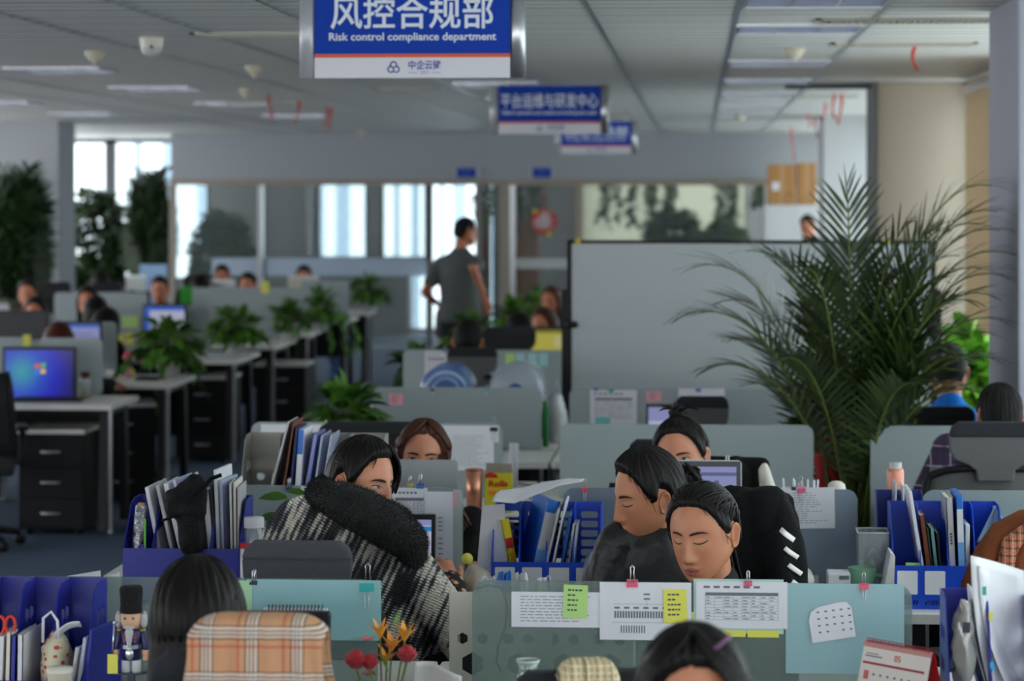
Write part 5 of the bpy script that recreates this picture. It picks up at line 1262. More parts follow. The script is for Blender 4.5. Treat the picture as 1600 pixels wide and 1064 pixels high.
for q in fs:
    for _ in range(2):
        k = [rnd.random() for _ in q]; s_ = sum(k); p = sum((vs[i] * (w / s_) for i, w in zip(q, k)), Vector()); n = (vs[q[1]] - vs[q[0]]).cross(vs[q[2]] - vs[q[0]]).normalized()
        d = (n + Vector((rnd.uniform(-.7, .7), rnd.uniform(-.7, .7), rnd.uniform(-.9, .3)))).normalized() * rnd.uniform(0.008, 0.016); o = d.orthogonal().normalized() * 0.0016
        k0 = len(tri); tri += [p - o, p + o, p + d]
b.add(tri, [(i, i + 1, i + 2) for i in range(0, len(tri), 3)])
b.build('fur_collar', M('black_fur', (14, 14, 15), 0.8, sheen=0.15), KN)
b = MB(); I = PERSON_INFO[KN['label']]; a = I['el'][-1].lerp(I['wr'][-1], 0.55) - kb; c = I['wr'][-1] - kb
b.capsule(a, c.lerp(a, 0.05), 0.058, 0.05); vs, fs = remesh(b, 0.008, 2)
def M_floral():
    m, nt, bb_ = nodes_of('floral_print'); tc = nt.nodes.new('ShaderNodeTexCoord'); v = nt.nodes.new('ShaderNodeTexVoronoi'); v.inputs['Scale'].default_value = 38; r = nt.nodes.new('ShaderNodeValToRGB')
    nt.links.new(tc.outputs['Object'], v.inputs['Vector']); nt.links.new(v.outputs['Distance'], r.inputs[0]); nt.links.new(r.outputs[0], bb_.inputs['Base Color'])
    e = r.color_ramp.elements; e[0].position = 0.2; e[0].color = lin((214, 190, 170)) + (1,); e[1].position = 0.42; e[1].color = lin((20, 20, 22)) + (1,); q = e.new(0.34); q.color = lin((150, 70, 50)) + (1,); bb_.inputs['Roughness'].default_value = 0.85
    return m
b = MB(); b.add(vs, fs, None, True); b.build('printed_cuff', M_floral(), KN)
# girl from behind
def longbk(b, R): hair_curtain(b, R, 66, 294, 0.275, 1.02, 0.03, nA=60, nT=24, seed=8, taper=0.3, yshift=0.03)
person('woman with smooth long black hair seen from behind in front of the plaid shawl chair', at_hip(315, 5.55), pi, pc(309, 968, 5.35), (pi, 0.1, 0), 'long', top=mNavyCloth, near=True, hairfn=longbk, brows=False, lips=False, hair_th=0.016)
# cropped woman nearest the camera
def parted(b, R):
    hair_curtain(b, R, 58, 302, 0.30, 1.08, 0.024, seed=12)
    for sg in (-1, 1):
        for i in range(34):
            pts = [head_pt(radians(-8 + sg * lerp(4, lerp(58, 100, i / 34), f)), radians(lerp(84, 8, f)), False, 0.0165) for f in [k / 8 for k in range(9)]]
            lock(b, R, pts, 0.0055, 0.004)
FW = person('woman whose parted black hair and forehead rise at the bottom picture edge', at_hip(1085, 4.55), 0.0, pc(1083, 1094, 4.42), (0.06, 0.2, 0), 'long', top=mBlackCloth, near=True, hairfn=parted, part=-8, gaze='ahead', skin=mSkin, hair_th=0.015)
I = PERSON_INFO[FW['label']]; b = MB(); b.tube([I['R'] @ head_pt(radians(a), radians(58 - 0.35 * abs(a - 60) * 0.3), False, 0.0185) for a in range(28, 100, 6)], 0.004, 8); b.build('hair_band', M('purple_band', (92, 40, 84), 0.5), FW)

mPurple, nt_, bb_ = nodes_of('purple_check')
def M_check(m, base, period):
    nt = m.node_tree; b = nt.nodes['Principled BSDF']; tc = nt.nodes.new('ShaderNodeTexCoord'); sx = nt.nodes.new('ShaderNodeSeparateXYZ'); nt.links.new(tc.outputs['Object'], sx.inputs[0])
    cur = None; col = lin(base) + (1,)
    def stripe(ax, per, ph, wid, c, fac, prev):
        a = nt.nodes.new('ShaderNodeMath'); a.operation = 'MULTIPLY_ADD'; a.inputs[1].default_value = 1 / per; a.inputs[2].default_value = ph; nt.links.new(sx.outputs[ax], a.inputs[0])
        f = nt.nodes.new('ShaderNodeMath'); f.operation = 'FRACT'; nt.links.new(a.outputs[0], f.inputs[0])
        l = nt.nodes.new('ShaderNodeMath'); l.operation = 'LESS_THAN'; l.inputs[1].default_value = wid; nt.links.new(f.outputs[0], l.inputs[0])
        g = nt.nodes.new('ShaderNodeMath'); g.operation = 'MULTIPLY'; g.inputs[1].default_value = fac; nt.links.new(l.outputs[0], g.inputs[0])
        mx = nt.nodes.new('ShaderNodeMix'); mx.data_type = 'RGBA'; nt.links.new(g.outputs[0], mx.inputs[0])
        if prev is None: mx.inputs[6].default_value = col
        else: nt.links.new(prev, mx.inputs[6])
        mx.inputs[7].default_value = lin(c) + (1,); return mx.outputs[2]
    for spec in period: cur = stripe(*spec, cur)
    nt.links.new(cur, b.inputs['Base Color']); b.inputs['Roughness'].default_value = 0.9
    return m
M_check(mPurple, (52, 36, 66), [('X', 0.07, 0.1, 0.06, (170, 160, 176), 0.8), ('Z', 0.07, 0.4, 0.06, (170, 160, 176), 0.8), ('X', 0.07, 0.5, 0.25, (34, 24, 44), 0.6), ('Z', 0.07, 0.7, 0.25, (34, 24, 44), 0.6)])
person('man in a purple checked shirt seen from behind at the tall mesh chair', at_hip(1545, 10.15), pi, pc(1562, 650, 10.12), (pi + 0.1, 0.1, 0), 'short', top=mPurple, male=True, near=True, brows=False, lips=False, sw=1.3, bulk=1.12, topname='checked_shirt', extra=[(P(1482, 704, 10.15), P(1450, 775, 10.1), .06, .062), (P(1482, 702, 10.15), P(1610, 700, 10.2), .062, .07), (P(1450, 775, 10.1), P(1428, 840, 10.1), .058, .05)], hair_th=0.01)
person('man in a bright blue shirt behind the palm fronds', at_hip(1488, 12.15), pi, pc(1482, 580, 12.22), (pi, 0.3, 0), 'short', top=mBlueShirt, male=True, brows=False, lips=False, sw=1.1, topname='shirt')
# people farther back
def longq(b, R): hair_curtain(b, R, 64, 296, 0.22, 1.05, 0.026, nA=24, nT=8)
def far(label, px, py, Y, yaw, hairst='short', male=True, top=None, hm=None, fn=None, tyaw=None, hands=None, arms='desk', skin=None):
    C = P(px, py, Y); ty = yaw if tyaw is None else tyaw; bk = Vector((sin(ty), -cos(ty), 0)) * -0.12
    face = abs(((yaw + pi) % (2 * pi)) - pi) < 2.0
    return person(label, (C.x + bk.x, C.y + bk.y), ty, C, (yaw, 0.15, 0), hairst, hm, skin or mSkin2, top or mBlackCloth, male=male, hairfn=fn, brows=face, lips=face, gaze='down', arms=arms, hands=hands)
far('man with black hair seen from behind in the chair beyond the water jugs', 731, 533, 15.2, pi)
far('person with black hair seen from behind next to the yellow-lit monitor', 811, 518, 17.35, pi, 'short')
far('woman with her tan face turned aside behind the yellow-lit monitor', 850, 508, 18.4, -0.5, 'long', False, cloth('pink_top', (170, 130, 126)), mHairBr, longq)
far('woman with brown hair bowed behind the whiteboard post', 862, 470, 21.8, -0.4, 'long', False, None, mHairBr, longq)
far('woman with reddish hair seen from behind at the lavender monitor', 92, 533, 16.55, pi + 0.1, 'long', False, None, mHairRed, longq, hands={-1: P(178, 600, 17.0)})
far('black-haired person bowed behind the grey screen with the green note', 56, 488, 20.2, 0.0, 'long', False, None, None, longq)
far('person facing the room nearest the picture edge at the far bench', 43, 458, 24.2, 0.1, 'tied', False, mRedShirt)
far('person looking down beside the bowed black-haired heads', 137, 470, 21.8, 0.1, 'long', False, None, None, longq)
far('black-haired person bowed away behind the lavender monitor', 150, 488, 19.3, pi, 'long', False, None, None, longq)
far('black-haired person next to the sticky notes of the far bench', 167, 508, 18.35, pi - 0.6, 'long', False, None, None, longq)
far('dark figure sitting below the ficus at the far windows', 157, 440, 26.5, pi, 'long', False, None, None, longq)
far('man with glasses in front of the pale blue poster', 250, 451, 25.4, 0.0, 'short', True, mCharcoal)
far('woman seen from behind next to the green folder', 312, 447, 26.2, pi, 'long', False, None, None, longq)
far('person peeking over a white board behind the green folder', 347, 431, 28.6, 0.0, 'short', True, mCharcoal)
far('man in a dark red shirt looking down at the dark blue monitor', 388, 445, 26.0, -0.3, 'short', True, mRedShirt)
far('person behind a beige board below the meeting-room glass', 475, 432, 28.3, 0.0, 'short', True, mCharcoal)
WM = person('man in a grey T-shirt walking away through the aisle with papers in his hand', at_hip(718, 22.5), pi - 0.35, pc(727, 362, 22.5), (pi - 0.95, 0.1, 0), 'short', skin=mSkin2, top=mGreyShirt, trousers=M('dark_jeans', (30, 31, 38), 0.9), male=True, near=False, standing=True, legpose={-1: 0.7, 1: -0.7}, sleeve='short', hands={1: P(688, 478, 22.6), -1: P(757, 462, 22.2)}, topname='tshirt', sw=1.05, collar=False, top_vox=0.012)
person('dark-clothed person standing beyond the whiteboard beside the cardboard boxes', at_hip(1256, 30.2), -0.6, pc(1262, 352, 30.0), (-0.3, 0.35, 0), 'short', skin=mSkin2, top=mBlackCloth, male=True, standing=True, arms='down')

# desks of the far middle rows that carry the pot plants
for x0, x1, y0, y1, lab in ((X(655, 19), X(850, 19), 18.9, 19.5, 'white desk under the pothos beside the walking man'), (X(745, 22.2), X(905, 22.2), 21.95, 22.5, 'white desk under the planter before the ornament door'), (X(780, 24.4), X(930, 24.4), 24.1, 24.7, 'farthest white desk before the ornament door'), (X(770, 18), X(920, 18), 17.75, 18.3, 'white desk under the yellow-lit monitor')):
    desk(x0, x1, y0, y1, lab)
# ------------------------------------------------------------------ plants
# large areca palm between the desk columns
pb = P(1330, 700, 11.02); pb.z = 0.0; px0 = pb.x; py0 = pb.y
palm = thing('areca_palm', 'large areca palm with arching fronds growing between the desks in front of the whiteboard', 'plant', (px0, py0, 0))
b = MB(); b.lathe([(0.001, 0), (0.1, 0), (0.125, 0.34), (0.13, 0.34), (0.13, 0.31), (0.12, 0.3), (0.001, 0.3)]); b.build('pot', M('palm_pot', (120, 112, 100), 0.5), palm)
b = MB(); b.lathe([(0.001, 0.312), (0.12, 0.31)]); b.build('soil', mSoil, palm)
lf = MB(); st = MB(); cn = MB(); rnd = random.Random(77)
tips = [(1322, 286, 0.0, 0.28), (1434, 345, -.1, .25), (1068, 490, -.2, .3), (1086, 416, .1, .3), (1104, 573, -.25, .26), (1128, 470, .3, .26), (1165, 392, .0, .28), (1205, 400, .35, .26), (1260, 420, -.3, .24),
        (1550, 290, .2, .3), (1562, 360, .35, .28), (1568, 430, .15, .28), (1566, 500, .3, .26), (1500, 400, -.1, .26), (1470, 440, -.35, .26), (1555, 560, .0, .24), (1430, 600, -.5, .24), (1390, 430, .3, .25), 
        (1170, 600, .25, .24), (1225, 560, -.45, .22),  (1490, 520, .5, .26), (1520, 470, -.25, .26), (1140, 530, .4, .26), (1245, 480, .45, .26),  (1455, 560, .45, .24), (1335, 380, .35, .26),    (1440, 540, -.2, .25), (1500, 600, .1, .22), (1210, 500, 0, .26),  (1395, 620, .3, .2), (1535, 420, .1, .26), (1480, 480, .25, .26),  (1558, 330, -.1, .28), (1530, 350, .3, .28), (1545, 460, -.3, .26), (1575, 395, .0, .28), (1540, 520, .25, .24), (1515, 560, -.4, .24), (1470, 360, .2, .26), (1492, 578, -.2, .26), (1462, 596, -.4, .24), (1525, 612, -.3, .26), (1480, 545, -.35, .26)]
for i, (tx, ty, dy, LL) in enumerate(tips):
    if tx > 1480: dy = min(dy, -0.1) - 0.05
    tip = P(tx, ty, py0 + dy) - pb; a = rnd.uniform(0, 2 * pi)
    r0 = Vector((0.06 * cos(a), 0.06 * sin(a), 0.31)); sx = 1 if tip.x > 0 else -1
    side_ = abs(tip.x); topz = tip.z + 0.28 * side_ + 0.05
    mid = Vector((tip.x * 0.28, tip.y * 0.4, lerp(0.31, max(tip.z, 1.0), 0.98) + 0.22 * side_))
    pts = bez(r0, mid, tip, 16)
    frond_into(lf, st, pts, 27, LL * 0.95, 0.0165, rnd, droop=0.22 + 0.45 * side_, base=0.45 if tip.z > 1.0 else 0.52, r0=0.009, hang=0.0)
for i in range(24):
    a = rnd.uniform(0, 2 * pi); r = rnd.uniform(0.02, 0.1); x, y = r * cos(a), r * sin(a)
    cn.tube([(x, y, 0.3), (x * 1.2, y * 1.2, 0.6), (x * 2.4 + 0.03 * cos(a * 3), y * 1.6, 1.05)], [0.014, 0.013, 0.008], 8)
st.build('frond_stems', mStem, palm); lf.build('foliage', mPalm, palm); cn.build('canes', M('palm_cane', (86, 96, 44), 0.5), palm)
b = MB(); zr = Z(690, py0, 1340)
b.tube([Vector((0.105 * cos(t), 0.09 * sin(t), zr + 0.012 * cos(t))) for t in [2 * pi * i / 24 for i in range(25)]], 0.012, 6, flat=0.35, cap=False)
b.build('red_ribbon', M('red_ribbon', (206, 52, 56), 0.6), palm)
b = MB()
for k in range(2): b.tube([Vector((-0.1, -0.05, zr)), Vector((-0.135 + 0.05 * k, -0.08, zr - 0.06)), Vector((-0.12 + 0.06 * k, -0.08, zr - 0.18)), Vector((-0.1 + 0.08 * k, -0.07, zr - 0.26))], [0.02, 0.026, 0.022, 0.012], 6, flat=0.3)
b.ell((-0.115, -0.07, zr), (0.03, 0.02, 0.03), 10, 8); b.build('ribbon_bow', M('red_ribbon_dark', (170, 26, 30), 0.7), palm)

def tallplant(px0, px1, ptop, Y, label, kind, seed, cat='plant', zfloor=0.0, n=None, mat=None):
    rnd = random.Random(seed); cx = X((px0 + px1) / 2, Y); zt = Z(ptop, Y, (px0 + px1) / 2); R_ = (X(px1, Y) - X(px0, Y)) / 2
    t = thing('potted_' + ('palm' if kind == 'palm' else 'tree'), label, cat, (cx, Y, zfloor)); zt -= zfloor
    b = MB(); b.lathe([(0.001, 0), (0.14, 0), (0.18, 0.36), (0.19, 0.36), (0.17, 0.33), (0.001, 0.33)]); b.build('pot', mPotW, t)
    lf = MB(); st = MB()
    if kind == 'palm':
        for i in range(n or 22):
            a = rnd.uniform(0, 2 * pi); f = rnd.uniform(0.45, 1.0); r = R_ * rnd.uniform(0.35, 1.25)
            tip = Vector((r * cos(a), r * sin(a) * 0.8, lerp(zt * 0.45, zt, f)))
            frond_into(lf, st, bez((0.05 * cos(a), 0.05 * sin(a), 0.34), Vector((tip.x * 0.25, tip.y * 0.25, tip.z + 0.15)), tip, 10), 18, 0.4, 0.045, rnd, droop=0.7, base=0.35, r0=0.012, hang=0.15)
    else:
        n = int((n or 420) * 2.2)
        for k in range(4):
            a = k * 1.7; pts = [Vector((0.03 * cos(a), 0.03 * sin(a), 0.33)), Vector((0.1 * cos(a + 1), 0.1 * sin(a + 1), zt * 0.5)), Vector((R_ * 0.45 * cos(a), R_ * 0.45 * sin(a), zt * 0.85))]
            st.tube(pts, [0.022, 0.016, 0.008], 7)
        for i in range(n or 420):
            u = Vector((rnd.gauss(0, 1), rnd.gauss(0, 1), rnd.gauss(0, 1))).normalized() * rnd.uniform(0.5, 1.0) ** 0.6
            p = Vector((u.x * R_, u.y * R_ * 0.8, zt * 0.62 + u.z * zt * 0.38)); leaf_into(lf, p, u + Vector((rnd.uniform(-1, 1), rnd.uniform(-1, 1), rnd.uniform(-.8, .2))), rnd.uniform(0.13, 0.22), rnd.uniform(0.08, 0.13), 0.6, 3, 0.1, roll=rnd.uniform(-1, 1))
    st.build('stems', M('dark_stem', (60, 56, 36), 0.7), t); lf.build('foliage', mat or mDarkLeaf, t)
    return t
tallplant(-30, 85, 262, 27.8, 'dark tall palm in front of the pier at the picture edge', 'palm', 3, n=60)
tallplant(95, 200, 296, 36.2, 'bushy dark ficus in front of the corner window', 'tree', 4, n=560)
tallplant(200, 266, 262, 35.6, 'slim dark palm at the corner of the glass office', 'palm', 5, n=44)
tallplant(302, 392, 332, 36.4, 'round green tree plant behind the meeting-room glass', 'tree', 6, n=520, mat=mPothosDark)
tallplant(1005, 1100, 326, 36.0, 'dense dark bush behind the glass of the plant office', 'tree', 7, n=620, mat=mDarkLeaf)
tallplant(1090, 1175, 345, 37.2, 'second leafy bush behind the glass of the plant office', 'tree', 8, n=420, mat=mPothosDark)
tallplant(1488, 1540, 520, 15.2, 'bright green sunlit plant at the window beyond the palm', 'tree', 9, n=260, mat=mBright)  # sunlight is put into the bright leaf colour
def vine(px, pt, pbm, Y, label, seed, n=3, spread=20, mat=None):
    rnd = random.Random(seed); zt = Z(pt, Y, px); t = thing('hanging_vine', label, 'plant', (X(px, Y), Y, zt))
    lf = MB(); st = MB(); s = SCL(px, Y)
    for k in range(n):
        L = (pbm - pt) / s * rnd.uniform(0.6, 1.0); x = rnd.uniform(-spread, spread) / s; y = rnd.uniform(-.1, .1); pts = []
        for i in range(11):
            f = i / 10; p = Vector((x + 0.05 * sin(4 * f + k) * f, y, -L * f)); pts.append(p)
            for q in range(2 if f > 0.05 else 4): leaf_into(lf, p, (rnd.uniform(-1, 1), rnd.uniform(-1, 1), rnd.uniform(-.6, .3)), rnd.uniform(0.1, 0.17), rnd.uniform(0.08, 0.12), 0.7, 3, 0.1)
        st.tube(pts, 0.004, 5)
    b = MB(); b.tube([(0, 0, CEIL - zt), (0, 0, 0.02)], 0.003, 5); b.build('hanging_wire', mAluDull, t)
    b = MB(); b.lathe([(0.001, -0.02), (0.08, -0.02), (0.1, 0.08), (0.001, 0.06)]); b.build('pot', mPotW, t)
    st.build('stems', mStem, t); lf.build('foliage', mat or mPothosDark, t)
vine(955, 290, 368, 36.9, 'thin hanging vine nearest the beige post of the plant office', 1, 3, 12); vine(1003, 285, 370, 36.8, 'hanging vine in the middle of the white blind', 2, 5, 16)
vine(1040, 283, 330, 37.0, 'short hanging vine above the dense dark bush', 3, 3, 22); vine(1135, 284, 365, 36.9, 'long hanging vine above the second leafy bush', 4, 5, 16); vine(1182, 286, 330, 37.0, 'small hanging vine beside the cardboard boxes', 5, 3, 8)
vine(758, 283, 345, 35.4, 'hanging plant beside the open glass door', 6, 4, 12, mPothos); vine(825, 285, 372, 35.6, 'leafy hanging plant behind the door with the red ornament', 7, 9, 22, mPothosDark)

def pot(px, ppot, Y, pxw, Hh, label, seed, z=0.75, n=120, trail=0, mat=None, pr=0.085, L=0.12, ph=0.15):
    return pothos(X(px, Y), Y, z, pxw / SCL(px, Y) / 2 * 0.82, Hh, label, seed, n, (pr, pr * 0.8, ph), mat, trail, L)
pot(263, 0, 17.75, 112, 0.20, 'bushy pothos in a white pot on the second desk of the far bench', 1, n=150, trail=4)
pot(368, 0, 20.3, 92, 0.17, 'pothos in a white pot on the third desk, beside a blue sheet', 2, n=130)
pot(452, 0, 22.2, 50, 0.14, 'small pothos in front of the pale screen of the fourth desk', 3, n=80)
pot(500, 0, 23.8, 52, 0.18, 'trailing pothos hanging over the edge of the fifth desk', 4, n=90, trail=9)
pot(577, 0, 27.7, 68, 0.2, 'round pothos in a white pot on the farthest bench desk', 5, n=110)
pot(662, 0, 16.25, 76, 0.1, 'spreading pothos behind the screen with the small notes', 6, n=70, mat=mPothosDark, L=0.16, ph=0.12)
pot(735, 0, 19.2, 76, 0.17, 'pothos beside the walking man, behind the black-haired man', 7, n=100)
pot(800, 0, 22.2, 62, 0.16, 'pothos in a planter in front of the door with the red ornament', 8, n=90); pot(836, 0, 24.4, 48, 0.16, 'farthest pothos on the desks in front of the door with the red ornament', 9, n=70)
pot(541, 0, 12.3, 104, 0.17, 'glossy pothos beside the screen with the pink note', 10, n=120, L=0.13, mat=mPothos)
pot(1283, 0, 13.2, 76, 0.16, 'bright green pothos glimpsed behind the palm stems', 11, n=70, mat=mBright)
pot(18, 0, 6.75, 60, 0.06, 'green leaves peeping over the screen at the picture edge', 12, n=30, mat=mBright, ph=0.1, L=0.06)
t = thing('pothos_cutting', 'pothos cutting with a few large leaves beside the glass jar', 'plant', (X(440, 8.15), 8.15, 0.75))
b = MB(); b.lathe([(0.001, 0), (0.03, 0), (0.032, 0.1), (0.02, 0.13), (0.018, 0.13), (0.017, 0.1), (0.001, 0.01)]); b.build('vase', M_thin('clear_glass', (210, 220, 220), 0.7, 0.05, 0.3), t)
lf = MB(); st = MB()
for (lx, ly, dx, dz, L) in ((418, 772, -1, .15, .085), (446, 766, -.9, .3, .06), (408, 800, -1, -.05, .075), (414, 822, -.6, -.7, .09), (470, 765, .5, .5, .06)):
    p = P(lx + 30, ly + 6, 8.15) - t.location; st.tube([(0, 0, 0.1), (p.x * 0.4, 0, p.z * 0.8), p], [0.003, 0.0025, 0.002], 6); leaf_into(lf, p, (dx, -.2, dz), L, L * 0.55, 0.25, 5, 0.15, roll=0.9)
st.build('stems', mStem, t); lf.build('foliage', mPothos, t)

# ------------------------------------------------------------------ whiteboard on its stand
YW_ = 14.0; w0 = P(886, 375, YW_); w1 = P(1462, 657, YW_)
cx = (w0.x + w1.x) / 2; ww = w1.x - w0.x; zt, zb = w0.z, w1.z
t = thing('whiteboard', 'large white board in a black frame standing behind the fourth row', 'whiteboard', (cx, YW_, 0))
b = MB(); b.bb((-ww / 2 + 0.01, -0.01, zb + 0.01), (ww / 2 - 0.01, 0.012, zt - 0.01)); b.build('writing_surface', M('whiteboard_face', (162, 168, 170), 0.35, var=0.03, vscale=3, stretch=(0.4, 1, 5)), t)
b = MB(); f = 0.024
b.bb((-ww / 2, -0.016, zb), (-ww / 2 + f, 0.016, zt)); b.bb((ww / 2 - f, -0.016, zb), (ww / 2, 0.016, zt)); b.bb((-ww / 2, -0.016, zt - f * 0.7), (ww / 2, 0.016, zt)); b.bb((-ww / 2, -0.016, zb), (ww / 2, 0.016, zb + f * 0.7)); b.build('frame', mBlackSteel, t)
for sg in (-1, 1):
    b = MB(); x = sg * (ww / 2 + 0.012); b.bb((x - 0.015, -0.02, 0.08), (x + 0.015, 0.02, zt - 0.25)); b.bb((x - 0.02, -0.28, 0.05), (x + 0.02, 0.28, 0.09)); lg = b.build('stand_leg', mBlackSteel, t)
    b = MB(); b.cyl((x - sg * 0.0, -0.02, 1.28), (x + sg * -0.06, -0.05, 1.28), 0.018, n=12); b.build('clamp_knob', mChairPl, lg)
    for yy in (-0.25, 0.25): b = MB(); b.cyl((x - 0.012, yy, 0.027), (x + 0.012, yy, 0.027), 0.027, n=12); b.build('caster', mChairPl, lg)
b = MB(); b.bb((-ww / 2, -0.02, 0.1), (ww / 2, 0.02, 0.13)); b.build('crossbar', mBlackSteel, t)
for px, lab in ((903, 'yellow magnet near the corner of the whiteboard'), (1385, 'yellow magnet on the whiteboard frame above the palm')):
    p = P(px, 375, YW_); b = MB(); b.lathe([(0.001, -0.012), (0.014, -0.012), (0.016, 0.0), (0.001, 0)], (0, 0, 0), 12, axis='Y'); b.build('magnet', M('yellow_magnet', (200, 170, 60), 0.5), label=lab, cat='magnet', loc=(p.x, YW_ - 0.0165, p.z - 0.006))

# ------------------------------------------------------------------ far office items
mCard = M('cardboard', (168, 122, 76), 0.85, var=0.05); mCardTape = M('packing_tape', (178, 140, 96), 0.4)
yb = 33.6; zc_ = Z(320, yb, 1237)
t = thing('storage_cabinet', 'tall white cabinet below the two cardboard boxes', 'cabinet', (X(1240, yb), yb, 0))
b = MB(); b.bb((-0.36, -0.25, 0.05), (0.36, 0.25, zc_)); b.build('body', mWall, t)
for sg in (-1, 1):
    b = MB(); b.bb((min(0.003 * sg, 0.355 * sg), -0.268, 0.07), (max(0.003 * sg, 0.355 * sg), -0.25, zc_ - 0.02)); dr = b.build('door', mWall, t); b = MB(); b.cyl((sg * 0.04, -0.28, 1.0), (sg * 0.04, -0.28, 1.12), 0.008, n=8); b.build('handle', mAlu, dr)
b = MB(); b.bb((-0.34, -0.23, 0), (0.34, 0.23, 0.05)); b.build('plinth', mFrameDark, t)
for p0, p1, ptop, lab in ((1200, 1242, 257, 'cardboard box with a white label on top of the cabinet'), (1245, 1274, 255, 'narrower cardboard box on the cabinet beside the pier')):
    w = X(p1, yb) - X(p0, yb); h = Z(ptop, yb, 1240) - zc_
    t = thing('cardboard_box', lab, 'box', (X((p0 + p1) / 2, yb), yb, zc_)); b = MB(); b.bb((-w / 2, -0.22, 0), (w / 2, 0.22, h)); b.build('carton', mCard, t, bevel=0.006)
    b = MB(); b.bb((-0.025, -0.222, h * 0.0), (0.025, -0.219, h)); b.build('tape', mCardTape, t)
    if p0 == 1200: b = MB(); b.bb((-w * 0.36, -0.2235, h * 0.36), (-w * 0.1, -0.2205, h * 0.56)); b.build('label', mPaper, t)
    b = MB(); b.tube([Vector((w * 0.22 + 0.06 * cos(a), -0.2215, h * 0.16 + 0.06 * sin(a))) for a in [i * 0.4 for i in range(13)]], 0.006, 5); b.build('printed_mark', M('box_print', (110, 74, 44), 0.8), t)
# red festive ornament and brown door leaf in the office behind it
yo = YW - 0.03; c = P(850, 346, yo); r_ = 15 / SCL(850, yo)
t = thing('door_ornament', 'red and pink festive ornament hanging on the glass office front', 'ornament', (c.x, yo, c.z))
b = MB(); b.tube([Vector((r_ * 1.05 * cos(a), 0, r_ * 1.05 * sin(a))) for a in [2 * pi * i / 20 for i in range(21)]], r_ * 0.2, 8, M('ornament_pink', (206, 120, 124), 0.7), cap=False); b.build('ring', parent=t)
b = MB(); b.lathe([(0.001, -0.01), (r_ * 0.95, -0.01), (r_ * 0.95, 0.008), (0.001, 0.008)], axis='Y'); b.build('disc', M('ornament_grey', (196, 184, 186), 0.7), t)
b = MB()
for a in (-1.4, -1.1, -2.0, 2.6, 2.2, 0.5, -0.2): b.ell((r_ * 1.1 * cos(a), -0.015, r_ * 1.1 * sin(a)), (r_ * 0.34, 0.02, r_ * 0.28), 10, 6)
b.build('red_petals', mRed, t)
b = MB()
for a in (2.3, -1.2): b.ell((r_ * 1.35 * cos(a), -0.02, r_ * 1.35 * sin(a)), (r_ * 0.3, 0.02, r_ * 0.25), 10, 6)
b.build('gold_knots', mYel, t)
b = MB(); b.tube([(0, 0, r_), (0, 0.02, HEAD - c.z - 0.04)], 0.004, 5); b.build('string', mRed, t)
for px0_, px1_, ptop, pbot, Y, col, lab, nm, ct in ((808, 842, 340, 640, 36.2, (150, 96, 66), 'brown wooden cabinet behind the door with the red ornament', 'wooden_cabinet', 'cabinet'), (752, 765, 320, 640, 36.0, (120, 76, 54), 'narrow brown wooden shelf post behind the open glass door', 'wooden_shelf', 'shelf')):
    w = X(px1_, Y) - X(px0_, Y); t = thing(nm, lab, ct, (X((px0_ + px1_) / 2, Y), Y, 0)); zt_ = Z(ptop, Y, 820); mm = M('wood_' + nm, col, 0.6, var=0.12, vscale=6, stretch=(6, 6, 0.6))
    b = MB(); b.bb((-w / 2, -0.2, 0), (w / 2, 0.2, zt_)); b.build('body', mm, t)
    b = MB(); b.bb((-w / 2 + 0.02, -0.215, 0.1), (w / 2 - 0.02, -0.2, zt_ - 0.05)); b.build('door', mm, t)
# low cupboards and boards seen through the meeting-room glass
mPoster = M('pale_blue_poster', (150, 186, 224), 0.6)
Yp = 26.9; p0 = P(228, 412, Yp); p1 = P(270, 462, Yp); b = MB(); b.bb((-(p1.x - p0.x) / 2, -0.004, 0), ((p1.x - p0.x) / 2, 0.004, p0.z - 0.755)); o = b.build('display_board', mPoster, label='pale blue poster board standing behind the man with glasses', cat='board', loc=((p0.x + p1.x) / 2, Yp - 0.3, 0.755))
b = MB(); b.box((0, 0.05, 0.1), (0.08, 0.1, 0.2)); b.build('foot', mAluDull, o)
Yp = 26.1; p0 = P(282, 448, Yp); p1 = P(316, 470, Yp); t = thing('green_folder', 'bright green folder standing on the far bench', 'folder', ((p0.x + p1.x) / 2, Yp, 0.752)); w = p1.x - p0.x
b = MB(); b.bb((-w / 2, -0.01, 0), (w / 2, 0.03, p0.z - 0.752)); b.build('cover', M('folder_green', (38, 150, 40), 0.5), t); b = MB(); b.bb((-w / 2 + 0.01, 0.0, 0.01), (w / 2 + 0.004, 0.02, p0.z - 0.76)); b.build('pages', mPaper, t)
for p0x, p1x, pt, Y, z0, lab, col in ((326, 368, 437, 26.3, 0.752, 'white board standing in front of the peeking person', (200, 204, 204)), (450, 498, 431, 27.9, 0.752, 'beige board in front of the person below the meeting-room glass', (190, 182, 166)), (197, 228, 430, 25.95, 0.752, 'white sheet standing beside the pale blue poster', (200, 206, 204)), (415, 478, 462, 25.85, 0.752, 'cream board with a dark upper edge on the sixth desk', (206, 200, 188))):
    a = P(p0x, pt, Y); c = P(p1x, pt, Y); w = c.x - a.x; t = thing('white_board', lab, 'board', ((a.x + c.x) / 2, Y, z0)); b = MB(); b.bb((-w / 2, -0.01, 0), (w / 2, 0.01, a.z - z0)); b.build('panel', M('board_%d' % p0x, col, 0.6), t)
    b = MB(); b.bb((-w / 2, -0.014, a.z - z0 - 0.02), (w / 2, 0.014, a.z - z0)); b.build('edge_strip', mFrameDark if p0x == 415 else mAlu, t)

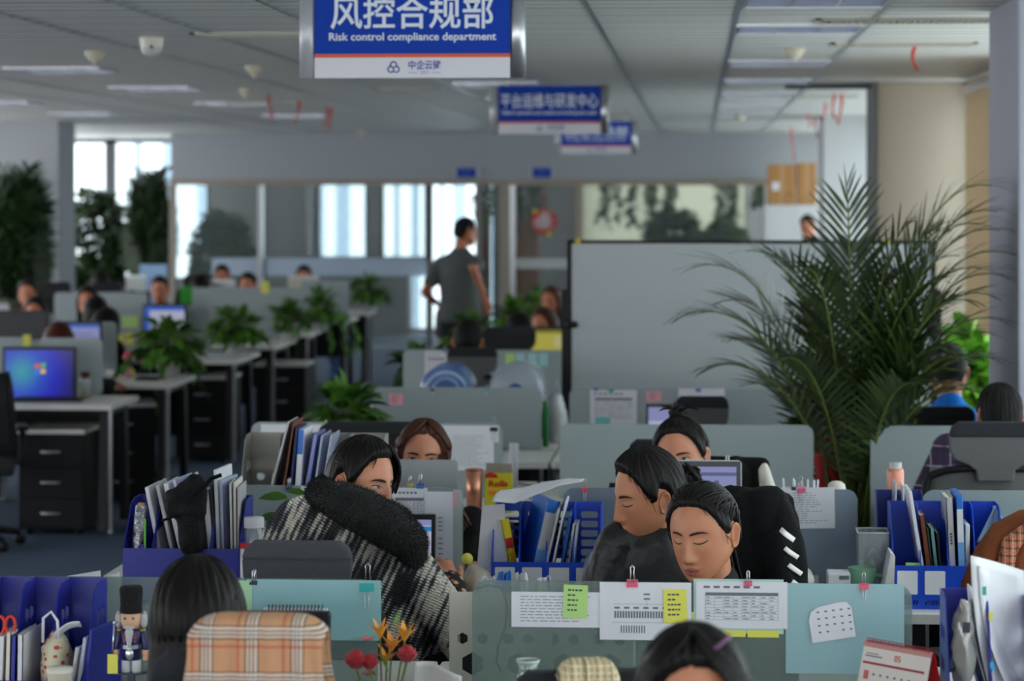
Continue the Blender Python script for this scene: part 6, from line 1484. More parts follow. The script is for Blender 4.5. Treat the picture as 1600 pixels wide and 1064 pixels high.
# ------------------------------------------------------------------ monitors and laptops
def M_wall7():
    m, nt, b = nodes_of('blue_desktop'); N_ = nt.nodes.new; L_ = nt.links.new
    tc = N_('ShaderNodeTexCoord'); sx = N_('ShaderNodeSeparateXYZ'); L_(tc.outputs['Object'], sx.inputs[0])
    v = N_('ShaderNodeVectorMath'); v.operation = 'DISTANCE'; v.inputs[1].default_value = (-0.1, 0, 0.16); L_(tc.outputs['Object'], v.inputs[0])
    r = N_('ShaderNodeValToRGB'); e = r.color_ramp.elements; e[0].position = 0.0; e[0].color = lin((60, 190, 200)) + (1,); e[1].position = 0.30; e[1].color = lin((24, 10, 130)) + (1,); q = e.new(0.12); q.color = lin((40, 90, 230)) + (1,); q = e.new(0.2); q.color = lin((30, 40, 220)) + (1,)
    L_(v.outputs['Value'], r.inputs[0]); b.inputs['Base Color'].default_value = (0.02, 0.02, 0.03, 1); L_(r.outputs[0], b.inputs['Emission Color']); b.inputs['Emission Strength'].default_value = 1.0; b.inputs['Roughness'].default_value = 0.3
    return m
mDesk7 = M_wall7(); eW = emis('screen_white', (215, 220, 245), 0.62); eL = emis('screen_lavender', (170, 176, 236), 0.55); eB = emis('screen_blue', (60, 110, 226), 0.6); eC = emis('screen_cyan', (40, 150, 226), 0.6); eG = emis('screen_grid', (150, 160, 200), 0.5); eT = emis('screen_text', (120, 130, 190), 0.4); eDk = emis('screen_dark_blue', (24, 52, 130), 0.5); eYl = emis('screen_yellow', (206, 200, 80), 0.6)
Ym = 15.75; s = SCL(60, Ym); t = monitor(X(61, Ym), Ym, 0.75, 117 / s, 90 / s, 'black monitor showing a blue desktop with a four-coloured window emblem', [(0, 0, 1, 1, mDesk7)], stand=Z(632, Ym, 60) - 0.75)
b = MB(); zc = Z(576, Ym, 60) - 0.75; cx = X(63, Ym) - X(61, Ym); u = 8.5 / s
for dx, dz, col in ((-1, 1, (232, 90, 40)), (1, 1, (120, 190, 60)), (-1, -1, (60, 130, 230)), (1, -1, (246, 200, 50))):
    m_ = emis('logo_%d_%d' % (dx, dz), col, 0.9); out = []
    for a_, c_ in ((0.12, 0.12), (1.0, 0.2), (0.95, 1.0), (0.1, 0.92)): out.append((cx + (dx * a_ + 0.12 * dz * c_ * 0) * u, zc + (dz * c_ + 0.14 * dx * a_) * u))
    b.plate(out, 0.001, mat=m_, to=Matrix.Translation((0, -0.0035, 0)))
b.build('window_emblem', parent=t)
b = MB(); b.bb((0.17, -0.001, Z(626, Ym) - 0.76), (0.178, 0.001, Z(623, Ym) - 0.755)); b.build('power_light', emis('power_blue', (40, 60, 255), 2.0), t)
def mon2(px0, px1, pt, pbm, Y, lab, parts, st_=None, z=0.75):
    s = SCL((px0 + px1) / 2, Y); zb_ = Z(pbm, Y, px0)
    return monitor(X((px0 + px1) / 2, Y), Y, z, (px1 - px0) / s, (pbm - pt) / s, lab, parts, stand=max(0.0, zb_ - z))
doc = [(0, 0, 1, 1, eL), (0, 0.9, 1, 1, eB)] + [(0.08, 0.1 + 0.09 * i, 0.9 - 0.1 * (i % 3), 0.125 + 0.09 * i, eT) for i in range(8)]
mon2(98, 160, 502, 566, 17.75, 'monitor with a lavender document in front of the reddish-haired woman', doc)
mon2(222, 292, 475, 519, 20.4, 'monitor showing a white spreadsheet with a blue side bar above the first pothos', [(0, 0, 1, 1, eW), (0, 0.82, 1, 1, eB), (0, 0, 0.13, 1, eB)] + [(0.16, 0.1 + 0.1 * i, 0.97, 0.11 + 0.1 * i, eG) for i in range(7)] + [(0.2 + 0.1 * i, 0.02, 0.205 + 0.1 * i, 0.8, eG) for i in range(8)])
mon2(328, 386, 455, 474, 26.05, 'wide monitor glowing dark blue in front of the man in dark red', [(0, 0, 1, 1, eDk), (0.4, 0.3, 0.95, 0.9, eB)])
mon2(-25, 76, 485, 530, 19.2, 'black monitor seen from behind a grey screen at the picture edge', [(0, 0, 1, 1, emis('screen_off', (14, 16, 20), 0.05))])
mon2(826, 905, 511, 553, 18.0, 'monitor with a yellow page partly hidden by the whiteboard post', [(0, 0, 1, 1, eYl), (0, 0.86, 1, 0.98, emis('screen_olive', (150, 146, 60), 0.4)), (0.5, 0.2, 0.9, 0.7, emis('screen_pale', (214, 206, 150), 0.6))])
mon2(175, 235, 455, 475, 23.6, 'black monitor behind the bowed heads of the far bench', [(0, 0, 1, 1, emis('screen_off', (14, 16, 20), 0.05))])
web = [(0, 0, 1, 1, eW), (0, 0.9, 1, 1, eL), (0, 0.8, 1, 0.88, eC)] + [(0.55 + 0.07 * i, 0.62 + 0.05 * ((i * 7) % 3), 0.60 + 0.07 * i, 0.68 + 0.05 * ((i * 5) % 3), eDk) for i in range(6)] + [(0.3, 0.1 + 0.08 * i, 0.5 + 0.08 * (i % 3), 0.12 + 0.08 * i, eT) for i in range(6)]
Yl = 8.05; s = SCL(600, Yl); laptop(X(590, Yl), Yl + 0.1, 0.75, 174 / s, 'open laptop with a white web page in front of the woman in the cardigan', parts=web, riser=0.02, tilt=6)
Yl = 8.15; s = SCL(1080, Yl); laptop(X(1073, Yl), Yl, 0.75, 172 / s, 'silver laptop raised on a stand between two women, its screen pale violet', parts=[(0, 0, 1, 1, eL), (0, 0.84, 1, 0.9, eT)] + [(0.1 + 0.085 * i, 0.62, 0.145 + 0.085 * i, 0.76, eT) for i in range(9)] + [(0.45, 0.6, 0.54, 0.78, emis('screen_qr_grey', (110, 116, 150), 0.4)), (0, 0.45, 1, 0.47, eG)], riser=0.185, tilt=8, bez=M('bezel_grey', (74, 74, 78), 0.5))
Yl = 8.85; s = SCL(665, Yl); laptop(X(650, Yl), Yl, 0.75, 132 / s, 'silver laptop lid standing open in front of the brown-haired woman', facing=1, riser=0.15, tilt=6)
Yl = 12.2; s = SCL(1060, Yl); laptop(X(1052, Yl), Yl + 0.35, 0.75, 85 / s * 1.1, 'dark laptop with a pale screen beside the empty mesh headrest chair', parts=[(0, 0, 1, 1, eL), (0, 0, 0.4, 0.5, eW)], riser=0.06, tilt=6)
Yl = 6.05; s = SCL(430, Yl); t = monitor(X(400, Yl), Yl, 0.75, 232 / s, 0.22, 'black-framed laptop screen with a cyan power mark behind the plaid shawl', [(0, 0, 1, 1, emis('screen_grey_lilac', (150, 146, 160), 0.4))], stand=0.045, cat='laptop', name='laptop')
pw_ = P(428, 969, Yl - 0.003) - t.location; b = MB(); b.lathe([(0.001, -0.0008), (0.0036, -0.0008), (0.0036, 0.0005)], (pw_.x, -0.0006, pw_.z), 12, axis='Y', mat=emis('cyan_mark', (60, 190, 230), 1.0)); b.bb((pw_.x + 0.006, -0.001, pw_.z - 0.0016), (pw_.x + 0.018, 0.0, pw_.z + 0.0016), emis('cyan_mark_dim', (30, 100, 120), 0.6)); b.build('power_mark', parent=t)

# ------------------------------------------------------------------ water
mJug = M_thin('jug_blue', (96, 138, 196), 0.42, 0.15, 0.25); mJugCap = M('jug_cap', (30, 90, 190), 0.4); mFilm = M_thin('clear_film', (206, 212, 218), 0.55, 0.2, 0.3)
def jug_prof(r, L): return [(0.001, 0.012), (r * 0.6, 0.004), (r * 0.92, 0.0), (r, 0.02), (r, L * 0.18), (r * 0.96, L * 0.2), (r, L * 0.23), (r, L * 0.4), (r * 0.96, L * 0.42), (r, L * 0.45), (r, L * 0.62), (r * 0.95, L * 0.66), (r * 0.6, L * 0.84), (r * 0.22, L * 0.9), (r * 0.22, L)]
for px, lab, wrap in ((697, 'blue water jug lying on the desk, the plain one of the two', False), (806, 'blue water jug lying on the desk wrapped in clear film', True)):
    Y = 13.05; r = 41.5 / SCL(px, Y); cz = Z(612, Y, px); t = thing('water_jug', lab, 'water jug', (X(px, Y), Y, cz)); r = cz - 0.75 if abs(cz - 0.75 - r) < 0.06 else r; r = min(r, 0.15)
    cz = Z(570, Y, px) - r; t.location.z = cz
    b = MB(); b.lathe(jug_prof(r, 0.46), n=32, axis='Y'); b.build('bottle', mJug, t)
    b = MB()
    for k in (0.45, 0.7): b.lathe([(r * k, 0.0), (r * k + 0.006, -0.004), (r * k + 0.012, 0.0)], n=32, axis='Y')
    b.build('base_ribs', M_thin('jug_rib', (150, 180, 220), 0.3, 0.2, 0.3), t)
    b = MB(); b.lathe([(r * 0.26, 0.44), (r * 0.26, 0.475), (0.001, 0.478)], n=20, axis='Y'); b.build('cap', mJugCap, t)
    b = MB(); b.bb((-0.1, 0.03, 0.752 - cz), (0.1, 0.42, -r + 0.012)) if cz - r > 0.762 else b.bb((-0.1, 0.03, -r - 0.002), (0.1, 0.42, -r + 0.006)); b.build('cradle', mBlack, t)
    if wrap:
        b = MB(); rn = random.Random(4)
        b.lathe([(r * 0.3, -0.03), (r * 0.8, -0.022), (r * 1.04, 0.0), (r * 1.06, 0.2), (r * 1.02, 0.38)], n=40, axis='Y'); b.v = [(x + 0.008 * noise.noise(Vector((x, y, z)) * 22), y + 0.01 * noise.noise(Vector((y, z, x)) * 25), z + 0.008 * noise.noise(Vector((z, x, y)) * 22)) for x, y, z in b.v]; b.build('film_wrap', mFilm, t)
Y = 28.3; s = SCL(528, Y); t = thing('water_jug', 'blue water jug standing on the aisle floor by the far bench', 'water jug', (X(528, Y), Y, 0)); r = 16 / s
b = MB(); b.lathe(jug_prof(r, 0.44)); b.build('bottle', mJug, t); b = MB(); b.lathe([(r * 0.3, 0.42), (r * 0.3, 0.5), (0.001, 0.5)], n=16); b.build('cap', mJugCap, t)
# ------------------------------------------------------------------ draped clothes
def drape(px, pt, Y, w_top, w_bot, front, back, m, label, name, cat, seed=1, th=0.05, folds=0.012, skew=0.0, yaw=0.0, nfold=5, bulge=0.0):
    """cloth folded over the top edge of a chair back; hangs in front (towards the camera) and behind"""
    c = P(px, pt, Y); rnd = random.Random(seed); ph = [rnd.uniform(0, 6) for _ in range(4)]
    def fn(u, v):
        L = back + th * 1.6 + front; s = v * L - back
        if s < 0: y, z, d = th, s, -s / back
        elif s < th * 1.6:
            a = pi * s / (th * 1.6); y, z, d = th * cos(a), 0.018 * sin(a), 0
        else: y, z, d = -th - 0.02 * smooth01(0, front, s - th * 1.6), -(s - th * 1.6), (s - th * 1.6) / front
        w = lerp(w_top, w_bot, smooth01(0, 0.7, d)); x = (u - 0.5) * w + skew * d
        edge = abs(2 * u - 1)
        z -= 0.03 * edge ** 6 + (0.02 * sin(3 * u * 6 + ph[0]) * d)
        f = folds * (0.25 + d); yy = f * sin(2 * pi * nfold * u + ph[1] + 1.5 * sin(3 * d + ph[2])) + f * 0.6 * sin(2 * pi * (nfold * 1.7) * u + ph[3])
        y += (yy if y < 0 else -yy) - (bulge * d * (1 - edge ** 2) if y < 0 else 0)
        return (x, y, z)
    b = MB(); b.grid(fn, 60, 50); o = b.build(name, m, label=label, cat=cat, loc=c, rotz=yaw); s_ = o.modifiers.new('thick', 'SOLIDIFY'); s_.thickness = 0.006
    return o
mPlaid, _n, _b = nodes_of('tan_plaid'); W_ = (226, 218, 208); K_ = (34, 34, 40); Rr = (178, 62, 52)
ds = []
for ax in ('X', 'Z'):
    q = 0.082
    for ph in (0.0, 0.085, 0.17): ds += [(ax, q, ph, 0.05, W_, 0.75)]
    for ph in (0.952, 0.05, 0.135, 0.22): ds += [(ax, q, ph, 0.035, K_, 0.75)]
    ds += [(ax, q, 0.4, 0.06, Rr, 0.6)]
M_check(mPlaid, (196, 146, 108), ds)
drape(405, 977, 4.93, 0.24, 0.32, 0.36, 0.3, mPlaid, 'tan plaid shawl with white, black and red checks hung over a chair', 'plaid_shawl', 'shawl', 3, th=0.045, folds=0.006)
mTweed, _n, _b = nodes_of('beige_tweed'); M_check(mTweed, (206, 186, 146), [('X', 0.012, 0, 0.3, (120, 104, 84), 0.6), ('Z', 0.012, 0, 0.3, (226, 212, 180), 0.7), ('X', 0.05, 0.2, 0.08, (60, 56, 52), 0.6)])
drape(918, 1047, 5.3, 0.11, 0.2, 0.3, 0.2, mTweed, 'beige tweed jacket slung over the chair behind the cropped woman', 'tweed_jacket', 'jacket', 5, th=0.04, yaw=0.15)
# brown coat with a checked lining over the chair at the picture edge
mBrown = cloth('brown_suede', (116, 66, 40)); mLining, _n, _b = nodes_of('checked_lining'); M_check(mLining, (186, 120, 90), [('X', 0.02, 0, 0.25, (60, 44, 40), 0.7), ('Z', 0.02, 0, 0.25, (60, 44, 40), 0.7), ('X', 0.02, 0.5, 0.15, (220, 180, 150), 0.6), ('Z', 0.02, 0.5, 0.15, (214, 90, 70), 0.5)])
t = thing('brown_coat', 'brown coat with a red checked lining draped around the chair at the picture edge', 'coat', P(1592, 815, 7.42))
o = t.location; b = MB(); pts = [P(x, y, 7.40 + d) - o for x, y, d in ((1650, 806, .06), (1600, 812, .03), (1566, 832, 0), (1542, 866, -.02), (1520, 915, -.03), (1512, 970, -.03))]
b.tube(pts, [0.03, 0.04, 0.045, 0.045, 0.042, 0.035], 12, flat=0.7); b.build('coat_body', mBrown, t)
b = MB(); pts = [P(x, y, 7.34) - o for x, y in ((1650, 826), (1604, 830), (1580, 850), (1572, 885), (1566, 925), (1560, 980))]
b.tube(pts, [0.02, 0.03, 0.036, 0.034, 0.03, 0.025], 12, flat=0.75); b.build('lining', mLining, t)
b = MB(); pts = [P(x, y, 7.33) - o for x, y in ((1640, 838), (1606, 844), (1594, 870), (1592, 905), (1586, 970))]
b.tube(pts, [0.012, 0.016, 0.018, 0.016, 0.014], 10); b.build('coat_lapel', mBrown, t)
# black jacket with white sleeve stripes on the chair of the woman in front
Yj = 7.05; c0 = P(1190, 765, Yj); t = thing('striped_jacket', 'black sports jacket with white sleeve stripes hanging over a chair back', 'jacket', c0)
b = MB()
def q3(x, y, d=0): return P(x, y, Yj + d) - c0
b.capsule(q3(1155, 790, .02), q3(1205, 785, .0), 0.04, 0.045); b.capsule(q3(1160, 800), q3(1150, 930), 0.05, 0.06); b.capsule(q3(1195, 795), q3(1190, 940), 0.06, 0.065); b.capsule(q3(1212, 800, -.01), q3(1232, 862, -.03), 0.045, 0.046); b.capsule(q3(1232, 862, -.03), q3(1244, 945, -.04), 0.046, 0.036); b.capsule(q3(1215, 850, -.07), q3(1222, 910, -.08), 0.035, 0.03); b.capsule(q3(1130, 800, .03), q3(1128, 910, .03), 0.035, 0.035); b.capsule(q3(1222, 812, .03), q3(1238, 930, .03), 0.045, 0.045)
b.capsule(q3(1140, 774, .04), q3(1225, 786, .03), 0.028, 0.03)
vs, fs = remesh(b, 0.007, 4); vs = [v + Vector((0, 1, 0)) * 0.006 * noise.noise(v * 14) + Vector((0.004 * noise.noise(v * 20), 0, 0)) for v in vs]
b = MB(); b.add(vs, fs, None, True); b.build('jacket', mBlackCloth, t); bv = BVHTree.FromPolygons(vs, fs)
def stripes(pts, w, nm, mat):
    b = MB(); V_ = []
    for i, (x, y) in enumerate(pts):
        p = q3(x, y); a = q3(*pts[max(0, i - 1)]); e = q3(*pts[min(len(pts) - 1, i + 1)]); d = (e - a); n = Vector((-d.z, 0, d.x)).normalized()
        for sg in (-1, 1):
            r = p + n * sg * w; h = bv.ray_cast(Vector((r.x, -1, r.z)), Vector((0, 1, 0)))[0]; V_.append((h if h else r) + Vector((0, -0.004, 0)))
    b.add(V_, [(2 * i, 2 * i + 1, 2 * i + 3, 2 * i + 2) for i in range(len(pts) - 1)], None, True); o = b.build(nm, mat, t); s_ = o.modifiers.new('thick', 'SOLIDIFY'); s_.thickness = 0.002
mStripe = M('white_stripe', (214, 212, 206), 0.8)
for y in (822, 848, 874, 900): stripes([(1218 + (y - 822) * 0.22, y), (1226 + (y - 822) * 0.22, y + 7), (1239 + (y - 822) * 0.22, y + 17)], 0.0055, 'sleeve_stripe', mStripe)
# cardigan and white sleeve on the chair of the woman with the topknot
Yc = 9.2; c0 = P(1155, 712, Yc); t = thing('black_cardigan', 'black cardigan with pale piping hung on a chair behind the raised laptop', 'cardigan', c0)
def q4(x, y, d=0): return P(x, y, Yc + d) - c0
b = MB(); b.capsule(q4(1105, 728), q4(1190, 728), 0.035, 0.03); b.capsule(q4(1105, 735), q4(1105, 800), 0.04, 0.04); b.capsule(q4(1150, 735), q4(1150, 800), 0.05, 0.05); b.capsule(q4(1184, 735), q4(1184, 800), 0.032, 0.035)
vs, fs = remesh(b, 0.008, 3); b = MB(); b.add(vs, fs, None, True); b.build('knit', mBlackCloth, t)
b = MB(); b.capsule(q4(1194, 730, -.02), q4(1204, 775, -.03), 0.016, 0.026); b.capsule(q4(1190, 735, -.02), q4(1196, 790, -.02), 0.016, 0.02); vs, fs = remesh(b, 0.005, 2); b = MB(); b.add(vs, fs, None, True); b.build('white_edge', M('cream_cloth', (206, 202, 192), 0.9), t)
for x in (1133, 1137): b = MB(); b.tube([q4(x + 2, 712, -.045), q4(x, 730, -.06), q4(x - 1, 760, -.06)], 0.0025, 5); b.build('piping', mStripe, t)

# ------------------------------------------------------------------ racks and what stands in them
mRackBlue = M('rack_blue', (14, 66, 186), 0.35); mRackNavy = M('rack_navy', (30, 40, 142), 0.35); mRackGrey = M('rack_grey', (150, 148, 140), 0.5); mRackBeige = M('rack_beige', (196, 192, 180), 0.5); mRackDark = M('rack_dark_blue', (26, 44, 128), 0.4)
def Y_at(px0, px1, w): return None
# bright blue rack on the desk of the woman in the leather jacket
rk1 = rack(X(1478, 8.05), 8.08, 0.75, 4, 0.0785, 0.24, 0.285, 0.125, mRackBlue, 'bright blue document rack with slanted slots and a blue cloth at its end', 'dash', lab=2)
rk2 = rack(X(1406, 8.32), 8.33, 0.75, 2, 0.068, 0.16, 0.295, 0.12, mRackDark, 'dark blue document rack standing behind the bright blue one', 'none')
rk3 = rack(X(855, 8.05), 8.08, 0.75, 4, 0.0785, 0.24, 0.275, 0.125, mRackBlue, 'blue slotted document rack with the yellow dictionary and large binder', 'slots', lab=4)
rk4 = rack(X(290, 8.0), 8.05, 0.75, 4, 0.085, 0.25, 0.29, 0.16, mRackNavy, 'crammed navy document rack holding a black pouch and loose papers', 'none')
rk5 = rack(X(28, 6.15), 6.2, 0.75, 4, 0.083, 0.24, 0.30, 0.1, mRackNavy, 'navy document rack with round holes beside the nutcracker', 'hexside')
rk6 = rack(X(1580, 5.85), 5.9, 0.75, 3, 0.088, 0.26, 0.335, 0.1, mRackNavy, 'navy document rack with hexagon holes stuffed with white sheets and plastic', 'hex')
rk7 = rack(X(505, 9.05), 8.84, 0.75, 4, 0.113, 0.24, 0.41, 0.225, mRackGrey, 'grey document rack with hexagon holes holding white and blue folders', 'hex')
rk8 = rack(X(850, 6.62), 6.62, 0.75, 4, 0.108, 0.26, 0.25, 0.1, mRackBeige, 'cream document rack with hexagon holes behind the screen of printed tables', 'hex', rotz=pi)
def in_rack(px, pt, Y, zb, w, d, m, label, lean=0.0, **k):
    """upright document whose top middle shows at (px, pt); lean in px towards the top"""
    if 7.9 < Y < 8.04: Y = 8.09; d = min(d, 0.19)
    h = Z(pt, Y, px) - zb; xt = X(px, Y); dx = lean / SCL(px, Y); tilt = atan2(dx, h)
    return folder(xt - dx, Y, zb, w, h / cos(tilt), d, m, label, tilt, **k)
ZB = 0.754
mBindBlue = M('binder_blue', (40, 104, 190), 0.35); mBindLight = M('binder_light_blue', (110, 164, 214), 0.4); mDictY = M('dictionary_yellow', (214, 196, 40), 0.5); mBrownBk = M('notebook_brown', (112, 56, 36), 0.5); mTealBk = M('book_teal', (118, 170, 170), 0.6); mDarkBk = M('book_dark', (46, 50, 62), 0.6); mClearF = M_thin('clear_folder', (200, 208, 232), 0.35, 0.25, 0.2); mLilacF = M_thin('lilac_folder', (130, 140, 214), 0.25, 0.3, 0.2); mGreyF = M('folder_grey', (178, 178, 182), 0.5); mPages = M('book_pages', (216, 210, 196), 0.8); mGreenDk = M('book_green', (40, 74, 60), 0.6)
for k, w_ in enumerate((0.07, 0.08, 0.06, 0.075)): folder(rk8.location.x - 0.16 + 0.108 * k, 6.6, 0.754, w_, 0.2, 0.15, mDarkBk, 'added dark filler behind the holes %s of the cream hexagon rack' % ('at the aisle end', 'second from the aisle end', 'third from the aisle end', 'at the window end')[k], name='hole_filler', cat='dark filler')  # made-up blocks set inside so the rack's hexagon holes read dark
# rack with the dictionary
o = in_rack(781, 807, 8.02, ZB, 0.024, 0.1, mDictY, 'thick yellow dictionary with red lettering leaning in the slotted rack', -24, name='dictionary', cat='book', pages=mPages, yaw=0.35)
text('DICTIONARY', 0.014, 'spine_lettering', M('dict_red', (190, 40, 30), 0.5), o, (0, -0.0506, 0.09), (pi / 2, pi / 2, 0), width=0.1)
b = MB(); b.bb((-0.011, -0.0512, 0.155), (0.011, -0.0498, 0.185)); b.build('red_label', M('red_label', (196, 40, 34), 0.5), o)
in_rack(769, 826, 8.02, ZB, 0.006, 0.09, mPages, 'thin cream booklet leaning beside the yellow dictionary', -20, name='booklet', cat='booklet')
o = in_rack(854, 778, 8.02, ZB, 0.034, 0.2, mBindBlue, 'large blue binder with a pale spine leaning in the slotted rack', 36, name='binder', cat='binder', spine=mBindLight, spine_h=(0.0, 0.55), yaw=0.28)
b = MB(); b.bb((-0.0155, -0.0968, 0.155), (0.0155, -0.0948, 0.265)); b.build('spine_paper', mGreyF, o)
in_rack(876, 788, 8.02, ZB, 0.008, 0.19, mGreyF, 'grey paper folder next to the large blue binder', 34); in_rack(886, 780, 8.03, ZB, 0.006, 0.18, mPaper, 'loose white papers leaning past the large blue binder', 32, name='paper_wad', cat='paper'); in_rack(893, 800, 8.03, ZB, 0.010, 0.2, M('binder_deep_blue', (18, 72, 150), 0.35), 'slim deep blue binder in the slotted rack', 22, name='binder', cat='binder')
in_rack(898, 815, 8.0, ZB, 0.006, 0.14, mPages, 'narrow cream notebook in the slotted rack', 14, name='notebook', cat='notebook'); in_rack(903, 816, 8.0, ZB, 0.006, 0.14, mGreyF, 'narrow pale notebook at the end of the leaning row', 12, name='notebook', cat='notebook')
t = thing('plastic_bag', 'clear plastic bag with a paper roll in the last slot of the slotted rack', 'bag', (X(925, 8.0), 8.0, ZB))
b = MB(); b.ell((0, 0, 0.075), (0.03, 0.08, 0.075), 16, 12); b.v = [(x + 0.008 * noise.noise(Vector((x, y, z)) * 40), y, z + 0.008 * noise.noise(Vector((z, x, y)) * 40)) for x, y, z in b.v]; b.build('film', mFilm, t)
b = MB(); b.cyl((0.0, -0.07, 0.03), (0.005, 0.02, 0.045), 0.016, n=16); b.build('paper_roll', mPaper, t)
# white folder at the end and the bent sheet lying over the rack
b = MB(); T0 = P(775, 845, 8.0); b.plate([(-0.055, -0.17), (0.05, -0.17), (0.035, 0.13), (-0.03, 0.125)], 0.012, to=Matrix.Identity(4)); b.build('white_folder', mPaper, label='white folder standing against the end of the slotted rack', cat='folder', loc=P(776, 862, 8.04) + Vector((-0.012, 0, 0.01)))
def bent(u, v):
    f = P(lerp(768, 910, u), pw([(0, 783), (0.25, 786), (0.5, 772), (0.75, 758), (1, 752)], u), 7.94); k = P(lerp(782, 917, u), pw([(0, 766), (0.25, 762), (0.5, 753), (0.8, 747), (1, 750)], u), 8.1)
    return f.lerp(k, v) + Vector((0, 0, 0.006 * sin(pi * v)))
b = MB(); og = P(840, 770, 7.97); b.grid(lambda u, v: bent(u, v) - og, 24, 6); o = b.build('bent_sheet', mPaper, label='large curling white sheet lying across the top of the slotted rack', cat='paper', loc=og); sm = o.modifiers.new('thick', 'SOLIDIFY'); sm.thickness = 0.0012
# bright rack at the window side
in_rack(1418, 762, 8.02, ZB, 0.010, 0.2, mPaper, 'white brochure leaning out of the bright blue rack', -28, name='brochure', cat='brochure'); in_rack(1437, 800, 8.02, ZB, 0.016, 0.16, mBrownBk, 'brown leather notebook leaning in the bright blue rack', -18, name='notebook', cat='notebook', pages=mPages)
in_rack(1446, 820, 8.0, ZB, 0.006, 0.14, mGreenDk, 'thin dark green book beside the brown notebook', -14, name='book', cat='book', pages=mPages); in_rack(1453, 820, 8.0, ZB, 0.011, 0.14, mTealBk, 'pale teal book beside the dark green one', -13, name='book', cat='book', pages=mPages); in_rack(1462, 828, 8.0, ZB, 0.009, 0.13, mDarkBk, 'grey-black book leaning at the end of the row', -9, name='book', cat='book', pages=mPages)
o = in_rack(1479, 772, 8.02, ZB, 0.021, 0.18, mGreyF, 'white binder with a red stamp on its spine', -8, name='binder', cat='binder', pages=mPages)
b = MB(); b.bb((-0.007, -0.0915, 0.225), (0.007, -0.0895, 0.25)); b.bb((-0.0045, -0.0925, 0.229), (0.0045, -0.0905, 0.235), mGreyF); b.build('red_stamp', M('stamp_red', (196, 56, 44), 0.6), o); b = MB()
for k in range(4): b.bb((-0.003, -0.0912, 0.205 - 0.009 * k), (0.003, -0.0895, 0.211 - 0.009 * k))
b.build('spine_marks', mInkDark, o)
o = in_rack(1494, 768, 8.02, ZB, 0.019, 0.2, mBindBlue, 'blue binder with a light spine next to the stamped white binder', -6, name='binder', cat='binder', spine=mBindLight, spine_h=(0.0, 0.62)); b = MB(); b.bb((-0.0085, -0.097, 0.185), (0.0085, -0.0948, 0.28)); b.build('spine_paper', mPaper, o)
in_rack(1508, 815, 8.0, ZB, 0.013, 0.14, mPages, 'cream spiral notebook beside the blue binder', 0, name='notebook', cat='notebook')
in_rack(1398, 752, 8.3, ZB, 0.006, 0.12, M_thin('clear_sleeve', (210, 214, 218), 0.4, 0.3, 0.2), 'clear plastic sleeve rising out of the dark blue rack', 6, name='plastic_sleeve', cat='sleeve'); in_rack(1410, 757, 8.33, ZB, 0.004, 0.12, mPaper, 'white sheet in the dark blue rack', 3, name='paper_sheet', cat='paper')
t = thing('cleaning_cloth', 'pale blue cloth hanging over the end of the bright blue rack', 'cloth', P(1553, 790, 8.12))
def clf(u, v): return (lerp(-0.055, 0.05, u) * v + 0.003 * sin(9 * u), -0.012 * abs(2 * u - 1) - 0.14 * (0 if 1 else 0) - 0.02 * v, -0.105 * v * (1 - 0.25 * u) + 0.0)
b = MB(); b.grid(clf, 16, 12); o = b.build('cloth', M('blue_cloth', (150, 178, 190), 0.9), t); sm = o.modifiers.new('thick', 'SOLIDIFY'); sm.thickness = 0.003
t = thing('sticky_note', 'yellow-green note pad tucked behind the front lip of the bright blue rack', 'note', (X(1429, 7.98), 7.98, 0.866)); b = MB(); b.bb((-0.025, -0.004, 0), (0.025, 0.004, 0.014)); b.build('pad', mGrn, t)
# crammed navy rack
rnd = random.Random(9)
t = thing('document_tube', 'silver foil-wrapped roll leaning in the crammed navy rack', 'roll', (X(208, 8.0), 8.0, ZB)); b = MB(); p1 = P(221, 790, 8.0) - t.location; b.tube([(0, 0, 0.0), p1 * 0.5 + Vector((-0.003, 0, 0)), p1], [0.017, 0.018, 0.016], 14); b.build('foil', M('crumpled_foil', (170, 172, 178), 0.25, 0.8, bump=1.0, bscale=60), t); b = MB(); b.cyl(p1 - Vector((0, 0, 0.002)), p1 + Vector((0.001, 0, 0.008)), 0.011, n=12); b.build('cork', M('cork', (180, 140, 96), 0.9), t)
for px, pt, w, lean, m_, lab in ((240, 756, 0.012, -34, mPaper, 'bent white sheaf at the outer end of the crammed rack'), (252, 752, 0.010, -40, mGreyF, 'grey folder beside the bent sheaf'), (268, 750, 0.014, -42, mPaper, 'thick white paper bundle leaning in the crammed rack'), (284, 744, 0.010, -46, mClearF, 'clear folder leaning behind the black pouch'), (300, 742, 0.006, -30, mPaper, 'loose white sheets behind the black pouch'),
                            (330, 760, 0.016, -18, mPaper, 'ribbed white booklet stack beside the black pouch'), (338, 752, 0.005, -16, mDarkBk, 'thin black folder in the crammed rack'), (348, 729, 0.010, -8, mPaper, 'tallest white sheet sticking out of the crammed rack'), (357, 745, 0.008, -6, mClearF, 'lilac-edged clear folder beside the tallest sheet'), (364, 750, 0.006, -4, mPaper, 'white sheets near the glass jar'), (372, 748, 0.007, -2, mPages, 'cream sheets at the inner end of the crammed rack'), (378, 756, 0.005, 0, mGreyF, 'last grey sheet of the crammed rack')):
    in_rack(px, pt, 8.02 + rnd.uniform(-.01, .01), ZB, w, 0.2, m_, lab, lean, name='paper_bundle' if m_ in (mPaper, mPages) else 'folder', cat='paper' if m_ in (mPaper, mPages) else 'folder', yaw=rnd.uniform(-0.1, 0.1))
Yp = 7.9; c0 = P(295, 815, Yp); t = thing('black_pouch', 'black drawstring pouch with sparkling fabric slumped over the crammed navy rack', 'pouch', c0)
def q5(x, y, d=0): return P(x, y, Yp + d) - c0
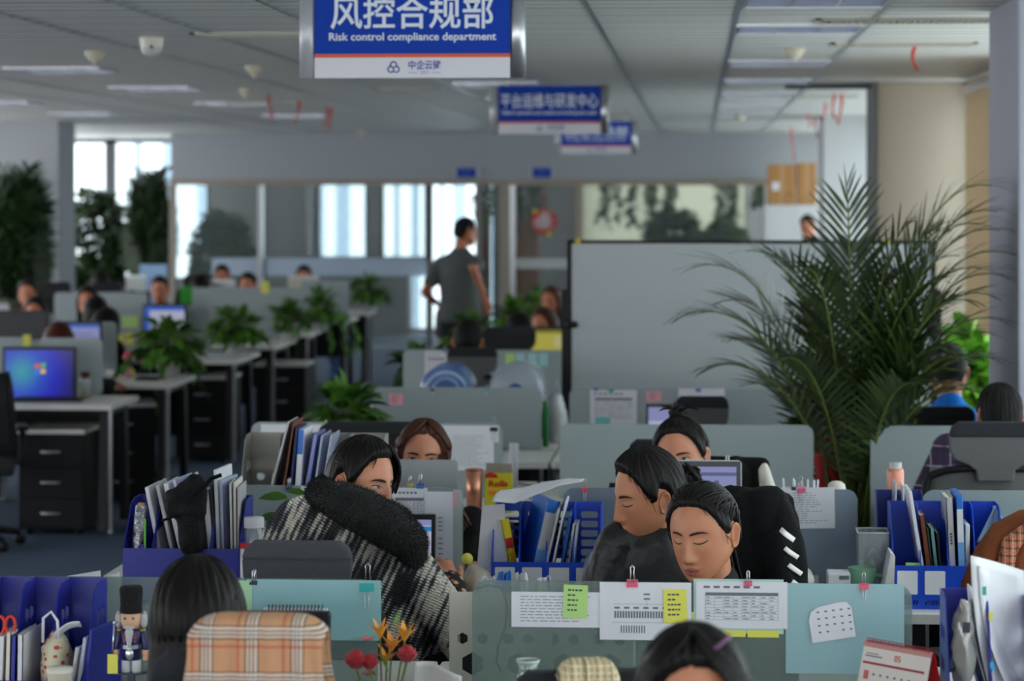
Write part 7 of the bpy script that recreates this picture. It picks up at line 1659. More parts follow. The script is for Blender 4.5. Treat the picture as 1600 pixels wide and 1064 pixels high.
b = MB(); b.capsule(q5(272, 782), q5(305, 752), 0.03, 0.024); b.capsule(q5(272, 790), q5(290, 800), 0.03, 0.035); b.capsule(q5(295, 795), q5(300, 850), 0.04, 0.038); b.capsule(q5(312, 760), q5(305, 800), 0.022, 0.035); vs, fs = remesh(b, 0.005, 3); vs = [v * (1 + 0.1 * noise.noise(v * 30)) for v in vs]; b = MB(); b.add(vs, fs, None, True)
mPouch, nt_, bb_ = nodes_of('sparkling_black'); bb_.inputs['Roughness'].default_value = 0.7; tc_ = nt_.nodes.new('ShaderNodeTexCoord'); vo = nt_.nodes.new('ShaderNodeTexVoronoi'); vo.inputs['Scale'].default_value = 160; rr_ = nt_.nodes.new('ShaderNodeValToRGB'); nt_.links.new(tc_.outputs['Object'], vo.inputs['Vector']); nt_.links.new(vo.outputs['Distance'], rr_.inputs[0]); nt_.links.new(rr_.outputs[0], bb_.inputs['Base Color']); rr_.color_ramp.elements[0].color = (0.25, 0.2, 0.12, 1); rr_.color_ramp.elements[0].position = 0.05; rr_.color_ramp.elements[1].color = (0.006, 0.006, 0.007, 1); rr_.color_ramp.elements[1].position = 0.12; bb_.inputs['Specular IOR Level'].default_value = 0.15
b.build('pouch_body', mPouch, t)
b = MB(); b.tube([q5(300, 775, -.04), q5(318, 762, -.03), q5(330, 748, 0), q5(346, 742, 0)], 0.006, 8); b.build('strap', mBlackCloth, t); b = MB(); b.tube([q5(282, 806, -.045), q5(268, 808, -.05), q5(252, 814, -.05)], 0.004, 6); b.build('drawstring', mBlackCloth, t)
for px, py, w, h, m_, lab, nm in ((300, 866, 0.05, 0.012, mPink, 'pink paper strip in front of the black pouch', 'paper_strip'), (222, 862, 0.012, 0.04, M('purple_marker', (90, 60, 170), 0.4), 'purple marker in the crammed navy rack', 'marker'), (234, 866, 0.010, 0.03, M('purple_marker', (90, 60, 170), 0.4), 'shorter purple marker beside the first', 'marker'), (226, 835, 0.006, 0.09, M('green_ruler', (90, 180, 40), 0.4), 'green plastic strip in the crammed navy rack', 'ruler')):
    p = P(px, py, 7.94); zb_ = 0.755; hh = p.z + h / 2 - zb_; b = MB()
    if nm == 'marker': b.cyl((0, 0, 0), (0, 0, hh), w * 0.6, n=12)
    else: b.bb((-w / 2, -0.003, 0), (w / 2, 0.003, hh))
    b.build(nm, m_, label=lab, cat=nm.replace('_', ' '), loc=(p.x, 7.945, zb_))
# navy rack with holes beside the nutcracker
for px, pt, w, lean, m_, lab, nm in ((14, 985, 0.02, 6, mPaper, 'white document bundle in the rack beside the scissors', 'paper_bundle'), (28, 980, 0.012, 4, mPages, 'cream book in the navy rack with holes', 'book'), (36, 984, 0.012, 4, mRackNavy, 'navy book in the navy rack with holes', 'book'), (46, 983, 0.014, 2, mPaper, 'white book with a stained cover in the navy rack with holes', 'book')):
    in_rack(px, pt, 6.17, ZB, w, 0.17, m_, lab, lean, name=nm, cat='book' if nm == 'book' else 'paper', pages=mPages if nm == 'book' else None)
t = thing('scissors', 'red-handled scissors standing in the navy rack with holes', 'scissors', P(8, 985, 6.12)); 
for sg in (-1, 1): b = MB(); b.tube([Vector((sg * 0.012 + 0.011 * cos(a), 0, 0.012 + 0.02 * sin(a))) for a in [2 * pi * i / 16 for i in range(17)]], 0.004, 6, cap=False); b.build('handle', M('scissor_red', (206, 50, 34), 0.4), t)
b = MB(); b.plate([(-0.012, -0.01), (0.012, -0.01), (0.003, -0.11), (-0.003, -0.11)], 0.003); b.build('blade', mAlu, t)
t = thing('paper_gift_bag', 'cream paper bag printed with red lips in the navy rack with holes', 'bag', (X(88, 6.16), 6.16, ZB)); hb_ = Z(985, 6.16, 88) - ZB
mLipsP, nt_, bb_ = nodes_of('lips_print'); tc_ = nt_.nodes.new('ShaderNodeTexCoord'); mp_ = nt_.nodes.new('ShaderNodeMapping'); mp_.inputs['Scale'].default_value = (26, 26, 40); vo = nt_.nodes.new('ShaderNodeTexVoronoi'); vo.inputs['Scale'].default_value = 1.7; rr_ = nt_.nodes.new('ShaderNodeValToRGB'); nt_.links.new(tc_.outputs['Object'], mp_.inputs['Vector']); nt_.links.new(mp_.outputs[0], vo.inputs['Vector']); nt_.links.new(vo.outputs['Distance'], rr_.inputs[0]); nt_.links.new(rr_.outputs[0], bb_.inputs['Base Color']); e = rr_.color_ramp.elements; e[0].position = 0.3; e[0].color = lin((180, 60, 60)) + (1,); e[1].position = 0.36; e[1].color = lin((206, 198, 170)) + (1,)
b = MB(); b.ell((0, 0, hb_ * 0.5), (0.036, 0.06, hb_ * 0.52), 20, 14); b.v = [(x + 0.012 * noise.noise(Vector((x, y, z)) * 28), y + 0.01 * noise.noise(Vector((y, z, x)) * 28), max(0, z)) for x, y, z in b.v]; b.build('bag_body', mLipsP, t)
b = MB(); b.grid(lambda u, v: (0.005 + 0.06 * u, -0.05 + 0.02 * v, hb_ + 0.0 + 0.028 * u - 0.015 * v + 0.01 * sin(3 * u)), 8, 4); o = b.build('torn_flap', mPaper, t); sm = o.modifiers.new('thick', 'SOLIDIFY'); sm.thickness = 0.002
b = MB(); b.tube([(-0.02, -0.045, hb_ * 0.9), (-0.018, -0.05, hb_ + 0.035), (0.0, -0.05, hb_ + 0.05), (0.014, -0.05, hb_ + 0.03), (0.016, -0.045, hb_ * 0.95)], 0.0035, 8); b.build('handle', mPaper, t)
t = thing('paper_cup', 'cream paper cup lid at the bottom picture edge beside the navy rack', 'cup', (X(95, 6.04), 6.03, 0.75)); hh = Z(1044, 6.03, 95) - 0.75; b = MB(); b.lathe([(0.001, 0), (0.022, 0), (0.028, hh - 0.006), (0.029, hh), (0.001, hh + 0.001)]); b.build('cup', M('cup_cream', (196, 186, 170), 0.6), t); b = MB(); b.lathe([(0.0295, hh - 0.008), (0.0295, hh + 0.002), (0.001, hh + 0.003)]); b.build('lid', mPages, t)
for px, pt, lean, m_, lab in ((172, 972, 18, mRackNavy, 'navy folder leaning against the nutcracker'), (162, 985, 20, mClearF, 'clear folder beside the leaning navy folder'), (150, 1000, 20, mGreyF, 'grey folder leaning at the end of the navy rack')):
    in_rack(px, pt, 6.2, 0.752, 0.008, 0.2, m_, lab, lean, yaw=-0.2)
# nutcracker
Yn = 6.1; s = SCL(205, Yn); t = thing('nutcracker', 'painted wooden nutcracker soldier with a tall black hat', 'figurine', (X(205, Yn), Yn, Z(1052, Yn, 205))); k = 1 / s; mSkinW = M('painted_skin', (214, 168, 136), 0.35); mUni = M('painted_navy', (30, 34, 84), 0.35); mFur = M('fake_fur', (16, 16, 18), 0.95, bump=1.0, bscale=160); mWhiteFur = M('white_fur', (196, 198, 200), 0.95, bump=1.0, bscale=160)
b = MB(); b.lathe([(17.5 * k, 95 * k), (17 * k, 110 * k), (18.5 * k, 132 * k), (16 * k, 136.5 * k), (0.001, 137 * k)]); b.build('fur_hat', mFur, t)
b = MB(); b.lathe([(0.001, 70 * k), (13 * k, 71 * k), (16 * k, 80 * k), (16.5 * k, 95 * k), (0.001, 96 * k)]); b.ell((0, -16 * k, 81 * k), (3 * k, 3 * k, 4 * k), 8, 6); hd_ = b.build('head', mSkinW, t)
for sg in (-1, 1):
    b = MB(); b.ell((sg * 6.5 * k, -15.5 * k, 88 * k), (3 * k, 1.5 * k, 3 * k), 10, 6, mWhite); b.ell((sg * 6.5 * k, -16.6 * k, 88 * k), (1.4 * k, 1 * k, 1.6 * k), 8, 6, mIris); b.build('eye', parent=hd_)
    b = MB(); b.ell((sg * 20 * k, 2 * k, 84 * k), (6 * k, 8 * k, 14 * k), 12, 8); b.build('hair_tuft', mWhiteFur, t)
    b = MB(); b.capsule((sg * 19 * k, 0, 64 * k), (sg * 23 * k, -3 * k, 40 * k), 6 * k, 5 * k); b.build('arm', mUni, t)
    b = MB(); b.lathe([(5.5 * k, 30 * k), (5.5 * k, 38 * k)], (sg * 23.5 * k, -3 * k, 0), 12); b.ell((sg * 23.5 * k, -3 * k, 25 * k), (5 * k, 5 * k, 6 * k), 10, 8); b.build('hand', mSkinW, t)
    b = MB(); b.lathe([(0.001, 0), (7.5 * k, 0.0), (7.5 * k, 20 * k), (6.5 * k, 24 * k), (0.001, 24 * k)], (sg * 8 * k, 0, 0), 14); b.build('leg', M('painted_white', (206, 208, 212), 0.35), t)
    b = MB(); b.ell((sg * 18 * k, 0, 68 * k), (6 * k, 7 * k, 2.5 * k), 10, 6); b.build('epaulette', M('gold_paint', (196, 160, 60), 0.3, 0.6), t)
b = MB(); b.lathe([(0.001, 22 * k), (15 * k, 22 * k), (14 * k, 44 * k), (17.5 * k, 66 * k), (12 * k, 71 * k), (0.001, 71 * k)]); b.build('tunic', mUni, t)
b = MB(); b.capsule((0, -15 * k, 66 * k), (0, -17 * k, 44 * k), 7 * k, 2.5 * k); b.ell((0, -15.5 * k, 74 * k), (10 * k, 3 * k, 3 * k), 10, 6); b.build('beard', mWhiteFur, t)
b = MB(); b.lathe([(15.6 * k, 40 * k), (15.6 * k, 46 * k)], n=20); b.ell((0, -13 * k, 32 * k), (7 * k, 4 * k, 10 * k), 10, 8); b.build('silver_sash', mAlu, t)
for zz in (52, 58, 64):
    for sg in (-1, 1): b = MB(); b.ell((sg * 9 * k, -15.5 * k, zz * k), (1.6 * k, 1.2 * k, 1.6 * k), 8, 6); b.build('red_button', mRed, t)
b = MB(); b.cyl((-28 * k, -8 * k, 22 * k), (-25 * k, -8 * k, 80 * k), 1.6 * k, n=8); b.ell((-25 * k, -8 * k, 80 * k), (3 * k, 3 * k, 4 * k), 8, 6); b.build('sceptre', mAlu, t)
b = MB(); b.bb((-24 * k, -14 * k, 0), (24 * k, 10 * k, 2 * k)); b.bb((-5 * k, -6 * k, -(t.location.z - 0.75)), (5 * k, 6 * k, 0)); b.bb((-24 * k, -14 * k, -(t.location.z - 0.75)), (24 * k, 10 * k, -(t.location.z - 0.75) + 0.01)); b.build('stand', M('painted_base', (30, 34, 60), 0.4), t)
b = MB(); b.bb((-34 * k, -16 * k, 2 * k), (-18 * k, -14.5 * k, 32 * k)); b.bb((-30 * k, -16.6 * k, 6 * k), (-24 * k, -16 * k, 12 * k), mYel); b.build('price_tag', M('tag_card', (150, 152, 158), 0.6), t)
# papers lying behind the screen at the picture edge
for px, py, w, lab, r in ((130, 900, 0.09, 'folded white printout peeping over the screen near the green leaves', 0.1), (172, 904, 0.05, 'second folded paper beside the printout', 0.25), (112, 905, 0.05, 'curled paper edge next to the folded printout', -0.1)):
    p = P(px, py - 8, 6.75); t = thing('folded_paper', lab, 'paper', (p.x, 6.75, 0.75)); hz_ = p.z - 0.75
    b = MB(); b.grid(lambda u, v: ((u - 0.5) * w, 0.02 * sin(3 * v) - 0.03 * v + 0.02 * u, hz_ * v - (0.012 * (1 - u) if v > 0.9 else 0) + r * 0.02 * u), 10, 8); o = b.build('sheet', mPaper, t); sm = o.modifiers.new('thick', 'SOLIDIFY'); sm.thickness = 0.0015
# navy rack with hexagons at the picture edge
mCream = M_thin('white_plastic_sheet', (222, 222, 226), 0.12, 0.3, 0.15)
for k, (x0, y0, x1, y1, x2, y2, m_, lab) in enumerate(((1518, 868, 1600, 892, 1560, 1120, mCream, 'stiff translucent folder standing tall in the hexagon rack'), (1530, 884, 1592, 910, 1600, 1120, mCream, 'second translucent folder curling in the hexagon rack'), (1513, 912, 1530, 930, 1560, 1120, mPaper, 'curled white sheet in front of the translucent folders'), (1519, 936, 1536, 940, 1552, 1120, mClearF, 'clear folder with coloured tabs in the hexagon rack'))):
    Yk = 5.86 + 0.012 * k; og = P(x0, y0, Yk)
    a, c, e = P(x0, y0, Yk) - og, P(x1, y1, Yk + 0.09) - og, P(x2, y2, Yk) - og
    b = MB(); b.grid(lambda u, v: a.lerp(c, v) + (e - a) * u + Vector((-0.012 * sin(pi * u) * (1 + k % 2), 0.02 * sin(pi * v) + 0.015 * sin(3 * u), 0)), 16, 6); o = b.build('plastic_folder' if m_ is not mPaper else 'paper_sheet', m_, label=lab, cat='folder' if m_ is not mPaper else 'paper', loc=og); sm = o.modifiers.new('thick', 'SOLIDIFY'); sm.thickness = 0.003
for px, py, col, lab in ((1538, 923, (30, 160, 150), 'teal index tab on the translucent folder'), (1548, 963, (214, 204, 80), 'yellow index tab on the clear folder'), (1550, 1041, (30, 160, 214), 'sky blue index tab low on the clear folder')):
    p = P(px, py, 5.83); b = MB(); b.bb((-0.004, -0.001, -0.009), (0.004, 0.001, 0.009)); b.build('index_tab', M('tab_%d' % px, col, 0.5), label=lab, cat='tab', loc=p)
t = thing('plastic_bag', 'crumpled clear bag with a barcode sticker in the hexagon rack', 'bag', P(1505, 1010, 5.86)); b = MB(); b.ell((0, 0, 0), (0.022, 0.07, 0.1), 18, 14); b.v = [(x + 0.012 * noise.noise(Vector((x, y, z)) * 30) + 0.1 * z * 0.2, y, z + 0.01 * noise.noise(Vector((z, x, y)) * 40)) for x, y, z in b.v]; b.build('film', M_thin('bag_film', (170, 166, 160), 0.35, 0.15, 0.35), t); b = MB(); b.bb((-0.008, -0.072, 0.04), (0.008, -0.069, 0.062)); 
for i in range(5): b.bb((-0.006 + 0.0026 * i, -0.0735, 0.043), (-0.0048 + 0.0026 * i, -0.0718, 0.059), mInkDark)
b.build('sticker', mPaper, t)
# grey rack behind the cardigan woman
for px, pt, w, lean, m_, lab, kw in ((458, 655, 0.006, 60, mGreyF, 'grey card folder leaning far over in the grey rack', {}), (466, 655, 0.005, 34, mBrownBk, 'brown card folder in the grey rack', {}), (471, 664, 0.008, 22, M('folder_dark_blue', (30, 44, 96), 0.5), 'dark blue folder in the grey rack', {}), (478, 667, 0.018, 14, mPaper, 'white binder with a blue spine top in the grey rack', dict(spine=mBindBlue, spine_h=(0.82, 1.0))), (500, 674, 0.012, 34, mLilacF, 'lilac plastic folder in the grey rack', {}), (510, 676, 0.006, 30, mClearF, 'clear plastic folder beside the lilac one', {}), (524, 676, 0.005, 34, mClearF, 'curling clear folder at the end of the grey rack', {})):
    in_rack(px, pt, 8.8, ZB, w, 0.2, m_, lab, lean, **kw)
p = P(459, 651, 8.72); b = MB(); b.bb((-0.008, -0.002, -0.03), (0.008, 0.002, 0.02)); b.build('wooden_ruler', M('pale_wood', (206, 170, 130), 0.6), label='pale wooden ruler end above the grey rack', cat='ruler', loc=P(460, 668, 8.795))

# ------------------------------------------------------------------ sheets, notes and clips on the screens
e = 0.009
sheet(799, 925, 938, 980, R0 - e, 'small printed card behind the green note', kind='lines', seed=2); sheet(937, 910, 1080, 1000, R0 - e - 0.002, 'white sheet with an organisation chart under a pink clip', kind='chart'); sheet(1088, 909, 1230, 982, R0 - e, 'white sheet with a printed table under the second pink clip', kind='table', seed=4)
sheet(1084, 905, 1224, 990, R0 - e + 0.0022, 'pale green sheet showing behind the printed table', mat=M('pale_green_paper', (176, 204, 196), 0.8), kind='none')
sheet(880, 914, 918, 966, R0 - e - 0.003, 'green sticky note with a short list', 'sticky_note', mGrn, 'note', 0.03, 'note'); sheet(1037, 921, 1073, 973, R0 - e - 0.005, 'yellow sticky note on the organisation chart', 'sticky_note', mYel, 'note', -0.02, 'note', seed=5)
sheet(1072, 956, 1088, 974, R0 - e + 0.003, 'yellow note corner between the chart and the table', 'sticky_note', mYel, 'none', 0, 'note'); sheet(1130, 985, 1165, 995, R0 - e, 'yellow strip below the printed table, the inner one', 'sticky_note', mYel, 'none', 0, 'note'); sheet(1168, 985, 1217, 996, R0 - e, 'yellow strip below the printed table, the outer one', 'sticky_note', mYel, 'none', 0, 'note')
sheet(1228, 912, 1412, 1053, R0 - e + 0.002, 'pale blue plastic sheet taped to the end of the front screen', 'plastic_sheet', M_thin('blue_plastic_sheet', (150, 190, 196), 0.2, 0.3, 0.15), 'none', 0, 'sheet'); 
pc_ = P(1300, 972, R0 - 0.012); s = SCL(1300, R0); b = MB(); b.plate([((x - 1300) / s, (972 - y) / s) for x, y in ((1270, 1005), (1337, 994), (1330, 948), (1322, 940), (1310, 941), (1278, 949), (1267, 957), (1264, 970))], 0.0015); o = b.build('paper_calendar', mPaper, label='hand-cut paper calendar with rounded corners on the front screen', cat='calendar', loc=pc_)
b = MB(); rn = random.Random(7)
for r in range(4):
    for c in range(5):
        if rn.random() < 0.85:
            x = (1276 + c * 12 - 1300 + r * 1.2) / s; z = (972 - (958 + r * 10.5 - c * 1.6)) / s; b.bb((x, -0.0014, z), (x + 0.006, -0.0008, z + 0.0035))
b.build('printed_marks', mInk, o)
for px, py, Y, m_, lab, sz, dn in ((988, 911, R0 - 0.004, mClipPink, 'pink binder clip holding the organisation chart', .026, False), (1169, 911, R0 - 0.004, mClipPink, 'small pink binder clip holding the printed table', .018, False), (1350, 916, R0 - 0.004, mClipPink, 'pink binder clip on the pale blue plastic sheet', .020, True), (574, 916, R0, mClipTeal, 'teal binder clip at the end of the front screen', .034, True), (397, 909, R0, mClipBlack, 'black binder clip with raised handles behind the long black hair', .018, False),
                              (914, 765, R1, mClipPink, 'pink binder clip on the screen behind the slotted rack', .021, True), (1252, 765, R1, mClipPink, 'pink binder clip holding the typed list', .026, True), (452, 762, R1, mClipNavy, 'navy binder clip above the pothos cutting', .019, False), (657, 759, R1, mClipBlue, 'blue binder clip beside the gold one', .024, False), (641, 757, R1 + 0.01, mClipYel, 'gold binder clip next to the blue one', .017, False),
                              (461, 664, R2, mClipBlack, 'black binder clip above the grey rack', .016, True), (509, 666, R2, mClipBlack, 'second black binder clip along the wide white sheets', .016, True), (772, 670, R2, mClipBlack, 'large black binder clip at the end of the wide white sheets', .030, True), (676, 609, R3, mClipBlack, 'black binder clip in front of the plain water jug', .016, True), (760, 609, R3, mClipTeal, 'small teal clip in front of the wrapped water jug', .016, True), (955, 610, R3, mClipTeal, 'teal clip on the printed form before the whiteboard', .026, True), (931, 608, R3, mClipBlue, 'blue clip at the corner of the printed form', .020, True), (1091, 609, R3, mClipBlue, 'blue clip above the empty mesh chair', .024, True), (695, 549, R4, mClipBlue, 'blue clip on the sheet beside the black-haired man', .02, True), (1240, 763, R1, mClipNavy, 'indigo clip beside the pink clip of the typed list', .014, False)):
    clip(px, py, Y, m_, lab, sz, dn)
sheet(385, 906, 596, 1000, R0 - 0.0085, 'teal plastic sheet hung by the teal clip', 'plastic_sheet', M_thin('teal_plastic_sheet', (150, 196, 200), 0.15, 0.3, 0.15), 'none', 0, 'sheet'); sheet(370, 907, 394, 966, R0 - 0.011, 'pale green paper strip under the black clip', 'paper_strip', M('strip_green', (170, 210, 170), 0.7), 'none', 0, 'paper')
sheet(1194, 762, 1304, 826, R1 - e, 'typed list with a curled corner hanging behind the striped jacket', kind='lines', rot=-0.02, seed=8); sheet(470, 760, 530, 800, R1 - e, 'white page behind the cardigan woman', kind='none')
sheet(664, 768, 708, 915, R1 - e - 0.004, 'tall white sheet of print hanging beside the web-page laptop', kind='none', seed=9); sheet(612, 762, 668, 830, R1 - e, 'printed sheet with a small table behind the web-page laptop', kind='table', seed=10); sheet(707, 765, 722, 910, R1 - e - 0.002, 'clear plastic strip at the end of the screen with a pink tab', 'plastic_strip', M_thin('plastic_strip', (200, 208, 204), 0.35, 0.3, 0.1), 'none', 0, 'sheet'); sheet(708, 766, 714, 792, R1 - e - 0.006, 'pink tab on the clear plastic strip', 'index_tab', mPink, 'none', 0, 'tab')
b = MB(); og = P(690, 840, R1 - 0.0165); s = SCL(690, R1)
for i in range(9): b.bb((-0.012, -0.0004, (840 - (810 + i * 6.4 * (1 if i < 4 else 1.25))) / s), (0.004, 0.0004, (840 - (809 + i * 6.4 * (1 if i < 4 else 1.25))) / s + 0.0012))
tall = [o for o in bpy.data.objects if o.get('label', '').startswith('tall white sheet of print')][0]; o = b.build('printed_marks', mInk, tall); o.location = og - tall.location
sheet(406, 664, 780, 690, R2 - e, 'wide white sheet clipped along the top of the screen behind the brown-haired woman', kind='none'); sheet(700, 672, 772, 735, R2 - e - 0.002, 'sheet of faint print hanging below the large black clip', kind='lines', seed=12); sheet(608, 663, 629, 675, R2 - e - 0.004, 'yellow sticky note above the brown-haired woman', 'sticky_note', mYel, 'note', 0, 'note'); sheet(676, 660, 684, 672, R2 - e - 0.004, 'pink sticky note peeking over the brown hair', 'sticky_note', mPink, 'none', 0, 'note'); sheet(560, 668, 612, 694, R2 - e - 0.003, 'white page behind the black headrest chair', kind='lines', seed=13)
sheet(608, 615, 630, 633, R3 - e, 'pink sticky note below the plain water jug', 'sticky_note', mPink, 'note', 0, 'note'); sheet(922, 609, 995, 664, R3 - e, 'printed form clipped to the screen before the whiteboard', kind='table', seed=14); sheet(1010, 611, 1034, 627, R3 - e, 'pink sticky note above the dark laptop', 'sticky_note', mPink, 'note', 0, 'note'); sheet(1060, 607, 1132, 640, R3 - e, 'white page behind the empty mesh chair', kind='none')
sheet(930, 652, 953, 662, R3 - e - 0.006, 'small turquoise box edge in front of the printed form', 'small_box', M('turquoise', (110, 186, 190), 0.5), 'none', 0, 'box', th=0.008)
sheet(664, 549, 699, 592, R4 - e, 'white page hanging beside the black-haired man', kind='table', seed=15)
for x0, m_, lab in ((790, mGrn, 'green note, first of the row of small notes'), (806, mTealNote, 'pale blue note beside the green one'), (825, mTealNote, 'third of the row of small notes'), (842, mTealNote, 'last pale blue note, nearest the whiteboard post')): sheet(x0, 552, x0 + 14, 572, R4 - e, lab, 'sticky_note', m_, 'none', 0, 'note')
for x0, y0, Y, m_, lab in ((0, 494, 19.59, mGrn, 'green note on the grey screen at the picture edge'), (36, 523, 17.09, mYel, 'yellow note on the grey screen by the reddish hair'), (62, 547, 16.08, mGrn, 'olive note behind the blue desktop monitor'), (181, 522, 20.61, mYel, 'pale yellow note, lowest beside the first pothos'), (196, 520, 20.61, mYel, 'yellow note, second of the row beside the first pothos'), (218, 522, 20.61, mYel, 'yellow note, third of the row beside the first pothos'), (184, 545, 20.61, mYel, 'yellow note below the row beside the first pothos'), (190, 494, 20.61, mGrn, 'large green sheet on the screen with yellow notes'), (408, 440, 24.05, mYel, 'yellow sheet beside the man in dark red')):
    sheet(x0, y0, x0 + (26 if 'large' in lab else 12), y0 + 18, Y, lab, 'sticky_note', m_, 'none', 0, 'note')

# ------------------------------------------------------------------ small things on the desks
mCopper = M('copper', (206, 140, 112), 0.3, 0.6); mMug = M('green_glaze', (120, 168, 140), 0.3)
t = thing('copper_tumbler', 'tall copper tumbler beside the yellow snack box', 'tumbler', (X(741, 10.3), 10.3, 0.752)); hh = Z(733, 10.3, 741) - 0.752; b = MB(); b.lathe([(0.001, 0), (0.028, 0), (0.033, hh), (0.031, hh), (0.028, hh * 0.4), (0.001, hh * 0.4)]); b.build('body', mCopper, t); b = MB(); b.lathe([(0.0335, hh - 0.006), (0.0345, hh), (0.031, hh + 0.001)]); b.build('rim', M('copper_dark', (150, 90, 70), 0.3, 0.6), t)
Yb = 10.3; s = SCL(780, Yb); zb_ = 0.752
t = thing('snack_box', 'open yellow and red snack box reading Rolls', 'box', (X(779, Yb), Yb, zb_)); w = 43 / s; h = Z(740, Yb, 780) - 0.752; b = MB(); b.bb((-w / 2, -0.02, 0), (w / 2, 0.03, 0.002), mDictY); b.bb((-w / 2, -0.02, 0), (w / 2, -0.0185, h), mDictY); b.bb((-w / 2, 0.0285, 0), (w / 2, 0.03, h), mDictY); b.bb((-w / 2, -0.02, 0), (-w / 2 + 0.0015, 0.03, h), mDictY); b.bb((w / 2 - 0.0015, -0.02, 0), (w / 2, 0.03, h), mDictY); b.build('carton', parent=t)
b = MB(); b.plate([(-w / 2, h), (w / 2, h), (w / 2 - 0.004, h + 14 / s), (-w / 2 + 0.004, h + 16 / s)], 0.0015, to=Matrix.Translation((0, 0.03, 0))); b.build('open_flap', M('carton_grey', (150, 142, 132), 0.8), t)
mRollR = M('snack_red', (206, 44, 30), 0.5); text('Rolls', 0.032, 'brand_lettering', mRollR, t, (0, -0.0208, h * 0.74), width=w * 0.7, bold=0.0012); b = MB(); b.plate([(-w * 0.48, h * 0.9), (w * 0.0, h * 0.9), (-w * 0.06, h * 1.0), (-w * 0.3, h * 1.06), (-w * 0.48, h * 1.0)], 0.001, to=Matrix.Translation((0, -0.021, 0))); b.build('red_banner', mRollR, t); b = MB()
for i in range(5): b.ell((-w * 0.28 + w * 0.15 * i, -0.0205, h * 0.5), (w * 0.07, 0.001, h * 0.09), 8, 5)
b.build('snack_picture', M('snack_orange', (226, 130, 40), 0.5), t)
t = thing('green_mug', 'pale green mug on the desk beside the acrylic box', 'mug', (X(1347, 8.0), 8.0, 0.75)); hh = Z(886, 8.0, 1347) - 0.75; b = MB(); b.lathe([(0.001, 0), (0.028, 0), (0.036, hh * 0.5), (0.041, hh), (0.038, hh), (0.033, hh * 0.5), (0.001, 0.008)]); b.build('cup', mMug, t); b = MB(); b.tube([(0.036, 0, hh * 0.8), (0.06, 0.01, hh * 0.75), (0.062, 0.01, hh * 0.4), (0.033, 0, hh * 0.25)], 0.005, 8); b.build('handle', mMug, t)
Yx = 8.1; s = SCL(1362, Yx); w = 48 / s; zt_ = Z(829, Yx, 1362); t = thing('acrylic_box', 'clear acrylic box of small things beside the green mug', 'box', (X(1363, Yx), Yx, 0.75)); hh = zt_ - 0.75; mAcr = M_thin('acrylic', (206, 212, 216), 0.72, 0.05, 0.35)
b = MB()
for lo, hi in (((-w / 2, -0.06, 0), (-w / 2 + 0.003, 0.06, hh)), ((w / 2 - 0.003, -0.06, 0), (w / 2, 0.06, hh)), ((-w / 2, -0.06, 0), (w / 2, -0.057, hh)), ((-w / 2, 0.057, 0), (w / 2, 0.06, hh)), ((-w / 2, -0.06, 0), (w / 2, 0.06, 0.003))): b.bb(lo, hi)
b.build('walls', mAcr, t); b = MB(); b.tube([(-w / 2, -0.06, hh), (w / 2, -0.06, hh), (w / 2, 0.06, hh), (-w / 2, 0.06, hh), (-w / 2, -0.06, hh)], 0.002, 6); b.build('bright_rim', M('acrylic_edge', (210, 214, 216), 0.2), t)
b = MB(); b.tube([(-0.02, -0.02, hh * 0.55), (0.0, -0.03, hh * 0.75), (0.02, -0.02, hh * 0.6), (0.01, 0, hh * 0.45), (-0.02, 0, hh * 0.5)], 0.008, 8, M('white_cable', (200, 200, 198), 0.5)); b.build('coiled_cable', parent=t); b = MB(); b.ell((0, 0, 0.02), (0.03, 0.04, 0.018), 12, 8); b.build('dark_object', mDarkBk, t)
t = thing('white_pamphlet_stand', 'bundle of white pamphlets leaning against the bright blue rack', 'pamphlets', (X(1384, 7.95), 7.95, 0.75))
for k in range(4): b = MB(); b.bb((-0.003, -0.07, 0), (0.003, 0.07, 0.172 - 0.004 * k)); o = b.build('pamphlet', mPaper if k % 2 == 0 else mPages, t); o.location = (0.011 * k - 0.02, 0.002 * k, 0); o.rotation_euler = (0, 0.19 - 0.05 * k, 0.0)
t = thing('desk_telephone', 'white desk telephone handset beside the striped jacket', 'telephone', (X(1275, 8.0), 8.0, 0.75)); hh = Z(888, 8.0, 1275) - 0.75; b = MB(); b.plate(rrect(-0.075, 0.075, 0, 0.04, 0.008), 0.17); b.build('phone_base', M('phone_white', (196, 194, 188), 0.45), t); b = MB(); b.capsule((-0.03, -0.05, hh - 0.03), (-0.03, 0.06, hh - 0.03), 0.024, 0.024); b.capsule((-0.03, 0, 0.04), (-0.03, 0, hh - 0.04), 0.018, 0.02); b.build('handset', _M['phone_white'], t)
t = thing('white_card_box', 'flat white box with a grey print beside the green mug', 'box', (X(1310, 7.98), 7.98, 0.75)); b = MB(); hh = Z(893, 7.98, 1310) - 0.75; b.bb((-0.032, -0.05, 0), (0.032, 0.05, hh)); b.build('carton', mPaper, t, bevel=0.003); b = MB(); b.bb((0.0, -0.051, hh - 0.016), (0.028, -0.0498, hh - 0.005)); b.build('print', mInk, t)
t = thing('copper_bottle', 'copper flask with a clear lid in front of the plain screen beside the palm', 'flask', (X(1399, 8.75), 8.75, 0.75)); zt_ = Z(722, 8.75, 1399) - 0.75; b = MB(); b.lathe([(0.001, 0), (0.026, 0), (0.027, zt_ - 0.03), (0.024, zt_ - 0.02), (0.001, zt_ - 0.02)]); b.build('body', M('rose_copper', (206, 136, 116), 0.35, 0.3), t); b = MB(); b.lathe([(0.02, zt_ - 0.02), (0.02, zt_), (0.001, zt_)]); b.build('lid', M_thin('flask_lid', (210, 210, 206), 0.5, 0.1, 0.3), t)
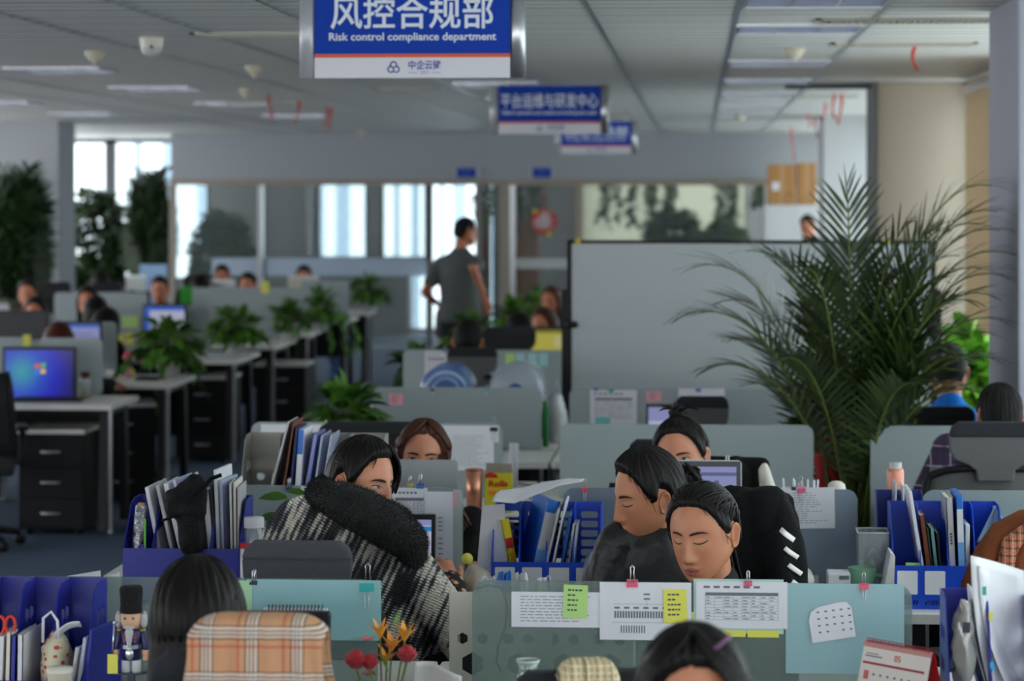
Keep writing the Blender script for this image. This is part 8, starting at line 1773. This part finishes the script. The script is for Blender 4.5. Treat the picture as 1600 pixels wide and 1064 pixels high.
for px, lab in ((1236, 'pen cup full of white-topped pens behind the typed list'), (1265, 'second pen cup of white-topped pens near the plain screen end')):
    t = thing('pen_cup', lab, 'pen cup', (X(px, 8.72), 8.72, 0.75)); zt_ = Z(752, 8.72, px) - 0.75; b = MB(); b.lathe([(0.001, 0), (0.03, 0), (0.034, zt_ - 0.02), (0.032, zt_ - 0.02), (0.03, 0.01), (0.001, 0.006)]); b.build('cup', mClearF, t)
    rn = random.Random(px)
    for i in range(7): a = rn.uniform(0, 6.3); b = MB(); b.cyl((0.012 * cos(a), 0.012 * sin(a), 0.01), (0.026 * cos(a), 0.026 * sin(a), zt_ + rn.uniform(-0.005, 0.012)), 0.0032, n=7); b.build('pen', mPaper, t)
t = thing('desk_lamp_dome', 'round cream speaker top behind the typed list screen', 'speaker', (X(1307, 8.75), 8.75, 0.75)); zt_ = Z(751, 8.75, 1307) - 0.75; b = MB(); b.lathe([(0.001, 0), (0.035, 0), (0.03, zt_ - 0.03), (0.026, zt_ - 0.01), (0.014, zt_ - 0.002), (0.001, zt_)]); b.build('housing', mDome, t); b = MB(); b.lathe([(0.036, 0), (0.036, 0.012), (0.001, 0.013)]); b.build('foot_ring', mGreyF, t)
t.name = 'desk_speaker'
t = thing('glass_jar', 'glass jar with a white lid beside the crammed navy rack', 'jar', (X(397, 8.0), 8.0, 0.75)); zt_ = Z(808, 8.0, 397) - 0.75; r = 15 / SCL(397, 8.0); b = MB(); b.lathe([(0.001, 0), (r, 0), (r, zt_ - 0.04), (r * 0.8, zt_ - 0.03), (r * 0.8, zt_ - 0.02)]); b.build('glass', M_thin('jar_glass', (206, 214, 214), 0.65, 0.05, 0.3), t); b = MB(); b.lathe([(r * 1.05, zt_ - 0.03), (r * 1.05, zt_ - 0.004), (r * 0.98, zt_), (0.001, zt_)]); b.build('lid', mPaper, t)
t = thing('red_capped_bottle', 'small white bottle with a red cap behind the grey headrest chair', 'bottle', (X(386, 7.95), 7.92, 0.75)); zt_ = Z(849, 7.92, 386) - 0.75; b = MB(); b.lathe([(0.001, 0), (0.015, 0), (0.015, zt_ - 0.014), (0.001, zt_ - 0.013)]); b.build('body', mPaper, t); b = MB(); b.lathe([(0.016, zt_ - 0.014), (0.016, zt_), (0.001, zt_)]); b.build('cap', mRed, t)
t = thing('tea_bottle', 'glass tea bottle with a brown lid beside the blue desktop monitor', 'bottle', (X(133, 15.85), 15.85, 0.75)); zt_ = Z(581, 15.85, 133) - 0.75; b = MB(); b.lathe([(0.001, 0), (0.03, 0), (0.03, zt_ - 0.04), (0.026, zt_ - 0.03)]); b.build('glass', _M['jar_glass'], t); b = MB(); b.lathe([(0.001, 0.005), (0.027, 0.005), (0.027, 0.06), (0.001, 0.06)]); b.build('tea', M('tea', (150, 120, 40), 0.3), t); b = MB(); b.lathe([(0.03, zt_ - 0.035), (0.03, zt_), (0.001, zt_)]); b.build('lid', M('lid_brown', (80, 40, 36), 0.5), t)
t = thing('pink_figurine', 'pink and gold doll on the second desk beside the first pothos', 'figurine', (X(200, 17.7), 17.7, 0.75)); k = 1 / SCL(200, 17.7); b = MB(); b.lathe([(0.001, 0), (8 * k, 0), (6 * k, 14 * k), (5 * k, 28 * k), (0.001, 29 * k)]); b.build('dress', mPink, t); b = MB(); b.ell((0, 0, 35 * k), (6 * k, 6 * k, 7 * k), 12, 8); b.build('head', M('doll_pink', (206, 70, 110), 0.5), t); b = MB(); b.ell((8 * k, -2 * k, 8 * k), (4 * k, 3 * k, 6 * k), 10, 6); b.build('gold_bow', mYel, t)
t = thing('white_tissue_box', 'white tissue sheet rising beside the flowers', 'tissue', (X(675, 5.75), 5.75, 0.75)); hz_ = Z(1033, 5.75, 670) - 0.75; b = MB(); b.grid(lambda u, v: (-0.045 + 0.1 * u + 0.01 * v, -0.02 + 0.05 * v * (1 - v) + 0.012 * sin(6 * u), (hz_ - 0.03) * 0.0 + 0.09 + (hz_ - 0.09) * v * (1 - 0.35 * max(0, u - 0.35))), 14, 10); o = b.build('tissue', M('tissue', (206, 204, 200), 0.9), t); sm = o.modifiers.new('thick', 'SOLIDIFY'); sm.thickness = 0.002; b = MB(); b.bb((-0.06, -0.05, 0), (0.06, 0.06, 0.095)); b.build('box', mPaper, t, bevel=0.004)
t = thing('glass_vase', 'empty glass vase with a waisted neck in front of the screen of printed tables', 'vase', (X(825, 6.1), 6.1, 0.75)); zt_ = Z(1034, 6.1, 825) - 0.75; k = zt_ / 0.15; b = MB(); b.lathe([(0.001, 0), (0.035, 0), (0.05, 0.04 * k), (0.045, 0.09 * k), (0.026, 0.115 * k), (0.02, 0.135 * k), (0.026, 0.15 * k), (0.024, 0.15 * k), (0.018, 0.135 * k), (0.024, 0.113 * k), (0.042, 0.088 * k), (0.046, 0.04 * k), (0.001, 0.008)]); b.build('glass', M_thin('vase_glass', (190, 205, 200), 0.62, 0.03, 0.5), t); b = MB(); b.lathe([(0.024, 0.148 * k), (0.0275, 0.152 * k), (0.0265, 0.156 * k), (0.0225, 0.152 * k)]); b.build('rim', M('rim_glass', (190, 200, 198), 0.1), t)
# flowers
Yf = 5.75; t = thing('flower_vase', 'bunch of red roses and orange lilies at the bottom picture edge', 'flowers', (X(600, Yf), Yf, 0.75)); o0 = t.location
b = MB(); b.lathe([(0.001, 0), (0.035, 0), (0.04, 0.12), (0.036, 0.12), (0.001, 0.01)]); b.build('vase', _M['jar_glass'], t)
mRose = M('rose_red', (168, 20, 38), 0.55, sheen=0.3); mOr = M_leaf('lily_orange', (226, 130, 50), (240, 180, 60)); mPinkF = M('pink_petal', (216, 130, 130), 0.6)
st = MB(); rn = random.Random(2)
def qf(x, y, d=0): return P(x, y, Yf + d) - o0
for x, y, r in ((556, 1029, 19), (578, 1033, 15), (636, 1020, 17)):
    c = qf(x, y, -0.02); s_ = r / SCL(600, Yf); b = MB()
    for ringn, (n_, rr_, zz, op) in enumerate(((3, 0.35, 0.35, 0.1), (4, 0.55, 0.25, 0.3), (5, 0.8, 0.1, 0.5), (6, 1.0, -0.15, 0.8))):
        for i in range(n_):
            a0 = 2 * pi * i / n_ + ringn * 0.7
            def pet(u, v, a0=a0, rr_=rr_, zz=zz, op=op, n_=n_):
                a = a0 + (u - 0.5) * 2 * pi / n_ * 1.5; q = rr_ * (0.35 + 0.65 * sin(v * pi * 0.55)) ; return c + Vector((cos(a) * q * s_, sin(a) * q * s_ * 0.9, s_ * (-0.75 + 1.35 * v + zz * 0.6 - op * 0.5 * v ** 3 - 0.25 * abs(2 * u - 1) ** 2 * v)))
            b.grid(pet, 6, 6)
    q = b.build('rose', mRose, t); sm = q.modifiers.new('thick', 'SOLIDIFY'); sm.thickness = 0.0012
    st.tube([(0.01 * rn.uniform(-1, 1), 0, 0.05), c * 0.5, c - Vector((0, 0, s_ * 0.7))], 0.003, 6)
for x, y, dx, dy in ((594, 985, -.1, 1), (632, 990, .3, 1), (604, 1022, 0, .6), (612, 1005, .2, .9)):
    c = qf(x, y + 12, 0.0); b = MB()
    for i in range(6): a = 2 * pi * i / 6; leaf_into(b, c, Vector((0.55 * cos(a) + dx * 0.6, 0.55 * sin(a) - 0.3, dy)), 0.046, 0.017, 0.25, 4, 0.2)
    b.build('lily', mOr, t); st.tube([(0, 0, 0.05), c * 0.5, c], 0.0022, 6)
b = MB()
for x, y in ((574, 1002), (576, 1056), (612, 1012)):
    c = qf(x, y, -0.01)
    for i in range(6): a = i; leaf_into(b, c, Vector((cos(a), sin(a) - 0.3, 0.6)), 0.022, 0.012, 0.3, 3, 0.2)
b.build('small_pink_blossoms', mPinkF, t)
b = MB()
for x, y, dx, dz, L in ((570, 995, -1, .0, .035), (615, 978, .3, 1, .03), (622, 1030, .8, .6, .04), (606, 1050, -.2, .6, .05), (618, 972, .4, .9, .03), (590, 1060, -.3, .5, .04)): leaf_into(b, qf(x, y), (dx, -.2, dz), L, L * 0.24, 0.3, 4, 0.15)
b.build('leaves', mBright, t); st.build('stems', mStem, t)
# desk calendar
Yd = 5.95; c0 = P(1404, 1007, Yd); hC = c0.z - 0.752; t = thing('desk_calendar', 'red and white flip calendar open at month 05 on the desk by the hexagon rack', 'calendar', (c0.x, Yd, 0.752), -0.85); w = 0.2
R_ = Matrix.Rotation(radians(-14), 4, 'X'); b = MB(); b.m = Matrix.Translation((0, 0, hC)) @ Matrix.Rotation(radians(-14), 4, 'X'); HH = hC / cos(radians(14))
b.bb((-w / 2, -0.001, -HH), (w / 2, 0.001, -0.004)); o = b.build('front_page', M('calendar_page', (214, 206, 200), 0.7), t)
b = MB(); b.m = Matrix.Translation((0, 0.004, hC)) @ Matrix.Rotation(radians(16), 4, 'X'); b.bb((-w / 2, -0.001, -HH), (w / 2, 0.0015, -0.004)); b.build('red_back', M('calendar_red', (196, 26, 30), 0.5), t)
b = MB(); b.m = Matrix.Translation((0, 0, hC)) @ Matrix.Rotation(radians(-14), 4, 'X'); b.bb((-w * 0.47, -0.0018, -0.052), (w * 0.44, -0.0008, -0.047), M('calendar_bar', (150, 40, 40), 0.6)); b.bb((-w * 0.5, -0.0016, -0.016), (w * 0.5, -0.0008, -0.004), M('calendar_top', (186, 130, 126), 0.6))
for r in range(5):
    for c in range(7): b.bb((-w * 0.3 + c * w * 0.105, -0.0016, -0.075 - r * 0.022), (-w * 0.3 + c * w * 0.105 + 0.006, -0.0008, -0.070 - r * 0.022), mInk)
b.bb((-w * 0.45, -0.0016, -0.036), (-w * 0.2, -0.0008, -0.033), mInk); b.bb((-w * 0.44, -0.0016, -0.03), (-w * 0.26, -0.0008, -0.028), mInk)
b.ell((-w * 0.4, -0.002, -0.12), (0.011, 0.001, 0.013), 12, 6, mGreenDk); b.bb((-w * 0.43, -0.0016, -0.085), (-w * 0.36, -0.0008, -0.066), M('calendar_stamp', (186, 96, 90), 0.6)); b.build('printed_month', parent=t)
q = text('05', 0.02, 'month_number', M('calendar_digit', (186, 90, 80), 0.6), t, (0.006, 0, 0)); q.matrix_basis = Matrix.Translation((0, 0, hC)) @ Matrix.Rotation(radians(-14), 4, 'X') @ Matrix.Translation((0.006, -0.0016, -0.032)) @ Matrix.Rotation(pi / 2, 4, 'X')
for i in range(24):
    x = -w * 0.46 + w * 0.92 * i / 23; b = MB() if i == 0 else b
    b.tube([Vector((x, 0.002 + 0.006 * cos(a), hC - 0.003 + 0.006 * sin(a))) for a in [2 * pi * j / 10 for j in range(11)]], 0.0009, 5, cap=False)
b.build('wire_binding', M('binding_red', (150, 50, 50), 0.4), t)
t = thing('spiral_notebook', 'white spiral notebook standing against the teal sheet above the black-framed laptop', 'notebook', (X(462, 6.3), 6.3, 0.752)); hh = Z(950, 6.3, 462) - 0.752; w = 100 / SCL(462, 6.3); b = MB(); b.bb((-w / 2, -0.006, 0), (w / 2, 0.006, hh)); b.build('pages', mPaper, t); b = MB()
for i in range(16): x = -w * 0.42 + w * 0.84 * i / 15; b.tube([Vector((x, 0.008 * cos(a), hh + 0.0 + 0.008 * sin(a))) for a in [2 * pi * j / 10 for j in range(11)]], 0.0013, 5, cap=False)
b.build('spiral', M('spiral_grey', (96, 96, 98), 0.4, 0.4), t)
t = thing('white_cable', 'black cable drooping down the end of the screen of printed tables', 'cable', P(790, 920, R0 + 0.03)); o0 = t.location; b = MB(); b.tube([P(x, y, R0 + 0.03) - o0 for x, y in ((742, 920), (765, 914), (786, 920), (792, 950), (788, 985), (778, 1010), (776, 1035), (784, 1050))], 0.0028, 6); b.build('wire', mChairPl, t)
t.name = 'screen_cable'
# snack wrappers on the desk by the cardigan woman's hand, crumpled papers behind the printed tables
t = thing('bread_bag', 'clear bag with bread on the desk beside the cardigan woman', 'bag', (X(742, 7.9), 7.9, 0.75)); zt_ = Z(880, 7.9, 742) - 0.75; b = MB(); b.ell((0, 0, zt_ * 0.45), (0.055, 0.05, zt_ * 0.5), 18, 12); b.v = [(x + 0.014 * noise.noise(Vector((x, y, z)) * 24), y + 0.01 * noise.noise(Vector((y, z, x)) * 24), max(0, z + 0.012 * noise.noise(Vector((z, x, y)) * 30))) for x, y, z in b.v]; b.build('film', M_thin('snack_film', (206, 196, 180), 0.45, 0.12, 0.4), t); b = MB(); b.ell((-0.012, 0, 0.05), (0.034, 0.035, 0.045), 12, 8); b.build('bread', M('bread', (166, 120, 76), 0.8, bump=0.5, bscale=60), t)
p = P(730, 873, 7.98); t = thing('yellow_ball', 'small yellow toy behind the bread bag', 'toy', (p.x, 7.98, 0.75)); b = MB(); b.lathe([(0.001, 0), (0.008, 0), (0.008, p.z - 0.765), (0.001, p.z - 0.765)]); b.build('stalk', mGreenDk, t); b = MB(); b.ell((0, 0, p.z - 0.75), (0.017, 0.017, 0.017), 12, 8); b.build('ball', mYel, t); t.name = 'yellow_toy'
for px, py, lab, m_ in ((790, 892, 'blue and white wrapper behind the printed tables', mBindBlue), (815, 894, 'pointed crumpled tissue behind the printed tables', mPaper), (850, 900, 'crumpled white paper nearest the woman with closed eyes', mPaper), (765, 902, 'torn white paper at the end of the printed tables screen', mPaper)):
    Yk = 6.86; p = P(px, py, Yk); t = thing('crumpled_paper', lab, 'paper', (p.x, Yk, 0.75)); hz_ = p.z - 0.75; b = MB(); rn = random.Random(px)
    b.grid(lambda u, v: ((u - 0.5) * 0.06 * (1 - 0.5 * v) + 0.012 * noise.noise(Vector((u * 4, v * 4, px))), -0.02 + 0.05 * noise.noise(Vector((u * 3, v * 3, px + 9))), hz_ * v + 0.01 * noise.noise(Vector((u * 5, v * 5, px + 3)))), 10, 12); o = b.build('sheet', m_, t); sm = o.modifiers.new('thick', 'SOLIDIFY'); sm.thickness = 0.002
# things on the fourth-row desk by the whiteboard post
t = thing('green_umbrella', 'folded green umbrella standing upright at the end of the screen with the pink note', 'umbrella', (X(852, 12.95), 12.95, Z(697, 12.95, 852))); hh = Z(628, 12.95, 852) - t.location.z; b = MB(); b.lathe([(0.001, 0), (0.014, 0.0), (0.015, hh * 0.8), (0.01, hh), (0.001, hh)]); b.build('canopy', M('umbrella_green', (22, 120, 56), 0.6), t); b = MB(); b.cyl((0, 0, hh), (0, 0, hh + 0.03), 0.005, n=8); b.cyl((0, 0, -t.location.z), (0, 0, 0), 0.006, n=8); b.build('shaft', mAlu, t)
t = thing('plastic_bag', 'white plastic bag slumped beside the green umbrella', 'bag', (X(870, 13.2), 13.2, 0.75)); b = MB(); b.ell((0, 0, 0.11), (0.05, 0.06, 0.13), 16, 12); b.v = [(x + 0.02 * noise.noise(Vector((x, y, z)) * 20), y, max(0, z + 0.02 * noise.noise(Vector((z, x, y)) * 20))) for x, y, z in b.v]; b.build('film', M_thin('white_bag_film', (206, 208, 210), 0.25, 0.3, 0.2), t); b = MB(); b.tube([(-0.02, 0, 0.22), (0, 0, 0.3), (0.02, 0, 0.22)], 0.006, 6); b.build('handles', _M['white_bag_film'], t)
t = thing('paper_cup', 'white paper cup on the desk edge below the screen with the pink note', 'cup', (X(803, 11.2), 11.2, 0.75)); b = MB(); hh = Z(693, 11.2, 803) - 0.75; b.lathe([(0.001, 0), (0.014, 0), (0.018, hh), (0.016, hh), (0.001, 0.01)]); b.build('cup', mPaper, t); b = MB(); b.lathe([(0.0175, hh - 0.002), (0.0195, hh), (0.0175, hh + 0.002)]); b.build('rim', mPaper, t)
t = thing('desk_cable', 'grey cable looping across the white desk behind the snack box', 'cable', (X(830, 11.3), 11.1, 0.753)); o0 = t.location; b = MB(); b.tube([Vector((X(x, 11.0 + d) - o0.x, d - 0.1, 0.004)) for x, d in ((780, .1), (810, .25), (840, .15), (852, .05), (870, .2), (890, .28))], 0.004, 6); b.build('wire', mAluDull, t)
t = thing('black_rucksack', 'dark bag with a blue strap under the white desk behind the snack box', 'bag', (X(822, 10.6), 10.55, 0)); b = MB(); b.plate(rrect(-0.16, 0.16, 0, 0.42, 0.08), 0.16); b.build('bag_body', M('bag_dark', (26, 30, 40), 0.8), t, bevel=0.03); b = MB(); b.bb((-0.12, -0.1, 0.28), (0.08, -0.08, 0.36)); b.build('blue_pocket', mBindBlue, t)
t = thing('white_computer', 'cream office printer behind the palm stems', 'printer', (X(1300, 12.0), 11.2, 0.75)); b = MB(); b.plate(rrect(-0.1, 0.1, 0, Z(660, 11.2, 1300) - 0.75, 0.02), 0.2); b.build('housing', mRackBeige, t, bevel=0.01); b = MB(); b.bb((-0.08, -0.12, 0.03), (0.08, -0.1, 0.05)); b.build('paper_slot', mFrameDark, t); t.name = 'office_printer'; t.location.x = X(1293, 11.2); t.location.y = 11.15
for px, py, w_, lab in ((360, 549, 0.16, 'blue sheet under the second potted pothos'), ):
    t = thing('blue_sheet', lab, 'paper', (X(348, 19.9), 19.9, 0.752)); b = MB(); b.bb((-0.09, -0.1, 0), (0.09, 0.1, 0.004)); b.build('sheet', mBindLight, t); b = MB(); b.bb((-0.08, -0.08, 0.004), (0.06, 0.06, 0.006)); b.build('page', mPaper, t)
for px, Y, lab in ((75, 15.62, 'black keyboard on the nearest far-bench desk'), (232, 17.45, 'dark phone and papers on the second far-bench desk')):
    t = thing('keyboard' if px == 75 else 'mobile_phone', lab, 'keyboard' if px == 75 else 'phone', (X(px, Y), Y, 0.752)); w = 0.4 if px == 75 else 0.15; b = MB(); b.bb((-w / 2, -0.06, 0), (w / 2, 0.06, 0.018)); b.build('body', mKey, t, bevel=0.004); b = MB()
    for r in range(4):
        for c in range(12): b.box((-w * 0.44 + w * 0.88 * (c + 0.5) / 12, -0.04 + 0.026 * r, 0.02), (w * 0.06, 0.02, 0.004))
    b.build('keys', mChairPl, t)
# sheets in the walking man's hand
I = PERSON_INFO[WM['label']]; p = I['wr'][1]; t = thing('paper_documents', 'grey documents held in the hand of the walking man', 'paper', p); b = MB(); b.plate([(-0.05, -0.26), (0.09, -0.24), (0.07, -0.04), (-0.04, -0.05)], 0.006, to=Matrix.Rotation(0.3, 4, 'Z')); b.build('sheets', M('grey_document', (120, 122, 130), 0.7), t); b = MB(); b.plate([(0.0, -0.3), (0.1, -0.27), (0.08, -0.1), (0.02, -0.12)], 0.004, to=Matrix.Translation((0.0, 0.01, 0)) @ Matrix.Rotation(0.3, 4, 'Z')); b.build('white_page', mPaper, t)
